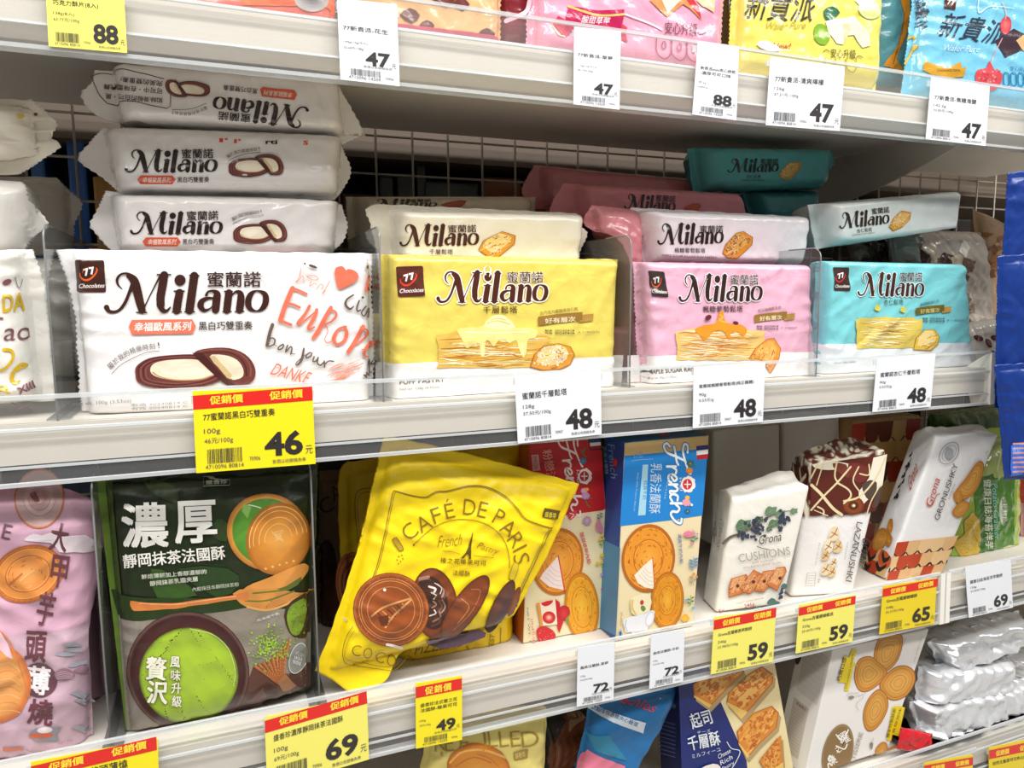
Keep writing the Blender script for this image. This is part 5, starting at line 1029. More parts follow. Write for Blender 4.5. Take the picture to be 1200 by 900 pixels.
def crest(p, cx, cy, s, bg, rim='#f6ece6', txt='I'):
    p.disc(cx, cy, s, s*1.15, 8, [(0, rim), (1, rim)], wob=0.06, n=30); p.disc(cx-s*0.12, cy, s*0.66, s*0.75, 8, [(0, bg), (1, bg)], n=20); p.stroke([(cx-s*0.5, cy), (cx+s*0.3, cy)], s*0.16, rim, sm=0); p.stroke([(cx-s*0.12, cy-s*0.5), (cx-s*0.12, cy+s*0.5)], s*0.14, rim, sm=0); p.text('I-MEI', (cx-s*1.25, cy-s*0.9), (cx-s*1.15, cy+s*0.9), s*0.35, rim)
t, f, lf, tp, rt = carton('biscuit_box', 'red and cream French biscuit box with strawberry picture', [(621, 519), (704, 514), (721, 756), (613, 773)], 0.684, 0.040, '#eedfb4', 'French biscuit boxes', sidecol='#c4692c')
p = Paint(f, t, CARD); M_ = lambda: p.noxf()
p.poly([(620.6, 520), (704, 514.4), (709.5, 596), (706, 598), (617, 610)], '#bf1f22'); p.done('red_panel')
p.crop(595, 495, 835, 640, 1200, 725)
p.poly([(470, 98), (545, 92), (552, 158), (482, 165)], '#31241f'); p.poly([(478, 102), (542, 97), (543, 115), (480, 120)], '#2c3a78'); p.poly([(480, 120), (543, 115), (545, 134), (482, 140)], '#efe9e4'); p.poly([(482, 140), (545, 134), (547, 152), (484, 158)], '#a81f22')
p.text('粉戀法蘭酥', (200, 165), (255, 480), 56, '#e9a79c', -0.0); p.poly([(138, 190), (180, 188), (190, 280), (146, 284)], '#dba8a0'); p.text('草莓口味', (146, 196), (156, 276), 22, '#a83a34')
script_french(p, (285, 90), (370, 560), 120, '#f4e6e2'); crest(p, 452, 315, 40, '#b8242c')
for x, y, s, c in ((440, 225, 20, '#4a88b8'), (445, 400, 18, '#d8a2b8'), (455, 430, 24, '#c893c0'), (462, 392, 12, '#e8a23c')): p.disc(x, y, s, s*0.9, 0, [(0, '#f0c83c'), (0.3, c), (1, c)], wob=0.1, n=20)
for P in ([(430, 160), (445, 190), (460, 200)], [(450, 150), (440, 180)], [(455, 450), (465, 480), (480, 495)], [(475, 440), (490, 445)]): p.stroke(P, 7, '#6b7a3a')
p.poly([(350, 540), (380, 520), (400, 515), (400, 540), (370, 570), (355, 560)], '#d8404a', sm=2); p.stroke([(360, 530), (385, 540), (370, 560)], 4, '#f6e6e2')
p.done('lettering')
p.crop(595, 625, 835, 780, 1200, 775)
biscuit(p, 292, 165, 150, 198, 8, '#e8962c', '#c26c1a', '#f4b048', 6, rings=(0.92, 0.6), patt='in'); p.poly([(293, 130), (330, 330), (300, 325), (240, 310), (185, 265), (200, 235)], '#f6e3dc'); p.stroke([(293, 130), (312, 230), (332, 345)], 7, '#d8402c')
for k in range(4): p.stroke([(250-k*10, 190+k*22), (275, 215+k*28), (300+k*5, 225+k*26)], 3.5, '#e0bdb0', up=False)
biscuit(p, 432, 430, 100, 205, -4, '#f0a624', '#c97a16', '#f8c23c', 7, rings=(0.88, 0.58), patt='in')
for (x, y, s, c) in ((460, 570-540, 0, ''),): pass
p.poly([(168, 405), (280, 390), (290, 530), (200, 540)], '#f2e2cc'); p.poly([(165, 405), (185, 403), (205, 540), (190, 545)], '#e0953c'); p.poly([(275, 382), (300, 400), (322, 520), (300, 580), (290, 560)], '#c81e2a')
p.poly([(192, 405), (260, 388), (250, 412), (215, 425)], '#cf2430', sm=2); p.disc(238, 490, 38, 36, 0, [(0, '#f4d8c4'), (0.4, '#e8705c'), (0.6, '#d22c34'), (1, '#c81e2a')]); p.disc(325, 465, 36, 46, 10, [(0, '#e03c3c'), (1, '#b8182a')]); p.poly([(335, 500), (358, 470), (352, 510), (345, 535)], '#7a9a3c')
p.poly([(165, 570), (185, 545), (225, 545), (270, 575), (275, 620), (240, 660), (210, 672), (180, 630)], '#c91f2c', sm=3); p.z += 1
r = random.Random(8)
for k in range(26): p.disc(r.uniform(180, 262), r.uniform(560, 645), 2.5, 2, 0, [(0, '#f0a070'), (1, '#f0a070')], up=False, n=6)
p.poly([(240, 665), (255, 640), (290, 605), (278, 640), (270, 665)], '#86a044', sm=2)
p.done('biscuit_picture'); p.crop(595, 625, 835, 780, 1200, 775)
sprig(p, 545, 80, 46, '#f2c02c', '#7d9a4a', 1, 4, '#e9a23c'); sprig(p, 560, 215, 50, '#e8b818', '#6d9a4c', 1, 4, '#f0c22c'); sprig(p, 590, 480, 54, '#d8405c', '#8ab04a', -1, 5); sprig(p, 600, 610, 48, '#d83c50', '#86a83c', -1, 4, '#d83c50')
for x, y, c in ((548, 237, '#b893c4'), (562, 285, '#c86a98'), (552, 322, '#c86a98'), (568, 345, '#d880a4'), (520, 172, '#e8c02c'), (545, 125, '#e8c02c')): p.disc(x, y, 13, 10, 0, [(0, c), (1, c)], n=10)
p.text('酸甜草莓內餡', (415, -6), (462, 175), 24, '#c83a48', 0.01); p.text('2片x8包入', (128, 495), (142, 622), 17, '#c8506c'); p.text('NET WT. 132g', (104, 432), (124, 700), 12, '#6b5448'); p.disc(150, 650, 14, 30, 0, [(0, '#c8506c'), (0.6, '#c8506c'), (0.7, '#f2dce0'), (0.85, '#c8506c'), (1, '#c8506c')], n=16)
p.crop(595, 495, 835, 640, 1200, 725)
p.disc(460, 572, 24, 26, 0, [(0, '#d8b4c8'), (0.5, '#b893b0'), (1, '#b893b0')], wob=0.08); p.poly([(508, 600), (528, 565), (552, 610), (548, 640), (520, 632)], '#d88aa2', sm=2); sprig(p, 528, 570, 34, '#d88', '#4a7a78', 1, 4)
p.done('flower_print')

t, f, lf, tp, rt = carton('biscuit_box', 'blue and cream French biscuit box with milk jug picture', [(732, 519), (831, 510), (812, 734), (721, 751)], 0.650, 0.040, '#e9d9ae', 'French biscuit boxes', sidecol='#16418c', topcol='#14507f')
p = Paint(f, t, CARD); p.crop(595, 495, 835, 640, 1200, 725)
p.poly([(684, 195), (1172, 152), (1140, 545), (980, 570), (657, 608)], '#1f83cf'); p.poly([(686, 122), (1176, 78), (1172, 152), (684, 196)], '#d3b277'); p.done('blue_panel')
p.crop(595, 495, 835, 640, 1200, 725)
p.poly([(1104, 138), (1176, 131), (1174, 158), (1105, 166)], '#28357a'); p.poly([(1105, 166), (1174, 158), (1172, 184), (1107, 192)], '#f2efec'); p.poly([(1107, 192), (1172, 184), (1170, 212), (1109, 219)], '#c3262c')
script_french(p, (905, 120), (945, 600), 150, '#f2f6f8', '#2d7fc0')
p.text('乳香法蘭酥', (838, 238), (826, 532), 66, '#cfe2ee', -0.0); p.poly([(790, 248), (822, 246), (806, 542), (762, 546)], '#a5d3e6'); p.text('經典牛奶', (796, 340), (788, 450), 22, '#3a78a8'); p.text('With Milk French Biscuit', (758, 290), (736, 520), 10, '#a9cfe4')
p.text('I-MEI', (738, 212), (790, 205), 30, '#7db4dc', 0, shear=0.2); p.stroke([(728, 232), (740, 222), (850, 214)], 2, '#9cc6e2')
crest(p, 1056, 362, 42, '#d02a30'); p.text('biscuit', (940, 300), (912, 450), 12, '#9fc8e6')
for x, y, s, c in ((1062, 282, 20, '#e88a2c'), (1068, 240, 22, '#3a6a6c'), (1050, 440, 14, '#f0b83c'), (1044, 468, 24, '#e9a0b4'), (1052, 520, 16, '#2c6a8c')): p.disc(x, y, s, s*0.9, 0, [(0, '#f0c83c'), (0.3, c), (1, c)], wob=0.1, n=20)
for P in ([(1090, 240), (1096, 262)], [(1066, 480), (1072, 495)], [(1056, 260), (1080, 245)]): p.stroke(P, 6, '#4c8a6a')
p.disc(768, 236, 0.1, 0.1, 0, [(0, '#fff'), (1, '#fff')], n=3) if False else None
p.done('lettering')
p.crop(595, 625, 835, 780, 1200, 775)
biscuit(p, 822, 145, 156, 200, 6, '#e8962c', '#b8641a', '#f2ac40', 9, rings=(0.92, 0.55), patt='in'); p.poly([(843, 145), (855, 325), (800, 315), (760, 290), (738, 245), (790, 190)], '#f4ead8'); p.stroke([(845, 140), (852, 240), (857, 335)], 5, '#d2602c')
for k in range(4): p.stroke([(800-k*12, 200+k*14), (820, 225+k*24), (850, 235+k*22)], 3.5, '#e0c9a8', up=False)
biscuit(p, 932, 392, 96, 170, 4, '#e0921f', '#b86c16', '#eeb03a', 10, rings=(0.86, 0.5), patt='in')
p.poly([(720, 380), (760, 362), (830, 355), (828, 450), (740, 478), (716, 440)], '#efe4bc', sm=2); p.stroke([(728, 390), (724, 430), (745, 470)], 12, '#dfc070'); p.disc(782, 402, 11, 15, 10, [(0, '#d83c3c'), (1, '#b8242c')], n=12); p.poly([(775, 425), (792, 420), (805, 440), (790, 455), (778, 445)], '#6a8a4a', sm=2)
p.poly([(680, 500), (790, 470), (810, 460), (840, 448), (856, 455), (850, 490), (820, 545), (800, 570), (700, 578), (682, 560)], '#e6e9ee', sm=3); p.disc(828, 498, 24, 48, 18, [(0, '#f6f7f9'), (0.7, '#e9ecf2'), (1, '#c2c7d2')]); p.poly([(720, 570), (745, 568), (740, 600), (728, 592)], '#e2e6ec'); p.poly([(782, 566), (800, 560), (802, 578), (792, 582)], '#e2e6ec'); p.stroke([(690, 505), (684, 540), (696, 568)], 6, '#b9c0cd'); p.stroke([(700, 576), (760, 572), (800, 562)], 4, '#c2c8d4')
p.done('biscuit_picture'); p.crop(595, 625, 835, 780, 1200, 775)
sprig(p, 1080, 60, 50, '#e9a0b4', '#4a8a78', 1, 4, '#e9849c'); sprig(p, 1075, 215, 56, '#2c6', '#6a94b8', 1, 6); sprig(p, 1085, 300, 44, '#e08a3c', '#9aa08a', -1, 3, '#e0904c'); sprig(p, 1060, 420, 42, '#6ab', '#5d8a4c', 1, 4); sprig(p, 1040, 520, 20, '#f0b02c', '#5a88a8', 1, 3, '#f0b02c')
p.disc(1032, 492, 24, 22, 0, [(0, '#f4c84c'), (1, '#e8a82c')], wob=0.12, n=16); p.poly([(1020, 0), (1055, -20), (1085, 10), (1050, 20)], '#e0849c', sm=2)
for x, y, c in ((1040, 388, '#7db4d8'), (1046, 12, '#e07a94'), (1072, 60, '#e08aa0'), (1080, 432, '#7db4d8')): p.disc(x, y, 10, 9, 0, [(0, c), (1, c)], n=10)
p.text('濃香牛奶內餡', (990, 0), (1002, 172), 20, '#4a6a9c', 0.01); p.text('2片x8包入', (655, 455), (650, 540), 14, '#8a6a5c'); p.disc(654, 582, 13, 24, 0, [(0, '#2c5a8c'), (0.6, '#2c5a8c'), (0.75, '#d8e4ec'), (1, '#2c5a8c')], n=16); p.done('flower_print')
p = Paint(lf, t, CARD); p.poly([(702, 630), (727, 642), (722, 745), (698, 738)], '#3f7ea8'); p.text('French', (712, 520), (716, 560), 8, '#7d9ed0', shear=0.3); p.text('乳香法蘭酥', (706, 524), (709, 556), 4.5, '#a9bfe0'); p.disc(721, 542, 3, 5, 0, [(0, '#d0404c'), (1, '#b8303c')], n=10); p.done('side_print')
p = Paint(tp, t, CARD); p.poly([(772, 508), (784, 507), (786, 510), (774, 511)], '#b83a44'); p.done('top_print')

# paper-wrapped puff pastry bricks
G7 = 'paper wrapped puff pastry packs on the lower shelf'
def grona(p, x0, y0, x1, y1, h, col): p.text('Grona', (x0, y0), (x1, y1), h, col, 0.0, shear=0.35); 
t, f, lf, tp, rt = carton('pastry_pack', 'cream pack with blackcurrant branch and folded paper top, right of the blue box', [(858, 585), (950, 570), (918, 708), (838, 729)], 0.668, 0.040, '#efece2', G7, FILM2, sx=-0.25, cat='snack pack', rumple=0.0008, seed=3, bev=0.004, topfold=0.012)
p = Paint(f, t, FILM2, off=0.0015); p.crop(805, 535, 1005, 735, 900, 900)
for tx in (1,): p.stroke([(188, 455), (230, 420), (300, 395), (400, 330), (500, 290), (560, 285)], [16, 13, 9, 6, 5, 4], '#6b5e58')
r = random.Random(3)
for (x, y, s) in ((295, 360, 40), (440, 285, 32), (490, 300, 26), (455, 350, 28), (375, 330, 24), (560, 285, 20), (430, 380, 16)):
    p.poly([(x-s, y+s*.4), (x-s*.8, y-s*.4), (x-s*.3, y-s*.8), (x+s*.2, y-s*.6), (x+s, y-s*.7), (x+s*.8, y), (x+s, y+s*.5), (x+s*.2, y+s*.5), (x-s*.3, y+s*.8)], r.choice(['#5d7a5c', '#4c6b4e', '#6a8868']), sm=2); p.stroke([(x-s*.7, y+s*.4), (x+s*.7, y-s*.4)], 2, '#8aa488'); p.stroke([(x-s*.2, y-s*.5), (x+s*.1, y+s*.4)], 1.5, '#8aa488')
for cx, cy, n, sp in ((290, 420, 12, 20), (370, 390, 26, 34), (350, 350, 8, 18), (510, 330, 20, 26), (492, 378, 6, 10)):
    for k in range(n): x = cx+r.gauss(0, sp*0.7); y = cy+r.gauss(0, sp*0.8); p.disc(x, y, 8.5, 8.5, 0, [(0, '#6a7488'), (0.35, '#3c4458'), (1, '#262c3c')], up=False, n=10)
p.z += 1
grona(p, 372, 462, 492, 440, 46, '#4a4038'); p.stroke([(365, 470), (390, 480), (430, 488)], 4, '#4a4038')
p.text('CUSHIONS', (270, 554), (542, 512), 42, '#a8a29a', 0.0)
p.text('PUFF PASTRIES', (342, 562), (452, 546), 9, '#b08a80'); p.text('WITH BLACKCURRANT FILLING', (292, 588), (492, 558), 10, '#b08a80')
for P in ([(215, 690), (228, 640), (310, 615), (320, 640), (300, 715), (215, 740)], [(272, 690), (345, 592), (412, 625), (330, 722), (290, 712)], [(350, 705), (395, 600), (455, 592), (450, 650), (400, 712)], [(410, 670), (465, 580), (512, 575), (520, 600), (470, 705)]):
    roll(p, P, int(P[0][0]), base='#cf7c46', hi='#e8ab76', lo='#a3522a', dust='#f0c8a0', nd=14, ns=20)
for x, y in ((262, 676), (345, 655), (402, 652), (484, 636)): p.disc(x, y, 9, 9, 0, [(0, '#4a2424'), (1, '#7a3c2c')], n=12)
p.text('ENJOY WITH GRONA', (258, 776), (400, 746), 11, '#b08a80'); p.text('246g', (300, 798), (352, 786), 24, '#a8343c', 0.01); p.text('6x', (165, 822), (196, 812), 22, '#a8505c'); p.stroke([(150, 842), (180, 826), (205, 824), (200, 850)], 2, '#c9a0a0', sm=0)
for x, y, s in ((440, 765, 26), (366, 798, 16), (505, 680, 18), (470, 770, 14)): p.poly([(x-s, y), (x, y-s), (x+s, y-s*.3), (x+s*.6, y+s*.6), (x-s*.4, y+s*.7)], '#54736a', sm=2)
for k in range(14): p.disc(488+r.gauss(0, 9), 722+r.gauss(0, 16), 7, 7, 0, [(0, '#5a6680'), (1, '#2c3448')], up=False, n=8)
p.done('printed_design')
def sidexf(p, t): a = t['_side']; p.xf((a[0], a[1]), (a[2], a[3]), (a[4], a[5]), (0, 0, 100, 100))
p = Paint(lf, t, FILM2, off=0.0015); sidexf(p, t); p.text('CUSHIONS', (52, 18), (50, 44), 22, '#b3aea6', 0.012); p.text('Grona', (20, 24), (18, 38), 24, '#5a5048', shear=0.3)
for k in range(7): p.stroke([(22+k*8, 54), (22+k*8, 74)], 1.6, '#c9c2b8', sm=0, up=False)
p.done('side_print')

def wingcol(co, base):
    lim = at(990, 602, 0.66)[2]
    if co.z < lim: return base
    s = math.sin(co.x*210+co.y*90)*math.sin(co.x*95-co.y*240+co.z*120)
    return lin('#ece4cc') if s > 0.42 or abs(s) < 0.05 else lin('#5c241a')
WING = ['#5c2218', '#6d2a1e', '#4a1b14', '#70261d']
t, f, lf, tp, rt = carton('pastry_pack', 'white pack whose upper half is a brown butterfly wing pattern with cream veins', [(950, 545), (1040, 528), (1000, 702), (926, 708)], 0.670, 0.040, '#efedea', G7, FILM2, sx=-0.25, vcol=wingcol, cat='snack pack', rumple=0.0013, seed=5, bev=0.004, topfold=0.014)
def wing(p, P, seed, veins):
    p.poly(P, '#5c241a'); r = random.Random(seed); p.z += 1
    for v in veins: p.stroke(v[0], v[1], v[2] if len(v) > 2 else '#e9dcb8', up=False, sm=4, cap=False)
p = Paint(f, t, FILM2, off=0.0015); p.crop(900, 480, 1060, 720, 600, 900)
p.poly([(188, 240), (515, 195), (470, 445), (180, 466)], '#5c241a')
p.poly([(460, 210), (520, 195), (500, 330), (400, 430), (395, 360), (440, 300)], '#efe8d4'); p.poly([(410, 330), (445, 308), (475, 320), (468, 370), (440, 395), (420, 370)], '#54443c', sm=2); p.poly([(480, 350), (495, 345), (480, 420), (455, 425)], '#54443c', sm=2)
p.poly([(190, 240), (300, 226), (380, 250), (300, 262), (230, 262)], '#ece4cc', sm=2); p.poly([(280, 235), (340, 240), (355, 300), (300, 270)], '#7a3a2c', sm=2)
p.disc(372, 420, 46, 40, 0, [(0, '#e9a054'), (0.3, '#2c1410'), (0.6, '#8d4a20'), (1, '#7a3018')]); p.disc(374, 420, 6, 6, 0, [(0, '#f2e6d4'), (1, '#f2e6d4')], n=8)
p.poly([(352, 230), (430, 250), (432, 300), (395, 320), (355, 290)], '#74302a', sm=2)
p.z += 1
for v, w_ in (([(188, 330), (230, 370), (280, 430), (320, 460)], 13), ([(186, 440), (240, 380), (300, 320), (360, 250)], 8), ([(300, 320), (350, 350), (360, 380), (330, 410)], 8), ([(185, 300), (215, 240)], 7), ([(300, 226), (290, 290), (305, 320)], 7), ([(240, 235), (210, 330)], 5), ([(395, 250), (370, 310), (400, 360)], 6), ([(215, 425), (240, 440), (240, 460)], 7), ([(330, 400), (400, 380), (470, 300), (512, 210)], 8), ([(430, 460), (450, 400), (490, 330)], 5), ([(200, 440), (260, 465)], 4), ([(400, 280), (440, 285), (440, 240)], 6)): p.stroke(v, w_, '#e6d6a8', up=False, sm=4)
p.done('wing_pattern'); p.crop(900, 480, 1060, 720, 600, 900)
for x, y, s, c in ((288, 545, 26, '#ead9b4'), (305, 600, 22, '#e2c898'), (262, 600, 24, '#efe2c4'), (250, 640, 18, '#dcc08c'), (250, 700, 22, '#e9d7ae'), (278, 712, 18, '#e2c898'), (285, 670, 16, '#ead9b4')):
    p.poly([(x-s, y+s), (x-s*.3, y-s*1.3), (x+s*.5, y-s*1.1), (x+s*.9, y), (x+s*.3, y+s*1.1)], c, sm=2); p.stroke([(x-s*.7, y+s*.6), (x, y), (x+s*.5, y-s)], 4, '#b5652c'); p.stroke([(x-s*.4, y-s*.3), (x+s*.5, y+s*.2)], 4, '#a3522a')
p.text('LAZANUSHKI', (386, 490), (336, 750), 26, '#6b645f', 0.008); grona(p, 412, 555, 398, 668, 40, '#3f3834'); p.stroke([(395, 580), (388, 610), (400, 625)], 3, '#3f3834'); p.text('Puff pastries', (340, 580), (328, 655), 9, '#a39d98'); p.text('Enjoy with Grona', (218, 582), (200, 680), 8, '#a39d98')
p.stroke([(168, 715), (206, 712), (200, 770), (160, 772)], 3, '#b9b3ad', sm=0, closed=True); p.text('6x', (214, 740), (212, 758), 14, '#a39d98')
for k in range(4): p.stroke([(168, 728+k*11), (202, 725+k*11)], 2, '#c3bdb7', sm=0, up=False)
p.done('lettering')
p = Paint(lf, t, FILM2, off=0.0015); sidexf(p, t); p.poly([(3, 3), (97, 3), (97, 36), (50, 26), (3, 20)], '#5c241a')
for q in ([(10, 5), (40, 18), (60, 26)], [(50, 4), (90, 20)], [(90, 5), (40, 20), (20, 22)]): p.stroke(q, 4, '#e2d8bc')
p.done('side_print')

t, f, lf, tp, rt = carton('pastry_pack', 'white pack with grey vertical lettering leaning right over an orange scale pattern', [(1098, 513), (1172, 508), (1102, 677), (1036, 688)], 0.668, 0.042, '#f0f0f0', G7, FILM2, sx=-0.16, cat='snack pack', rumple=0.0012, seed=7, bev=0.004, topfold=0.012)
p = Paint(f, t, FILM2, off=0.0015); p.crop(1000, 480, 1200, 690, 857, 900)
def scales(p, quad, seed, nu=7, nv=3, s=1.0, cols=('#b8401e', '#d9b07c', '#c9592a', '#e2be8c')):
    q = [np.array(c, float) for c in quad]; g = lambda u, v: (q[0]*(1-u)+q[1]*u)*(1-v)+(q[3]*(1-u)+q[2]*u)*v; r = random.Random(seed); p.poly(quad, '#d9b07c')
    for j in range(nv):
        for i in range(nu+1):
            u0 = (i-0.5*(j % 2))/nu; v0 = j/nv; P = []
            for a in np.linspace(0, math.pi, 7): P.append(g(min(1, max(0, u0+0.5/nu-0.52/nu*math.cos(a))), min(1, v0+(0.55+0.5*math.sin(a))/nv)))
            P = [g(min(1, max(0, u0)), v0)]+P+[g(min(1, max(0, u0+1/nu)), v0)]; c = cols[(i+j*2+r.randrange(2)) % len(cols)]; p.poly(P, c, up=(i == 0)); p.stroke(P[2:7], 7*s*r.uniform(0.6, 1.4), '#2c2320', up=False, sm=2)
scales(p, [(215, 665), (522, 632), (430, 838), (155, 885)], 3, 5, 3); p.done('scale_pattern'); p.crop(1000, 480, 1200, 690, 857, 900)
p.text('GRONUSHKY', (428, 552), (524, 275), 24, '#57544f', 0.008) if False else p.text('GRONUSHKY', (425, 555), (522, 275), 26, '#57544f', 0.0)
p.text('Grona', (388, 490), (432, 350), 34, '#c2452c', 0.0, shear=0.3); p.stroke([(365, 470), (375, 485), (396, 470), (412, 430), (430, 420)], 4, '#c2452c'); p.text('Puff Pastries', (478, 448), (508, 370), 8, '#8a8680')
p.stroke([(476+48*math.cos(a)-10*math.sin(a), 217+54*math.sin(a)-10*math.cos(a)) for a in np.linspace(0, 6.28, 19)[:-1]], 3.5, '#8d9298', closed=True); p.stroke([(476+34*math.cos(a)-8*math.sin(a), 217+38*math.sin(a)-8*math.cos(a)) for a in np.linspace(0, 6.28, 19)[:-1]], 2.5, '#8d9298', closed=True); p.poly([(455, 235), (460, 205), (478, 190), (498, 205), (495, 230), (480, 245)], '#a9adb2', sm=2)
def palm(p, P1, P2, P3, s=1.0):
    for P in (P1, P2, P3):
        c = np.mean(P, axis=0); p.poly(P, '#a8641f', sm=4); p.poly([c+(np.array(q)-c)*0.94 for q in P], '#cf9038', sm=4); p.poly([c+(np.array(q)-c)*0.7 for q in P], '#dba44c', sm=4); p.z += 1
        for k, cc in ((0.82, '#b8762a'), (0.62, '#c4842f'), (0.44, '#b8762a'), (0.24, '#c98a36')): p.stroke([c+(np.array(q)-c)*k for q in P], 3.6*s, cc, up=False, sm=4, closed=True)
palm(p, [(500, 420), (560, 340), (610, 270), (640, 258), (650, 290), (630, 370), (590, 430), (545, 450), (520, 440)], [(500, 415), (530, 405), (545, 440), (525, 470), (500, 450)], [(495, 500), (530, 460), (570, 460), (575, 490), (550, 530), (515, 540), (492, 520)])
p.text('Net', (662, 222), (672, 205), 8, '#8a8680'); p.text('248g 8.8oz', (680, 235), (722, 160), 9, '#8a8680')
p.done('lettering')
p = Paint(lf, t, FILM2, off=0.0015); sidexf(p, t)
for k in range(9): p.stroke([(26+(k % 2)*8, 46-k*3.8), (40-(k % 3)*4, 44.4-k*3.8), (30+(k % 2)*6, 43.4-k*3.8)], 2.2, '#3a3632', up=False)
p.text('Grona', (78, 38), (78, 22), 26, '#c2452c', 0.0, shear=0.3)
p.poly([(2, 78), (98, 84), (98, 99), (2, 99)], '#d9b07c')
for q, c in (([(2, 78), (40, 80), (30, 90), (2, 90)], '#b8401e'), ([(50, 82), (98, 84), (98, 92), (56, 92)], '#c9592a'), ([(20, 92), (60, 92), (60, 99), (20, 99)], '#b8401e')): p.poly(q, c, sm=2)
for q in ([(5, 88), (20, 92), (36, 88)], [(50, 92), (70, 95), (90, 91)], [(60, 84), (76, 88), (92, 85)], [(8, 96), (20, 98), (30, 96)]): p.stroke(q, 3.5, '#2c2320')
palm(p, [(38, 62), (50, 60), (64, 66), (58, 71), (44, 70)], [(10, 72), (30, 68), (56, 70), (60, 76), (48, 82), (22, 85), (6, 80)], [(58, 70), (78, 72), (76, 78), (60, 77)], 0.3); p.done('side_print')

# packs behind, lower shelf
t, f, lf, tp, rt = carton('pastry_pack', 'shaded pack in orange and tan scale pattern standing behind the brown-winged pack', [(1000, 494), (1080, 486), (1060, 640), (985, 640)], 0.75, 0.05, '#b8945c', G7, FILM2, cat='snack pack', rumple=0.0012, seed=9, bev=0.004)
p = Paint(f, t, FILM2, off=0.0015); scales(p, [(998, 497), (1078, 490), (1058, 636), (986, 638)], 8, 5, 6, 0.16, ('#a8341c', '#c99c64', '#6a2c1a', '#d2a76c')); p.done('scale_pattern')
for lab, qd, yy, sd in (('plain grey paper back of a pack behind the cream blackcurrant one', [(836, 505), (915, 498), (915, 640), (836, 640)], 0.77, 11), ('plain grey paper pack behind the brown-winged one', [(918, 495), (985, 488), (985, 640), (918, 640)], 0.77, 12)):
    carton('pastry_pack', lab, qd, yy, 0.05, '#c9c4ba', G7, FILM2, cat='snack pack', rumple=0.0016, seed=sd, bev=0.004, topfold=0.006)
t, b = bag('snack_bag', 'green cracker bag with square crackers, right of the leaning white pack', [(1095, 560), (1196, 498), (1192, 655), (1100, 672)], 0.690, '#9dbb3a', None, FILM, T=0.018, seed=91, seal=(0.03, 0.04, 0.03, 0.02), e=(0.2, 0.2, 0.2, 0.2), wr=0.0012, top=[(1090, 520), (1140, 505), (1196, 498)])
p = Paint(b, t, FILM); p.crop(1000, 480, 1200, 690, 857, 900)
p.poly([(600, 190), (790, 120), (790, 340), (610, 340)], '#aebc6c'); p.poly([(600, 350), (810, 330), (800, 690), (620, 720)], '#4c8424'); p.poly([(630, 340), (700, 320), (706, 712), (640, 715)], '#356a1c')
p.text('健康日誌海苔洋芋', (650, 350), (662, 700), 40, '#e2e8d2', 0.01); p.text('Potato Cracker', (694, 370), (708, 650), 26, '#8fcfd0', shear=0.3); p.disc(750, 508, 22, 76, 0, [(0, '#dfe6d0'), (0.8, '#dfe6d0'), (1, '#5a8a4c')]); p.text('健康日誌', (742, 445), (748, 575), 26, '#48763c', 0.01, up=True)
for P in ([(555, 560), (600, 515), (632, 560), (632, 680), (560, 640)], [(495, 670), (590, 585), (634, 700), (545, 790)]):
    p.poly(P, '#d2ae36'); p.stroke(P, 5, '#b08a24', sm=0, closed=True)
    c = np.mean(P, axis=0)
    for k in range(12): a = k*0.52; p.disc(c[0]+30*math.cos(a)*(0.5+k % 2*0.4), c[1]+34*math.sin(a)*(0.5+k % 2*0.4), 4, 3, 0, [(0, '#8f9a34'), (1, '#a8882a')], up=False, n=6)
p.poly([(750, 690), (820, 680), (822, 725), (752, 735)], '#d9d6a2', sm=2); p.stroke([(700, 235), (735, 215), (720, 300)], 5, '#e9ecc8'); p.done()
t, b = bag('snack_bag', 'dark green bag glimpsed under the middle shelf above the leaning white pack', [(1090, 485), (1168, 474), (1170, 560), (1090, 560)], 0.74, '#4a6a2a', None, FILM, T=0.02, seed=92, e=(0.2, 0.2, 0.2, 0.2))
t, b = bag('snack_bag', 'pale pink and red bag at the right edge, beyond the green cracker bag', [(1196, 555), (1260, 540), (1260, 640), (1196, 652)], 0.70, '#e0a8a4', None, FILM, T=0.018, seed=93, e=(0.2, 0.2, 0.2, 0.2))
p = Paint(b, t, FILM); p.poly([(1190, 545), (1262, 535), (1262, 585), (1190, 590)], '#c8442a'); p.done()
def backrow(lab, px0, px1, ztop, y, col, seed, z=0.934, cat='snack pack', name='snack_pack', grp='shaded packs at the back of the lower shelf'):
    a = at(px0, 600, y)[0]; c = at(px1, 600, y)[0]
    bag(name, lab, [PX(a, y+.02, ztop), PX(c, y+.02, ztop), PX(c, y+.02, z), PX(a, y+.02, z)], y, col, grp, FILM2, cat=cat, T=0.02, seed=seed, zmin=z)
backrow('shaded pink taro pouch, second in line behind the pink one at the left edge', -60, 105, 1.12, 0.72, '#c79aac', 95)  # the front pouch's pink with shade mixed into it
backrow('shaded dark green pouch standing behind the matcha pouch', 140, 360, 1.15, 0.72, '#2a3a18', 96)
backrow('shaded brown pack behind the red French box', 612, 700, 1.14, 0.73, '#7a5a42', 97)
backrow('shaded blue pack behind the blue French box', 722, 812, 1.14, 0.73, '#3a5a86', 98)
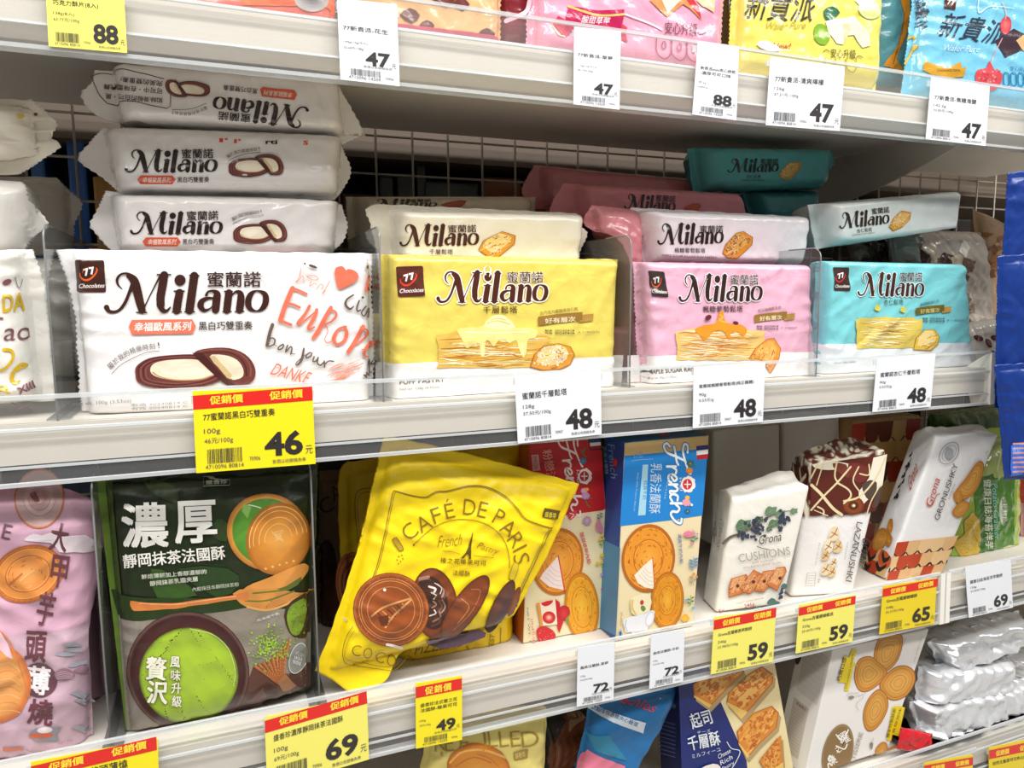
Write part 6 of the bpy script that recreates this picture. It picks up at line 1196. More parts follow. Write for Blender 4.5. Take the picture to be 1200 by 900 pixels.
# ------------------------------------------------------------------ bottom row
ZMIN[0] = 0.709
t, b = bag('snack_pouch', 'pale yellow pouch with orange biscuits, mostly hidden under the lower shelf', [(505, 840), (643, 825), (634, 985), (470, 1000)], 0.645, '#ead97c', None, FILM2, cat='pouch', T=0.02, seed=101, seal=(0.03, 0.03, 0.04, 0.02), e=(0.2, 0.2, 0.2, 0.2), zig=(0, 0, 0, 0), top=[(505, 842), (560, 834), (630, 826), (641, 832)])
p = Paint(b, t, FILM2); p.crop(450, 810, 700, 900, 1200, 432)
p.disc(530, 440, 180, 150, 10, [(0, '#e8a23c'), (0.5, '#e09030'), (0.85, '#d9852a'), (1, '#b8641c')], wob=0.01); p.stroke([(370, 400), (440, 340), (560, 330), (680, 370)], 12, '#f0b860'); p.stroke([(400, 420), (500, 370), (600, 400)], 8, '#c87420'); p.stroke([(520, 350), (600, 380), (660, 440)], 5, '#c87420')
p.done('biscuit_picture'); p.crop(450, 810, 700, 900, 1200, 432)
for ch, x, w_ in (('R', 290, 32), ('E', 345, 26), ('F', 430, 24), ('I', 545, 6), ('L', 590, 26), ('L', 652, 26), ('E', 718, 28), ('D', 800, 50)): p.char(ch, (x+20, 265 if x > 500 else 290), w_, 44, '#a88a3c', -6, -0.012)
p.poly([(728, 340), (810, 322), (806, 372), (732, 388)], '#a8893c'); p.text('盛香珍', (738, 376), (796, 364), 30, '#ead97c', 0.01, up=True); p.text('8', (318, 365), (332, 362), 26, '#b8953c'); p.done('lettering')
t, b = bag('snack_bag', 'dark bag with a brown bread loaf picture beside the pale yellow pouch', [(636, 846), (702, 828), (700, 1000), (630, 1000)], 0.70, '#20251f', None, FILM2, T=0.02, seed=102, e=(0.2, 0.2, 0.2, 0.2), zig=(0, 0, 0, 0))
p = Paint(b, t, FILM2); p.crop(450, 810, 700, 900, 1200, 432); p.poly([(930, 300), (965, 180), (1020, 130), (1080, 110), (1130, 160), (1135, 260), (1110, 360), (1040, 440), (940, 440), (918, 380)], '#7a4224', sm=3); p.poly([(1030, 120), (1100, 110), (1128, 150), (1100, 170), (1060, 200), (1040, 230), (1035, 180)], '#b8926a', sm=2); p.poly([(940, 200), (1000, 140), (1010, 180), (950, 300)], '#2a1a14', sm=2)
for k in range(8): p.stroke([(940+k*22, 260), (960+k*22, 330), (950+k*20, 420)], 5, '#93552e' if k % 2 else '#5d2f18', up=False)
p.done('bread_picture')
t, b = bag('snack_pouch', 'blue pouch tilted under the lower shelf with white caption strip and pink corner', [(692, 822), (800, 795), (742, 925), (655, 985)], 0.650, '#1a6aa4', None, MATTE, cat='pouch', T=0.016, seed=103, seal=(0.03, 0.03, 0.04, 0.02), e=(0.2, 0.2, 0.2, 0.2), zig=(0, 0, 0, 0), wav=0.0003, right=[(700, 985), (735, 900), (757, 860), (778, 833), (797, 815), (798, 795)])
p = Paint(b, t, MATTE); p.crop(670, 770, 930, 900, 1200, 600)
p.poly([(70, 480), (290, 590), (200, 720), (0, 700), (30, 560)], '#d8768e'); p.poly([(90, 245), (400, 355), (385, 412), (85, 275)], '#cfd9e2'); p.text('法國蛋糕香脆夾心雞蛋', (100, 275), (352, 378), 26, '#1a5a94', 0.014)
p.text('athies', (250, 235), (436, 300), 56, '#b8485c', 0.01, shear=0.4); p.poly([(70, 400), (200, 420), (300, 560), (120, 500)], '#2a7c9c', sm=1); p.done()
t, f, lf, tp, rt = carton('biscuit_box', 'navy and pale yellow box with browned cheese pastry sticks', [(796, 786), (906, 764), (929, 985), (800, 1010)], 0.652, 0.045, '#ead9a4', None, m=CARD, sidecol='#10184a')
p = Paint(f, t, CARD); p.crop(670, 770, 930, 900, 1200, 600)
p.poly([(576, 70), (735, 40), (800, 230), (945, 560), (950, 1080), (596, 1100)], '#14246e')
def stick(P, seed):
    p.poly([(x+12, y+22) for x, y in P], '#b59a6a', sm=1); roll(p, P, seed, base='#d98a2e', hi='#f0b860', lo='#b05a1c', dust='#c86a24', nd=24, ns=26, dustw=1.4)
    p.poly([P[-1], P[-2], ((P[-2][0]*0.8+P[-3][0]*0.2), (P[-2][1]*0.8+P[-3][1]*0.2)-0), ((P[-1][0]*0.85+P[0][0]*0.15), (P[-1][1]*0.85+P[0][1]*0.15))], '#eec468')
stick([(655, 150), (770, 60), (900, 40), (935, 80), (820, 190), (740, 275), (660, 215)], 3); stick([(845, 195), (960, 90), (1030, 50), (1090, 95), (1085, 140), (915, 335), (835, 250)], 4); stick([(890, 400), (980, 300), (1080, 262), (1118, 300), (1105, 380), (1010, 470), (945, 545), (900, 470)], 5); stick([(1010, 560), (1080, 470), (1128, 420), (1140, 600), (1060, 640)], 6)
p.done('pastry_picture'); p.crop(670, 770, 930, 900, 1200, 600)
p.text('起司', (650, 388), (762, 355), 84, '#dfe6ee', 0.018); p.text('チーズ', (676, 414), (748, 402), 18, '#cfd8e6'); p.text('千層酥', (632, 505), (804, 470), 78, '#dfe6ee', 0.018); p.text('ミルフィーユ', (648, 546), (804, 505), 22, '#cfd8e6')
for k, tx in enumerate(('Cheese', 'Rich', 'Pastry')): p.text(tx, (790+k*12, 548+k*34), (856+k*10, 512+k*34), 24, '#e6ebf2', 0.0, shear=0.3)
p.stroke([(835, 455), (860, 490), (905, 505), (885, 560), (860, 600)], 4, '#e6ebf2'); p.poly([(690, 600), (760, 572), (800, 590), (780, 640), (690, 640)], '#efe6dc', sm=2); p.done('lettering')
p = Paint(lf, t, CARD); p.crop(670, 770, 930, 900, 1200, 600)
for k in range(9): p.stroke([(470, 340+k*22), (560, 365+k*22)], 4, '#6a78a8', sm=0, up=False)
p.text('千層酥', (500, 260), (560, 280), 24, '#8a96c0'); p.done('side_print')
t, f, lf, tp, rt = carton('biscuit_box', 'white box with palmier biscuits arranged as a butterfly and brown oval logo', [(976, 761), (1089, 737), (1036, 950), (940, 975)], 0.650, 0.052, '#e9e6e2', None, m=CARD)
p = Paint(f, t, CARD); p.crop(900, 730, 1100, 900, 1059, 900)
palm(p, [(655, 190), (690, 90), (760, 70), (830, 75), (832, 150), (800, 240), (740, 300), (690, 310), (665, 280)], [(532, 330), (560, 230), (630, 205), (680, 240), (740, 300), (700, 370), (620, 425), (560, 415)], [(690, 380), (760, 290), (840, 262), (900, 290), (912, 360), (860, 450), (780, 482), (720, 450)], 1.2)
palm(p, [(588, 560), (620, 470), (680, 410), (730, 440), (745, 520), (700, 620), (640, 672), (600, 650)], [(662, 790), (700, 740), (735, 745), (740, 800), (715, 850), (680, 855)], [(735, 790), (780, 758), (808, 775), (790, 830), (740, 870), (715, 855)], 1.2); p.poly([(600, 900), (640, 862), (700, 870), (690, 940), (620, 940)], '#c07a2e', sm=3)
p.done('biscuit_picture'); p.crop(900, 730, 1100, 900, 1059, 900)
p.disc(430, 800, 92, 178, 14, [(0, '#8a6d42'), (0.93, '#8a6d42'), (0.94, '#b9a27c'), (0.96, '#8a6d42'), (1, '#8a6d42')], n=50)
for P in ([(450, 740), (455, 700), (470, 720), (460, 755), (480, 700), (495, 660)], [(400, 840), (380, 820), (375, 850), (410, 845)], [(440, 800), (425, 790)], [(420, 760), (470, 780), (488, 750)], [(420, 690), (440, 720)], [(395, 880), (370, 870), (372, 895)]): p.stroke(P, 8, '#f4f0e8')
p.char('曜', (470, 710), 30, 36, '#f4f0e8', -30, 0.01); p.char('之', (430, 780), 18, 22, '#f4f0e8', -30); p.char('樂', (395, 850), 26, 30, '#f4f0e8', -30, 0.01)
p.poly([(432, 366), (470, 200), (498, 212), (520, 160), (548, 166), (524, 240), (552, 265), (528, 262), (496, 420), (470, 418), (478, 368)], '#e8cf22'); p.text('巧賀口感', (444, 362), (486, 216), 26, '#4a3a1c', 0.014); p.text('SOOOOO CRISPY', (484, 410), (530, 190), 11, '#4a3a1c', 0.0)
p.poly([(732, 722), (770, 515), (812, 512), (846, 522), (806, 700), (768, 690), (760, 728)], '#e8cf22'); p.text('獨家特製酥脆', (746, 712), (792, 530), 20, '#4a3a1c', 0.01); p.text('香甜滋味', (778, 685), (826, 530), 16, '#4a3a1c', 0.0)
p.text('PATISSERIE', (520, 900), (588, 680), 26, '#a39a8c', 0.0); p.text('Butterfly Palmier', (806, 230), (856, 90), 9, '#8a8278'); p.text('Net Weight 100 g', (908, 240), (955, 80), 8, '#9a938a')
for P in ([(480, 440), (510, 455), (580, 440), (600, 430)], [(490, 430), (560, 430)], [(560, 540), (545, 500), (590, 450)], [(600, 850), (640, 820), (650, 800)], [(570, 880), (620, 850), (660, 860)], [(640, 740), (650, 710)]): p.stroke(P, 3, '#c3bbb0')
p.poly([(495, 455), (520, 448), (530, 462), (505, 468)], '#8a8070', sm=2); p.poly([(628, 740), (648, 742), (640, 780), (632, 775)], '#8a8070', sm=2); p.done('lettering')
p = Paint(lf, t, CARD); sidexf(p, t)
for k in range(26): p.stroke([(22, 4+k*1.55), (92, 4+k*1.55)], 0.35, '#b5aca4' if k % 3 else '#a39a94', sm=0, up=False)
p.poly([(20, 50), (70, 50), (70, 92), (20, 92)], '#cbc2bb'); p.text('營養標示', (30, 54), (62, 54), 2.4, '#8a6a64', 0.01)
for k in range(12): p.stroke([(23, 58+k*2.6), (66, 58+k*2.6)], 0.3, '#a89e98', sm=0, up=False)
p.disc(6, 16, 10, 10, 0, [(0, '#4a342a'), (0.9, '#4a342a'), (1, '#5a4438')]); p.text('曜', (1, 20), (10, 20), 6, '#d9d0c4')
p.done('side_print')
# foil packs, stacked flat
G8 = 'silver foil packs stacked in the bottom row'
def foil(lab, quad, y, seed, zmin=0.709, **kw):
    return bag('foil_pack', lab, quad, y, '#e9ebee', G8, FOIL, T=0.024, back=1.3, crease=34, cw=0.6, seed=seed, seal=(0.03, 0.04, 0, 0), e=(0.1, 0.12, 0.16, 0.22), k=2.2, wr=0.0026, wf=1.5, facet=1.0, fold=0.006, foldn=7, wav=0.0010, zmin=zmin, res=0.0014, **kw)
foil('topmost silver foil pack of the stack, under the right white price card', [(1086, 752), (1196, 716), (1192, 752), (1104, 786)], 0.652, 111)
foil('second silver foil pack from the top, right of the butterfly biscuit box', [(1076, 782), (1182, 768), (1178, 806), (1072, 822)], 0.646, 112)
foil('third silver foil pack from the top, reaching the right picture edge', [(1066, 824), (1215, 792), (1205, 836), (1080, 866)], 0.641, 113)
foil('fourth silver foil pack, just above the hidden red one', [(1074, 852), (1206, 826), (1200, 866), (1064, 884)], 0.638, 114)
foil('lowest visible silver foil pack, behind the bottom yellow price cards', [(1052, 872), (1140, 858), (1140, 915), (1052, 915)], 0.634, 115)
foil('silver foil pack peeping in at the right edge beside the second pack', [(1174, 770), (1260, 742), (1260, 780), (1182, 800)], 0.70, 116)
foil('silver foil pack in the second row behind the topmost one', [(1192, 735), (1262, 712), (1262, 745), (1192, 765)], 0.735, 117)
t, b = bag('foil_pack', 'small red wrapped pack wedged under the third silver pack', [(1056, 852), (1094, 860), (1088, 884), (1052, 878)], 0.632, '#d0202c', None, FILM, T=0.006, back=0.5, seed=118, e=(0.3, 0.3, 0.3, 0.3), wr=0.002)

# ------------------------------------------------------------------ top shelf
ZMIN[0] = 1.522
G9 = 'wafer bags on the top shelf'
t, b = bag('snack_bag', 'red and orange bag, only its foot showing at the top left above the shelf edge', [(198, -90), (392, -70), (392, 40), (196, 22)], 0.648, '#d9695a', G9, FILM, T=0.02, seed=121)
p = Paint(b, t, FILM); p.poly([(283, -90), (392, -80), (392, 18), (283, 6)], '#ea6a2c'); p.disc(330, -10, 26, 16, 5, [(0, '#b8401c'), (1, '#d85a24')]); p.disc(365, 0, 20, 14, 5, [(0, '#6a6a72'), (1, '#b8b4b4')]); p.done()
t, b = bag('snack_bag', 'tan wafer bag with chocolate picture behind the white 47 card', [(402, -80), (588, -60), (586, 62), (400, 46)], 0.650, '#dcb07c', G9, FILM, T=0.02, seed=122)
p = Paint(b, t, FILM)
for x, y, a, s in ((480, 18, 20, 12), (500, 30, -10, 9), (520, -2, 5, 14), (570, 40, 10, 10), (540, 5, 0, 10)): p.poly([(x-s, y), (x, y-s*.7), (x+s, y), (x+s*.2, y+s*.8)], '#6d3a34', sm=2)
p.poly([(400, 30), (590, 52), (590, 62), (400, 46)], '#c9607a'); p.done()
t, b = bag('snack_bag', 'dark red bag edge squeezed between the tan and pink wafer bags', [(578, -70), (628, -64), (626, 62), (576, 58)], 0.675, '#8a2a34', G9, FILM, T=0.018, seed=123, e=(0.3, 0.3, 0.2, 0.2))
t, b = bag('snack_bag', 'pink strawberry wafer bag with magenta ribbon on the top shelf', [(622, -90), (852, -64), (842, 96), (616, 66)], 0.646, '#e3a0b8', G9, FILM, T=0.02, seed=124, wf=0.6)
p = Paint(b, t, FILM); p.crop(600, 0, 900, 225)
p.poly([(190, 115), (215, 75), (260, 100), (270, 160), (245, 175)], '#c9425a'); p.stroke([(190, 120), (215, 160), (245, 172)], 6, '#e9c05c'); p.poly([(265, 30), (400, 50), (525, 45), (522, 80), (505, 170), (380, 165), (245, 145), (250, 80)], '#b81f54', sm=1); p.stroke([(262, 30), (400, 72), (525, 68)], 10, '#e8c46a'); p.text('酸甜草莓', (322, 108), (452, 118), 36, '#f2dde4', 0.01, shear=0.2)
p.poly([(510, 110), (540, 130), (530, 150), (540, 200), (515, 190)], '#c9425a'); p.poly([(640, 0), (725, 80), (800, 20), (830, 40), (880, 90), (860, 40), (820, 0)], '#e08a4c', sm=0); p.poly([(700, 0), (730, 62), (790, 0)], '#f4e0cc'); p.poly([(815, 0), (885, 95), (870, 30), (850, 0)], '#c8323c'); p.poly([(860, 0), (950, 0), (945, 60), (890, 30)], '#eec9a0', sm=1)
p.text('安心升級', (712, 160), (866, 168), 58, '#7a4a58', 0.004); p.stroke([(870, 150), (885, 160), (905, 155)], 5, '#7a4a58'); p.stroke([(530, 68), (640, 110), (700, 140)], 8, '#f2dfe6')
for k in range(3): x = 712+k*72; p.stroke([(x-36, 175+k*8), (x-36, 245+k*8), (x, 278+k*8), (x+30, 250+k*8), (x+32, 180+k*8)], 5, '#a85a74'); p.text('0', (x-16, 232+k*8), (x+8, 234+k*8), 40, '#a85a74')
p.stroke([(-30, 100), (60, 60), (80, 10)], 20, '#efc4d2'); p.done()
t, b = bag('snack_bag', 'narrow black and gold bag side between the pink and lemon bags', [(843, -60), (868, -58), (866, 98), (842, 94)], 0.692, '#6a5a24', G9, FILM, T=0.012, seed=125, e=(0.3, 0.3, 0.2, 0.2))
t, b = bag('snack_bag', 'lemon yellow wafer bag with lime and wafer picture on the top shelf', [(862, -90), (1034, -66), (1026, 106), (852, 88)], 0.646, '#e8dc68', G9, FILM, T=0.02, seed=126, wf=0.6)
p = Paint(b, t, FILM); p.crop(900, 0, 1200, 225)
p.text('新貴派', (-120, 90), (200, 108), 150, '#3f3a30', 0.006, shear=0.2); p.text('Wafer Pure', (-20, 140), (170, 135), 34, '#b8a84c', -0.005, shear=0.4); p.text('New!', (16, 228), (98, 232), 28, '#b8324c', 0.005, shear=0.3)
p.disc(250, 160, 36, 50, -20, [(0, '#dfe9a0'), (0.6, '#8aba3c'), (1, '#7aa82c')]); p.poly([(222, 120), (235, 170), (275, 205), (245, 210), (215, 180)], '#86b438', sm=2); p.disc(475, 45, 55, 45, 20, [(0, '#e9efb0'), (0.75, '#cfe07c'), (0.85, '#e9efb8'), (1, '#9cc04c')]); p.poly([(400, 0), (500, 0), (480, 40), (430, 30)], '#f2f2e2', sm=1)
p.poly([(258, 50), (300, 30), (335, 60), (300, 90), (270, 95)], '#2c6a4a', sm=2); p.poly([(265, 100), (340, 85), (380, 140), (350, 210), (320, 205), (280, 150)], '#ebe9d2'); p.poly([(360, 85), (400, 75), (470, 150), (478, 215), (440, 225), (400, 165), (350, 170)], '#e2dfc4', sm=1); p.poly([(340, 85), (365, 82), (385, 140), (352, 205)], '#d3cfa8')
p.text('安心升級', (290, 272), (408, 278), 44, '#5a4f2c', 0.004); p.stroke([(258, 242), (272, 234), (284, 242)], 4, '#8a7a3c'); p.stroke([(412, 268), (425, 262), (440, 270)], 4, '#8a7a3c')
p.poly([(-60, 210), (-10, 190), (60, 235), (0, 240)], '#f6f6ee', sm=2)
for k in range(3): x = 290+k*50; p.stroke([(x-24, 275), (x-24, 320), (x, 340), (x+20, 322), (x+20, 278)], 4, '#a89a4c')
p.done()
t, b = bag('snack_bag', 'teal bag side with an orange twisted edge between the lemon and light blue bags', [(1024, -70), (1078, -66), (1072, 106), (1020, 100)], 0.692, '#5d99a2', G9, FILM, T=0.016, seed=127, e=(0.3, 0.3, 0.2, 0.2))
p = Paint(b, t, FILM); p.crop(900, 0, 1200, 225); p.poly([(610, -40), (650, -40), (665, 80), (640, 180), (600, 280), (640, 330), (540, 310), (590, 240), (630, 150), (635, 60)], '#e8952a', sm=2); p.stroke([(640, 60), (620, 170), (585, 300)], 6, '#b8681a'); p.done()
t, b = bag('snack_bag', 'light blue wafer bag with chocolate wafer and red berries at the top right', [(1080, -90), (1290, -60), (1280, 150), (1056, 112)], 0.646, '#76bfdc', G9, FILM, T=0.02, seed=128, wf=0.6)
p = Paint(b, t, FILM); p.crop(900, 0, 1200, 225)
p.poly([(830, -40), (885, -40), (875, 48), (822, 40)], '#4a2420'); p.text('77', (836, 22), (872, 26), 24, '#e9e0dc', 0.02); p.text('新貴派', (782, 170), (1090, 215), 118, '#2c3444', 0.006, shear=0.32); p.text('Wafer Pure', (812, 238), (985, 246), 30, '#cfe6ee', -0.005, shear=0.4); p.text('新貴派', (678, 0), (700, 145), 34, '#3a4a5a', 0.0)
p.poly([(1062, 190), (1150, 135), (1200, 160), (1200, 230), (1110, 270)], '#3c2a34'); p.poly([(1160, 190), (1230, 140), (1240, 240), (1195, 240)], '#dcb07c'); p.disc(1112, 120, 26, 42, 8, [(0, '#e8706c'), (1, '#c2384c')]); p.stroke([(1095, 10), (1112, 60), (1110, 90)], 4, '#d9b0a8'); p.stroke([(1095, 180), (1060, 250), (1040, 300)], 4, '#d9a0a0')
p.poly([(970, 380), (975, 330), (1020, 320), (1035, 285), (1060, 330), (1095, 345), (1085, 400), (1040, 430), (990, 400)], '#cf4a52', sm=2); r = random.Random(3)
for k in range(30): p.disc(r.uniform(985, 1080), r.uniform(330, 405), 8, 6, r.uniform(0, 180), [(0, r.choice(['#e88a84', '#b82c3c', '#f0b0a4'])), (1, '#c8404c')], up=False, n=7)
p.poly([(722, 330), (728, 288), (770, 300), (840, 320), (900, 290), (905, 320), (925, 315), (915, 360), (840, 368), (760, 350)], '#c9962c', sm=1); p.text('Chocolate taste', (790, 338), (895, 335), 14, '#5a3a1c', 0.01)
p.text('安心升級', (1130, 332), (1215, 340), 22, '#1f6a94', 0.006)
for k in range(4): x = 1115+k*34; p.stroke([(x-12, 345), (x-12, 395), (x+10, 398), (x+10, 350)], 5, '#1f7aa8', closed=True)
p.stroke([(655, 180), (680, 176), (676, 230), (640, 300)], 10, '#d9b03c'); p.stroke([(985, -20), (985, 60), (1040, 30), (1150, 40)], [3, 5, 3, 2], '#dff0f4'); p.done()
# packs in the shaded rear of the top shelf are out of sight

# ------------------------------------------------------------------ hanging strip of blue bags at the right edge, in front of the shelf end
G10 = 'cobalt blue hanging snack bags on the clip strip'
st = at(1196, 380, 0.598); stx = st[0]
o = solid('clip_strip', stx-0.012+0.03, stx+0.012+0.03, 0.6088, 0.6100, 1.085, 1.56, clear_mat('clip_strip_plastic', '#eef2f4', 0.3, 0.1, 1.5)); tag(o, 'clear plastic clip strip hanging from the top shelf edge, holding blue bags', 'clip strip')
for i, (y0, y1, l0, l1, lab) in enumerate(((202, 362, 1182, 1171, 'topmost cobalt blue hanging bag at the right picture edge'), (300, 478, 1170, 1166, 'second cobalt blue hanging bag from the top at the right edge'), (428, 562, 1166, 1178, 'lowest cobalt blue hanging bag at the right edge, its hem over the lower shelf'))):
    yy = 0.600-0.0135*i
    t, b = bag('hanging_bag', lab, [(l0, y0), (1290, y0-10), (1290, y1+2), (l1, y1)], yy, '#0b3280', G10, FILM2, T=0.006, zmin=-9, seed=131+i, seal=(0.03, 0.03, 0.05, 0.04), e=(0.3, 0.3, 0.2, 0.2), wr=0.0009, wav=0.0004)
    p = Paint(b, t, FILM2)
    for k, c in enumerate(('#3f6fd8', '#2a5fd0')): p.poly([(l1+6+k*14, y1-40), (l1+22+k*14, y1-44), (l1+20+k*14, y1-6), (l1+5+k*14, y1-4)], c)
    for k in range(7): p.stroke([(1187, y1-42+k*5.5), (1215, y1-44+k*5.5)], 2.2, '#d89a8c', sm=0, up=False)
    p.text('青箭', (l1+8, y1-30), (l1+18, y1-31), 8, '#8fb4f0'); p.done()
t['label'] = 'lowest cobalt blue hanging bag at the right edge, its hem over the lower shelf'

ZMIN[0] = -9.0
# ------------------------------------------------------------------ price cards
def card(quad, kind, price, name, wt, unit, label, code='4710096', big=True, y=0.6172, serial='70906', nw=None, nh=None):
    """quad TL,TR,BR,BL in pixels on the rail plane"""
    f = leaning(quad[3][0], quad[3][1], y); L = f.loc(quad); W = f.world(L)
    t = thing('price_card', label, 'price card', (W[2]+W[3])/2)
    base = {'promo': '#f6e51a', 'white': '#e9edf2', 'yellow': '#f3ec6e', 'orange': '#ecd21c'}[kind]
    B = W+np.array([0, 0.0006, 0]); V = list(W)+list(B); F = [[3, 2, 1, 0], [4, 5, 6, 7], [0, 1, 5, 4], [7, 6, 2, 3], [3, 0, 4, 7], [1, 2, 6, 5]]
    put('card', mesh_np('card', V, F, np.tile(lin(base), (8, 1)), smooth=False), TAGM, t)
    hold = solid('card_holder', min(W[0][0], W[3][0])-0.0008, max(W[1][0], W[2][0])+0.0008, 0.6179, 0.6198, max(W[0][2], W[1][2])-0.010, max(W[0][2], W[1][2])-0.004, RIM, t)
    p = Paint(f, t, TAGM); TL, TR, BR, BL = quad; w_ = math.dist(BL, BR); h_ = math.dist(TL, BL); H = 100*h_/w_
    p.xf(BL, BR, TL, (0, 0, 100, H)); ink = '#2f2c2c'; narrow = H > 120
    if kind != 'white' and price != '88':
        b0 = H*0.055; b1 = H*0.225; p.poly([(0, b0), (100, b0), (100, b1), (0, b1)], '#e0261f'); yt = '#f7e43a'
        if narrow: p.text('促銷價', (20, b1-3), (78, b1-3), (b1-b0)*0.7, yt, 0.03, space=1.15)
        else: p.text('促銷價', (14, b1-3), (42, b1-3), (b1-b0)*0.62, yt, 0.03); p.text('促銷價', (64, b1-3), (92, b1-3), (b1-b0)*0.62, yt, 0.03)
        p.done('promotion_band'); p.xf(BL, BR, TL, (0, 0, 100, H))
    ny = H*(0.33 if not narrow else 0.36)+3; units = sum(1 if ord(ch) > 0x2e00 else 0.55 for ch in (name if isinstance(name, str) else name[0])); nw = nw or (min(78, 7.6*units) if not narrow else 76); nh = nh or min(8.2, nw/units*1.06)
    if isinstance(name, (list, tuple)):
        for k, nm in enumerate(name): p.text(nm, (10, ny+k*11), (10+min(80, 10*len(nm)), ny+k*11), 8, ink, 0.006)
        ny += 10
    else: p.text(name, (8, ny), (8+nw, ny), nh, ink, 0.006)
    p.text(wt, (8, ny+(12 if not narrow else 22)), (8+3.4*len(wt), ny+(12 if not narrow else 22)), 5.4, '#5a5656'); p.text(unit, (8, ny+(20 if not narrow else 32)), (8+3.0*len(unit), ny+(20 if not narrow else 32)), 5.4, '#5a5656')
    if narrow: ph = 24; p.text(price, (44, H-28), (86, H-28), ph, ink, 0.035); p.text('元', (88, H-28), (95, H-28), 8, '#5a5656'); barcode(p, 18, H-21, 68, H-10, seed=len(name)); p.text(code+' 14209', (14, H-4), (68, H-4), 5, '#5a5656'); p.text(serial, (76, H-8), (90, H-8), 4, '#5a5656'); p.text('售價以收銀機為準', (40, H-24.5), (88, H-24.5), 4, '#5a5656')
    else: ph = min(26, H*0.3); p.text(price, (58, H-9), (90, H-9), ph, ink, 0.035); p.text('元', (92, H-9), (98, H-9), 7, '#5a5656'); barcode(p, 10, H-19, 40, H-7, seed=len(name)); p.text(code+' 80814', (8, H-2.5), (40, H-2.5), 3.6, '#5a5656'); p.text(serial, (45, H-7), (54, H-7), 3.4, '#5a5656'); p.text('售價以收銀機為準', (64, H-3), (92, H-3), 3.4, '#5a5656')
    p.done('lettering'); return t
card([(225.5, 458.5), (366, 453), (370, 543.5), (230, 554.5)], 'promo', '46', '77蜜蘭諾黑白巧雙重奏', '100g', '46元/100g', 'wide yellow price card with red band reading 46, under the large white pack', nw=60)
card([(603, 440), (704, 433.5), (705, 509), (607, 520)], 'white', '48', '蜜蘭諾千層鬆塔', '128g', '37.50元/100g', 'white price card reading 48 under the right end of the yellow pack', serial='70907')
card([(813, 430), (897, 424.5), (894, 494.5), (812, 502)], 'white', '48', '蜜蘭諾楓糖葡萄鬆塔(純正楓糖)', '90g', '0.53元/g', 'white price card reading 48 under the right half of the pale pink pack', serial='70907')
card([(1028, 420), (1096.5, 414), (1090.5, 476.5), (1022.5, 483)], 'white', '48', '蜜蘭諾杏仁千層鬆塔', '90g', '0.53元/g', 'white price card reading 48 under the teal pack', serial='70907')
card([(53, -22), (145, -12), (149, 62), (57, 54)], 'yellow', '88', '巧克力酥片(8入)', '138g(8入)', '63.77元/100g', 'yellow price card reading 88 at the top left corner')
card([(395, -2), (465, 5), (468.5, 101), (399, 93)], 'white', '47', '77新貴派-花生', '144g(16g*9入)', '32.64元/100g', 'tall white price card reading 47, leftmost white card on the top shelf edge')
card([(673, 31), (727.5, 37), (726, 128.5), (672, 122)], 'white', '47', '77新貴派-草莓', '117g(13g*9入)', '40.17元/100g', 'narrow white price card reading 47 over the pink wafer bag')
card([(818, 48), (866, 55), (863, 141), (811.5, 134)], 'white', '88', ('新貴派mini夾心餅乾', '-濃厚可可口味'), '99.2g', '0.89元/g', 'narrow white price card reading 88 between the pink and lemon bags')
card([(903, 66), (990, 78), (984, 153.5), (897.5, 146.5)], 'white', '47', '77新貴派-清爽檸檬', '126g', '37.31元/100g', 'wide white price card reading 47 under the lemon yellow bag', nw=66)
card([(1091.5, 90), (1160, 101), (1155, 171), (1085, 163)], 'white', '47', '77新貴派-焦糖海鹽', '142.2g', '33.05元/100g', 'white price card reading 47 under the light blue bag', nw=70)
card([(310, 840), (430, 814.5), (432.5, 890), (313, 925)], 'yellow', '69', '盛香珍濃厚靜岡抹茶法國酥', '100g', '69元/100g', 'wide yellow price card with red band reading 69 under the dark green pouch', nw=68)
card([(487, 801), (541.5, 792), (541.5, 867), (487.5, 877.5)], 'promo', '49', ('盛香珍法式蕾之花', '法國酥-榛果可可'), '100g', '49元/100g', 'narrow yellow price card reading 49 under the tilted yellow pouch')
card([(677, 759), (720.5, 753), (719, 820), (676, 828.5)], 'white', '72', '義美法蘭酥-草莓', '132g', '54.55元/100g', 'narrow white price card reading 72 under the red French box')
card([(763, 744), (802.5, 737), (800.5, 799), (761, 807.5)], 'white', '72', '義美法蘭酥-牛奶', '132g', '54.55元/100g', 'narrow white price card reading 72 under the blue French box')
card([(837, 723), (909.5, 713), (906, 775.5), (833, 790.5)], 'yellow', '59', 'Grona吉羅娜黑莓酥餅', '246g', '23.98元/100g', 'yellow price card with red band reading 59 under the cream blackcurrant pack', nw=54)
card([(936.5, 709), (1003, 697), (999, 752), (932.5, 766)], 'yellow', '59', 'Grona吉羅娜蝴蝶派', '250g', '23.60元/100g', 'yellow price card with red band reading 59 under the brown-winged pack', nw=54)
card([(1035, 687), (1098, 677.5), (1095, 731), (1030.5, 743.5)], 'orange', '65', 'Grona吉羅娜蝴蝶酥', '248g', '26.21元/100g', 'golden yellow price card reading 65 under the leaning white pack', nw=56)
card([(1131, 664), (1184.5, 656), (1187, 712), (1135.5, 724)], 'white', '69', '健康日誌海苔洋芋脆餅', '120g', '57.50元/100g', 'white price card reading 69 under the green cracker bag', nw=74)
card([(36, 893), (185, 866), (187, 950), (40, 985)], 'promo', '55', '盛香珍大甲芋頭薄燒', '100g', '55元/100g', 'yellow price card with red band cut by the bottom left edge')
card([(1083, 894), (1140, 884), (1140, 940), (1083, 950)], 'orange', '75', '義美法蘭酥', '132g', '56元/100g', 'yellow price card barely showing at the bottom edge beneath the foil packs')
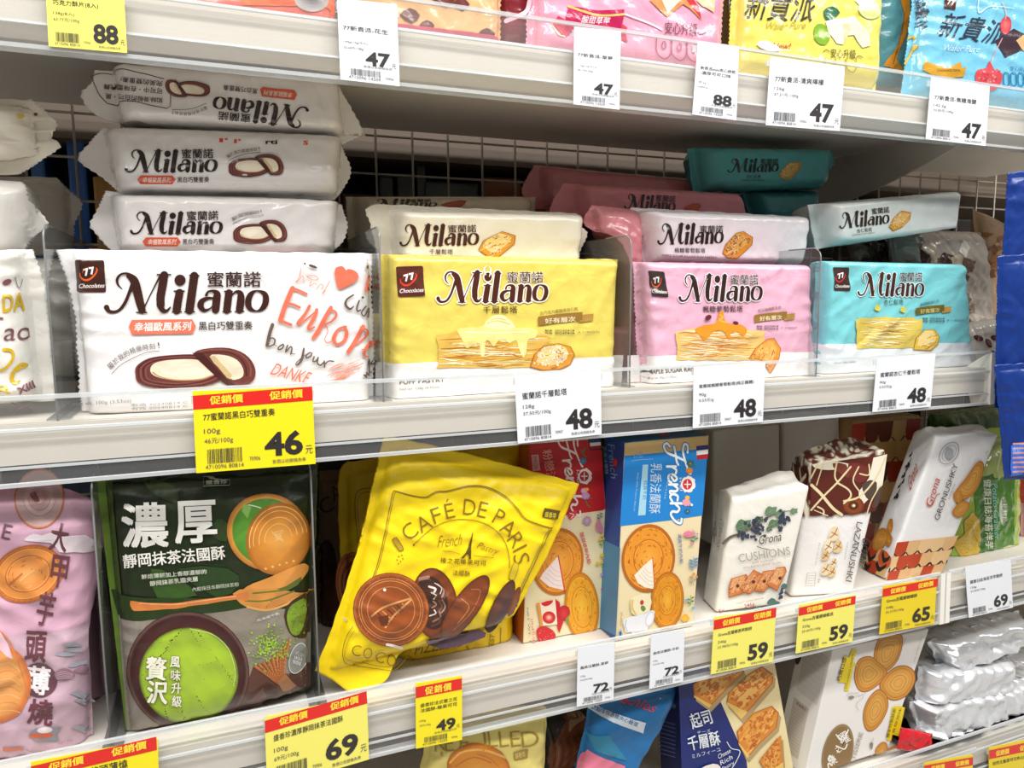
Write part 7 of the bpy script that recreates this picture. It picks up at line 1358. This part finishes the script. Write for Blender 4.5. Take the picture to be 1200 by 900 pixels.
card([(1159, 876), (1215, 864), (1215, 925), (1159, 937)], 'orange', '75', '自然主義黑可可夾心餅乾', '132g', '56元/100g', 'yellow price card reading 75 in the bottom right corner')

# ------------------------------------------------------------------ beyond the wire: the next aisle's stock, seen through the grid
G11 = 'snack cartons of the far side seen through the wire'
r = random.Random(17)
for zt, nm in ((1.205, 'behind the middle shelf'), (1.50, 'above the wire grid'), (0.93, 'behind the lower shelf')):
    o = solid('far_shelf', -0.7, 2.2, 0.975, 1.28, zt-0.02, zt, mat('far_shelf_shaded_steel', '#6b5f53', 0.5, grain=0.05)); tag(o, 'shade-darkened cream steel shelf of the far side, %s' % nm, 'shelf')  # steel colour darkened to stand for the gloom behind the wire
far = [(-30, 34, '#5b4a3c', 1.44), (36, 56, '#2f66a8', 1.47), (58, 78, '#3f8f5a', 1.40), (80, 104, '#2c5fae', 1.46), (108, 150, '#b8863a', 1.41), (160, 230, '#6a4c3a', 1.42), (240, 330, '#4c3a30', 1.44), (400, 440, '#4a3226', 1.42), (444, 462, '#1e2a30', 1.45), (465, 486, '#18242a', 1.45), (488, 500, '#22302f', 1.44),
       (498, 562, '#40514f', 1.43), (566, 612, '#8a4a1c', 1.43), (614, 650, '#a0541c', 1.435), (655, 700, '#33262a', 1.42), (704, 730, '#efe6dc', 1.44), (732, 762, '#6a9a34', 1.43), (770, 830, '#5c4034', 1.42), (1000, 1020, '#8c9094', 1.42), (1026, 1050, '#a8742c', 1.42), (1054, 1085, '#4c7a34', 1.43), (1090, 1116, '#3a3230', 1.42), (1120, 1160, '#2a2422', 1.42)]
shape = {'#2f66a8': 'blue', '#3f8f5a': 'green', '#2c5fae': 'deep blue', '#efe6dc': 'white'}
cn = ['dark brown', 'blue-topped', 'narrow green', 'deep blue', 'mustard', 'wide cocoa brown', 'wide dark umber', 'umber', 'blue-black slim', 'blackest slim', 'slim dark green', 'grey-green carton-like', 'rust orange', 'bright rust', 'purple-brown', 'bright white', 'leaf green', 'cocoa brown', 'grey', 'ochre', 'green', 'charcoal brown', 'near-black']
for i, (a, c, col, zz) in enumerate(far):
    x0 = at(a, 220, 1.0)[0]; x1 = at(c, 220, 1.0)[0]; z0 = 1.2056; zz = min(1.492, zz+0.045)
    kindw = 'pack' 
    me = solid('far_pack', x0+0.001, x1-0.001, 1.0, 1.0+r.uniform(0.10, 0.16), z0, zz-r.uniform(0, 0.03), mat('far_print_%s' % col[1:], col, 0.35, 0.0008, 60, coat=0.2), None, 0.003)
    nb = ('above the white stack at left', 'between the stacks', 'behind the yellow column', 'behind the pink column', 'behind the teal column')[0 if a < 110 else 1 if a < 400 else 2 if a < 640 else 3 if a < 850 else 4]
    tag(me, '%s pack beyond the wire, %s' % (cn[i], nb), 'snack pack', G11)
o = solid('far_blocking_panel', -0.72, 2.25, 1.285, 1.30, 0.0, 2.0, mat('dim_brown_board', '#5a4c40', 0.6)); tag(o, 'added dim brown board behind the far side, blocking the bright background through the wire', 'panel')  # added board, keeps the bright surroundings from showing through the grid
far2 = ['#6b5a44', '#4a5a3a', '#7a4a3a', '#3a4a6a', '#8a7a5a', '#5a3a3a', '#55524a', '#6a5030']
x = -0.62; i = 0; cnames = ['tan', 'moss green', 'brick', 'slate blue', 'khaki', 'maroon', 'grey', 'ochre']; spots = ['pink taro pouch', 'matcha pouch', 'yellow pouches', 'French boxes', 'paper wrapped packs', 'green cracker bag']
while x < 1.25:
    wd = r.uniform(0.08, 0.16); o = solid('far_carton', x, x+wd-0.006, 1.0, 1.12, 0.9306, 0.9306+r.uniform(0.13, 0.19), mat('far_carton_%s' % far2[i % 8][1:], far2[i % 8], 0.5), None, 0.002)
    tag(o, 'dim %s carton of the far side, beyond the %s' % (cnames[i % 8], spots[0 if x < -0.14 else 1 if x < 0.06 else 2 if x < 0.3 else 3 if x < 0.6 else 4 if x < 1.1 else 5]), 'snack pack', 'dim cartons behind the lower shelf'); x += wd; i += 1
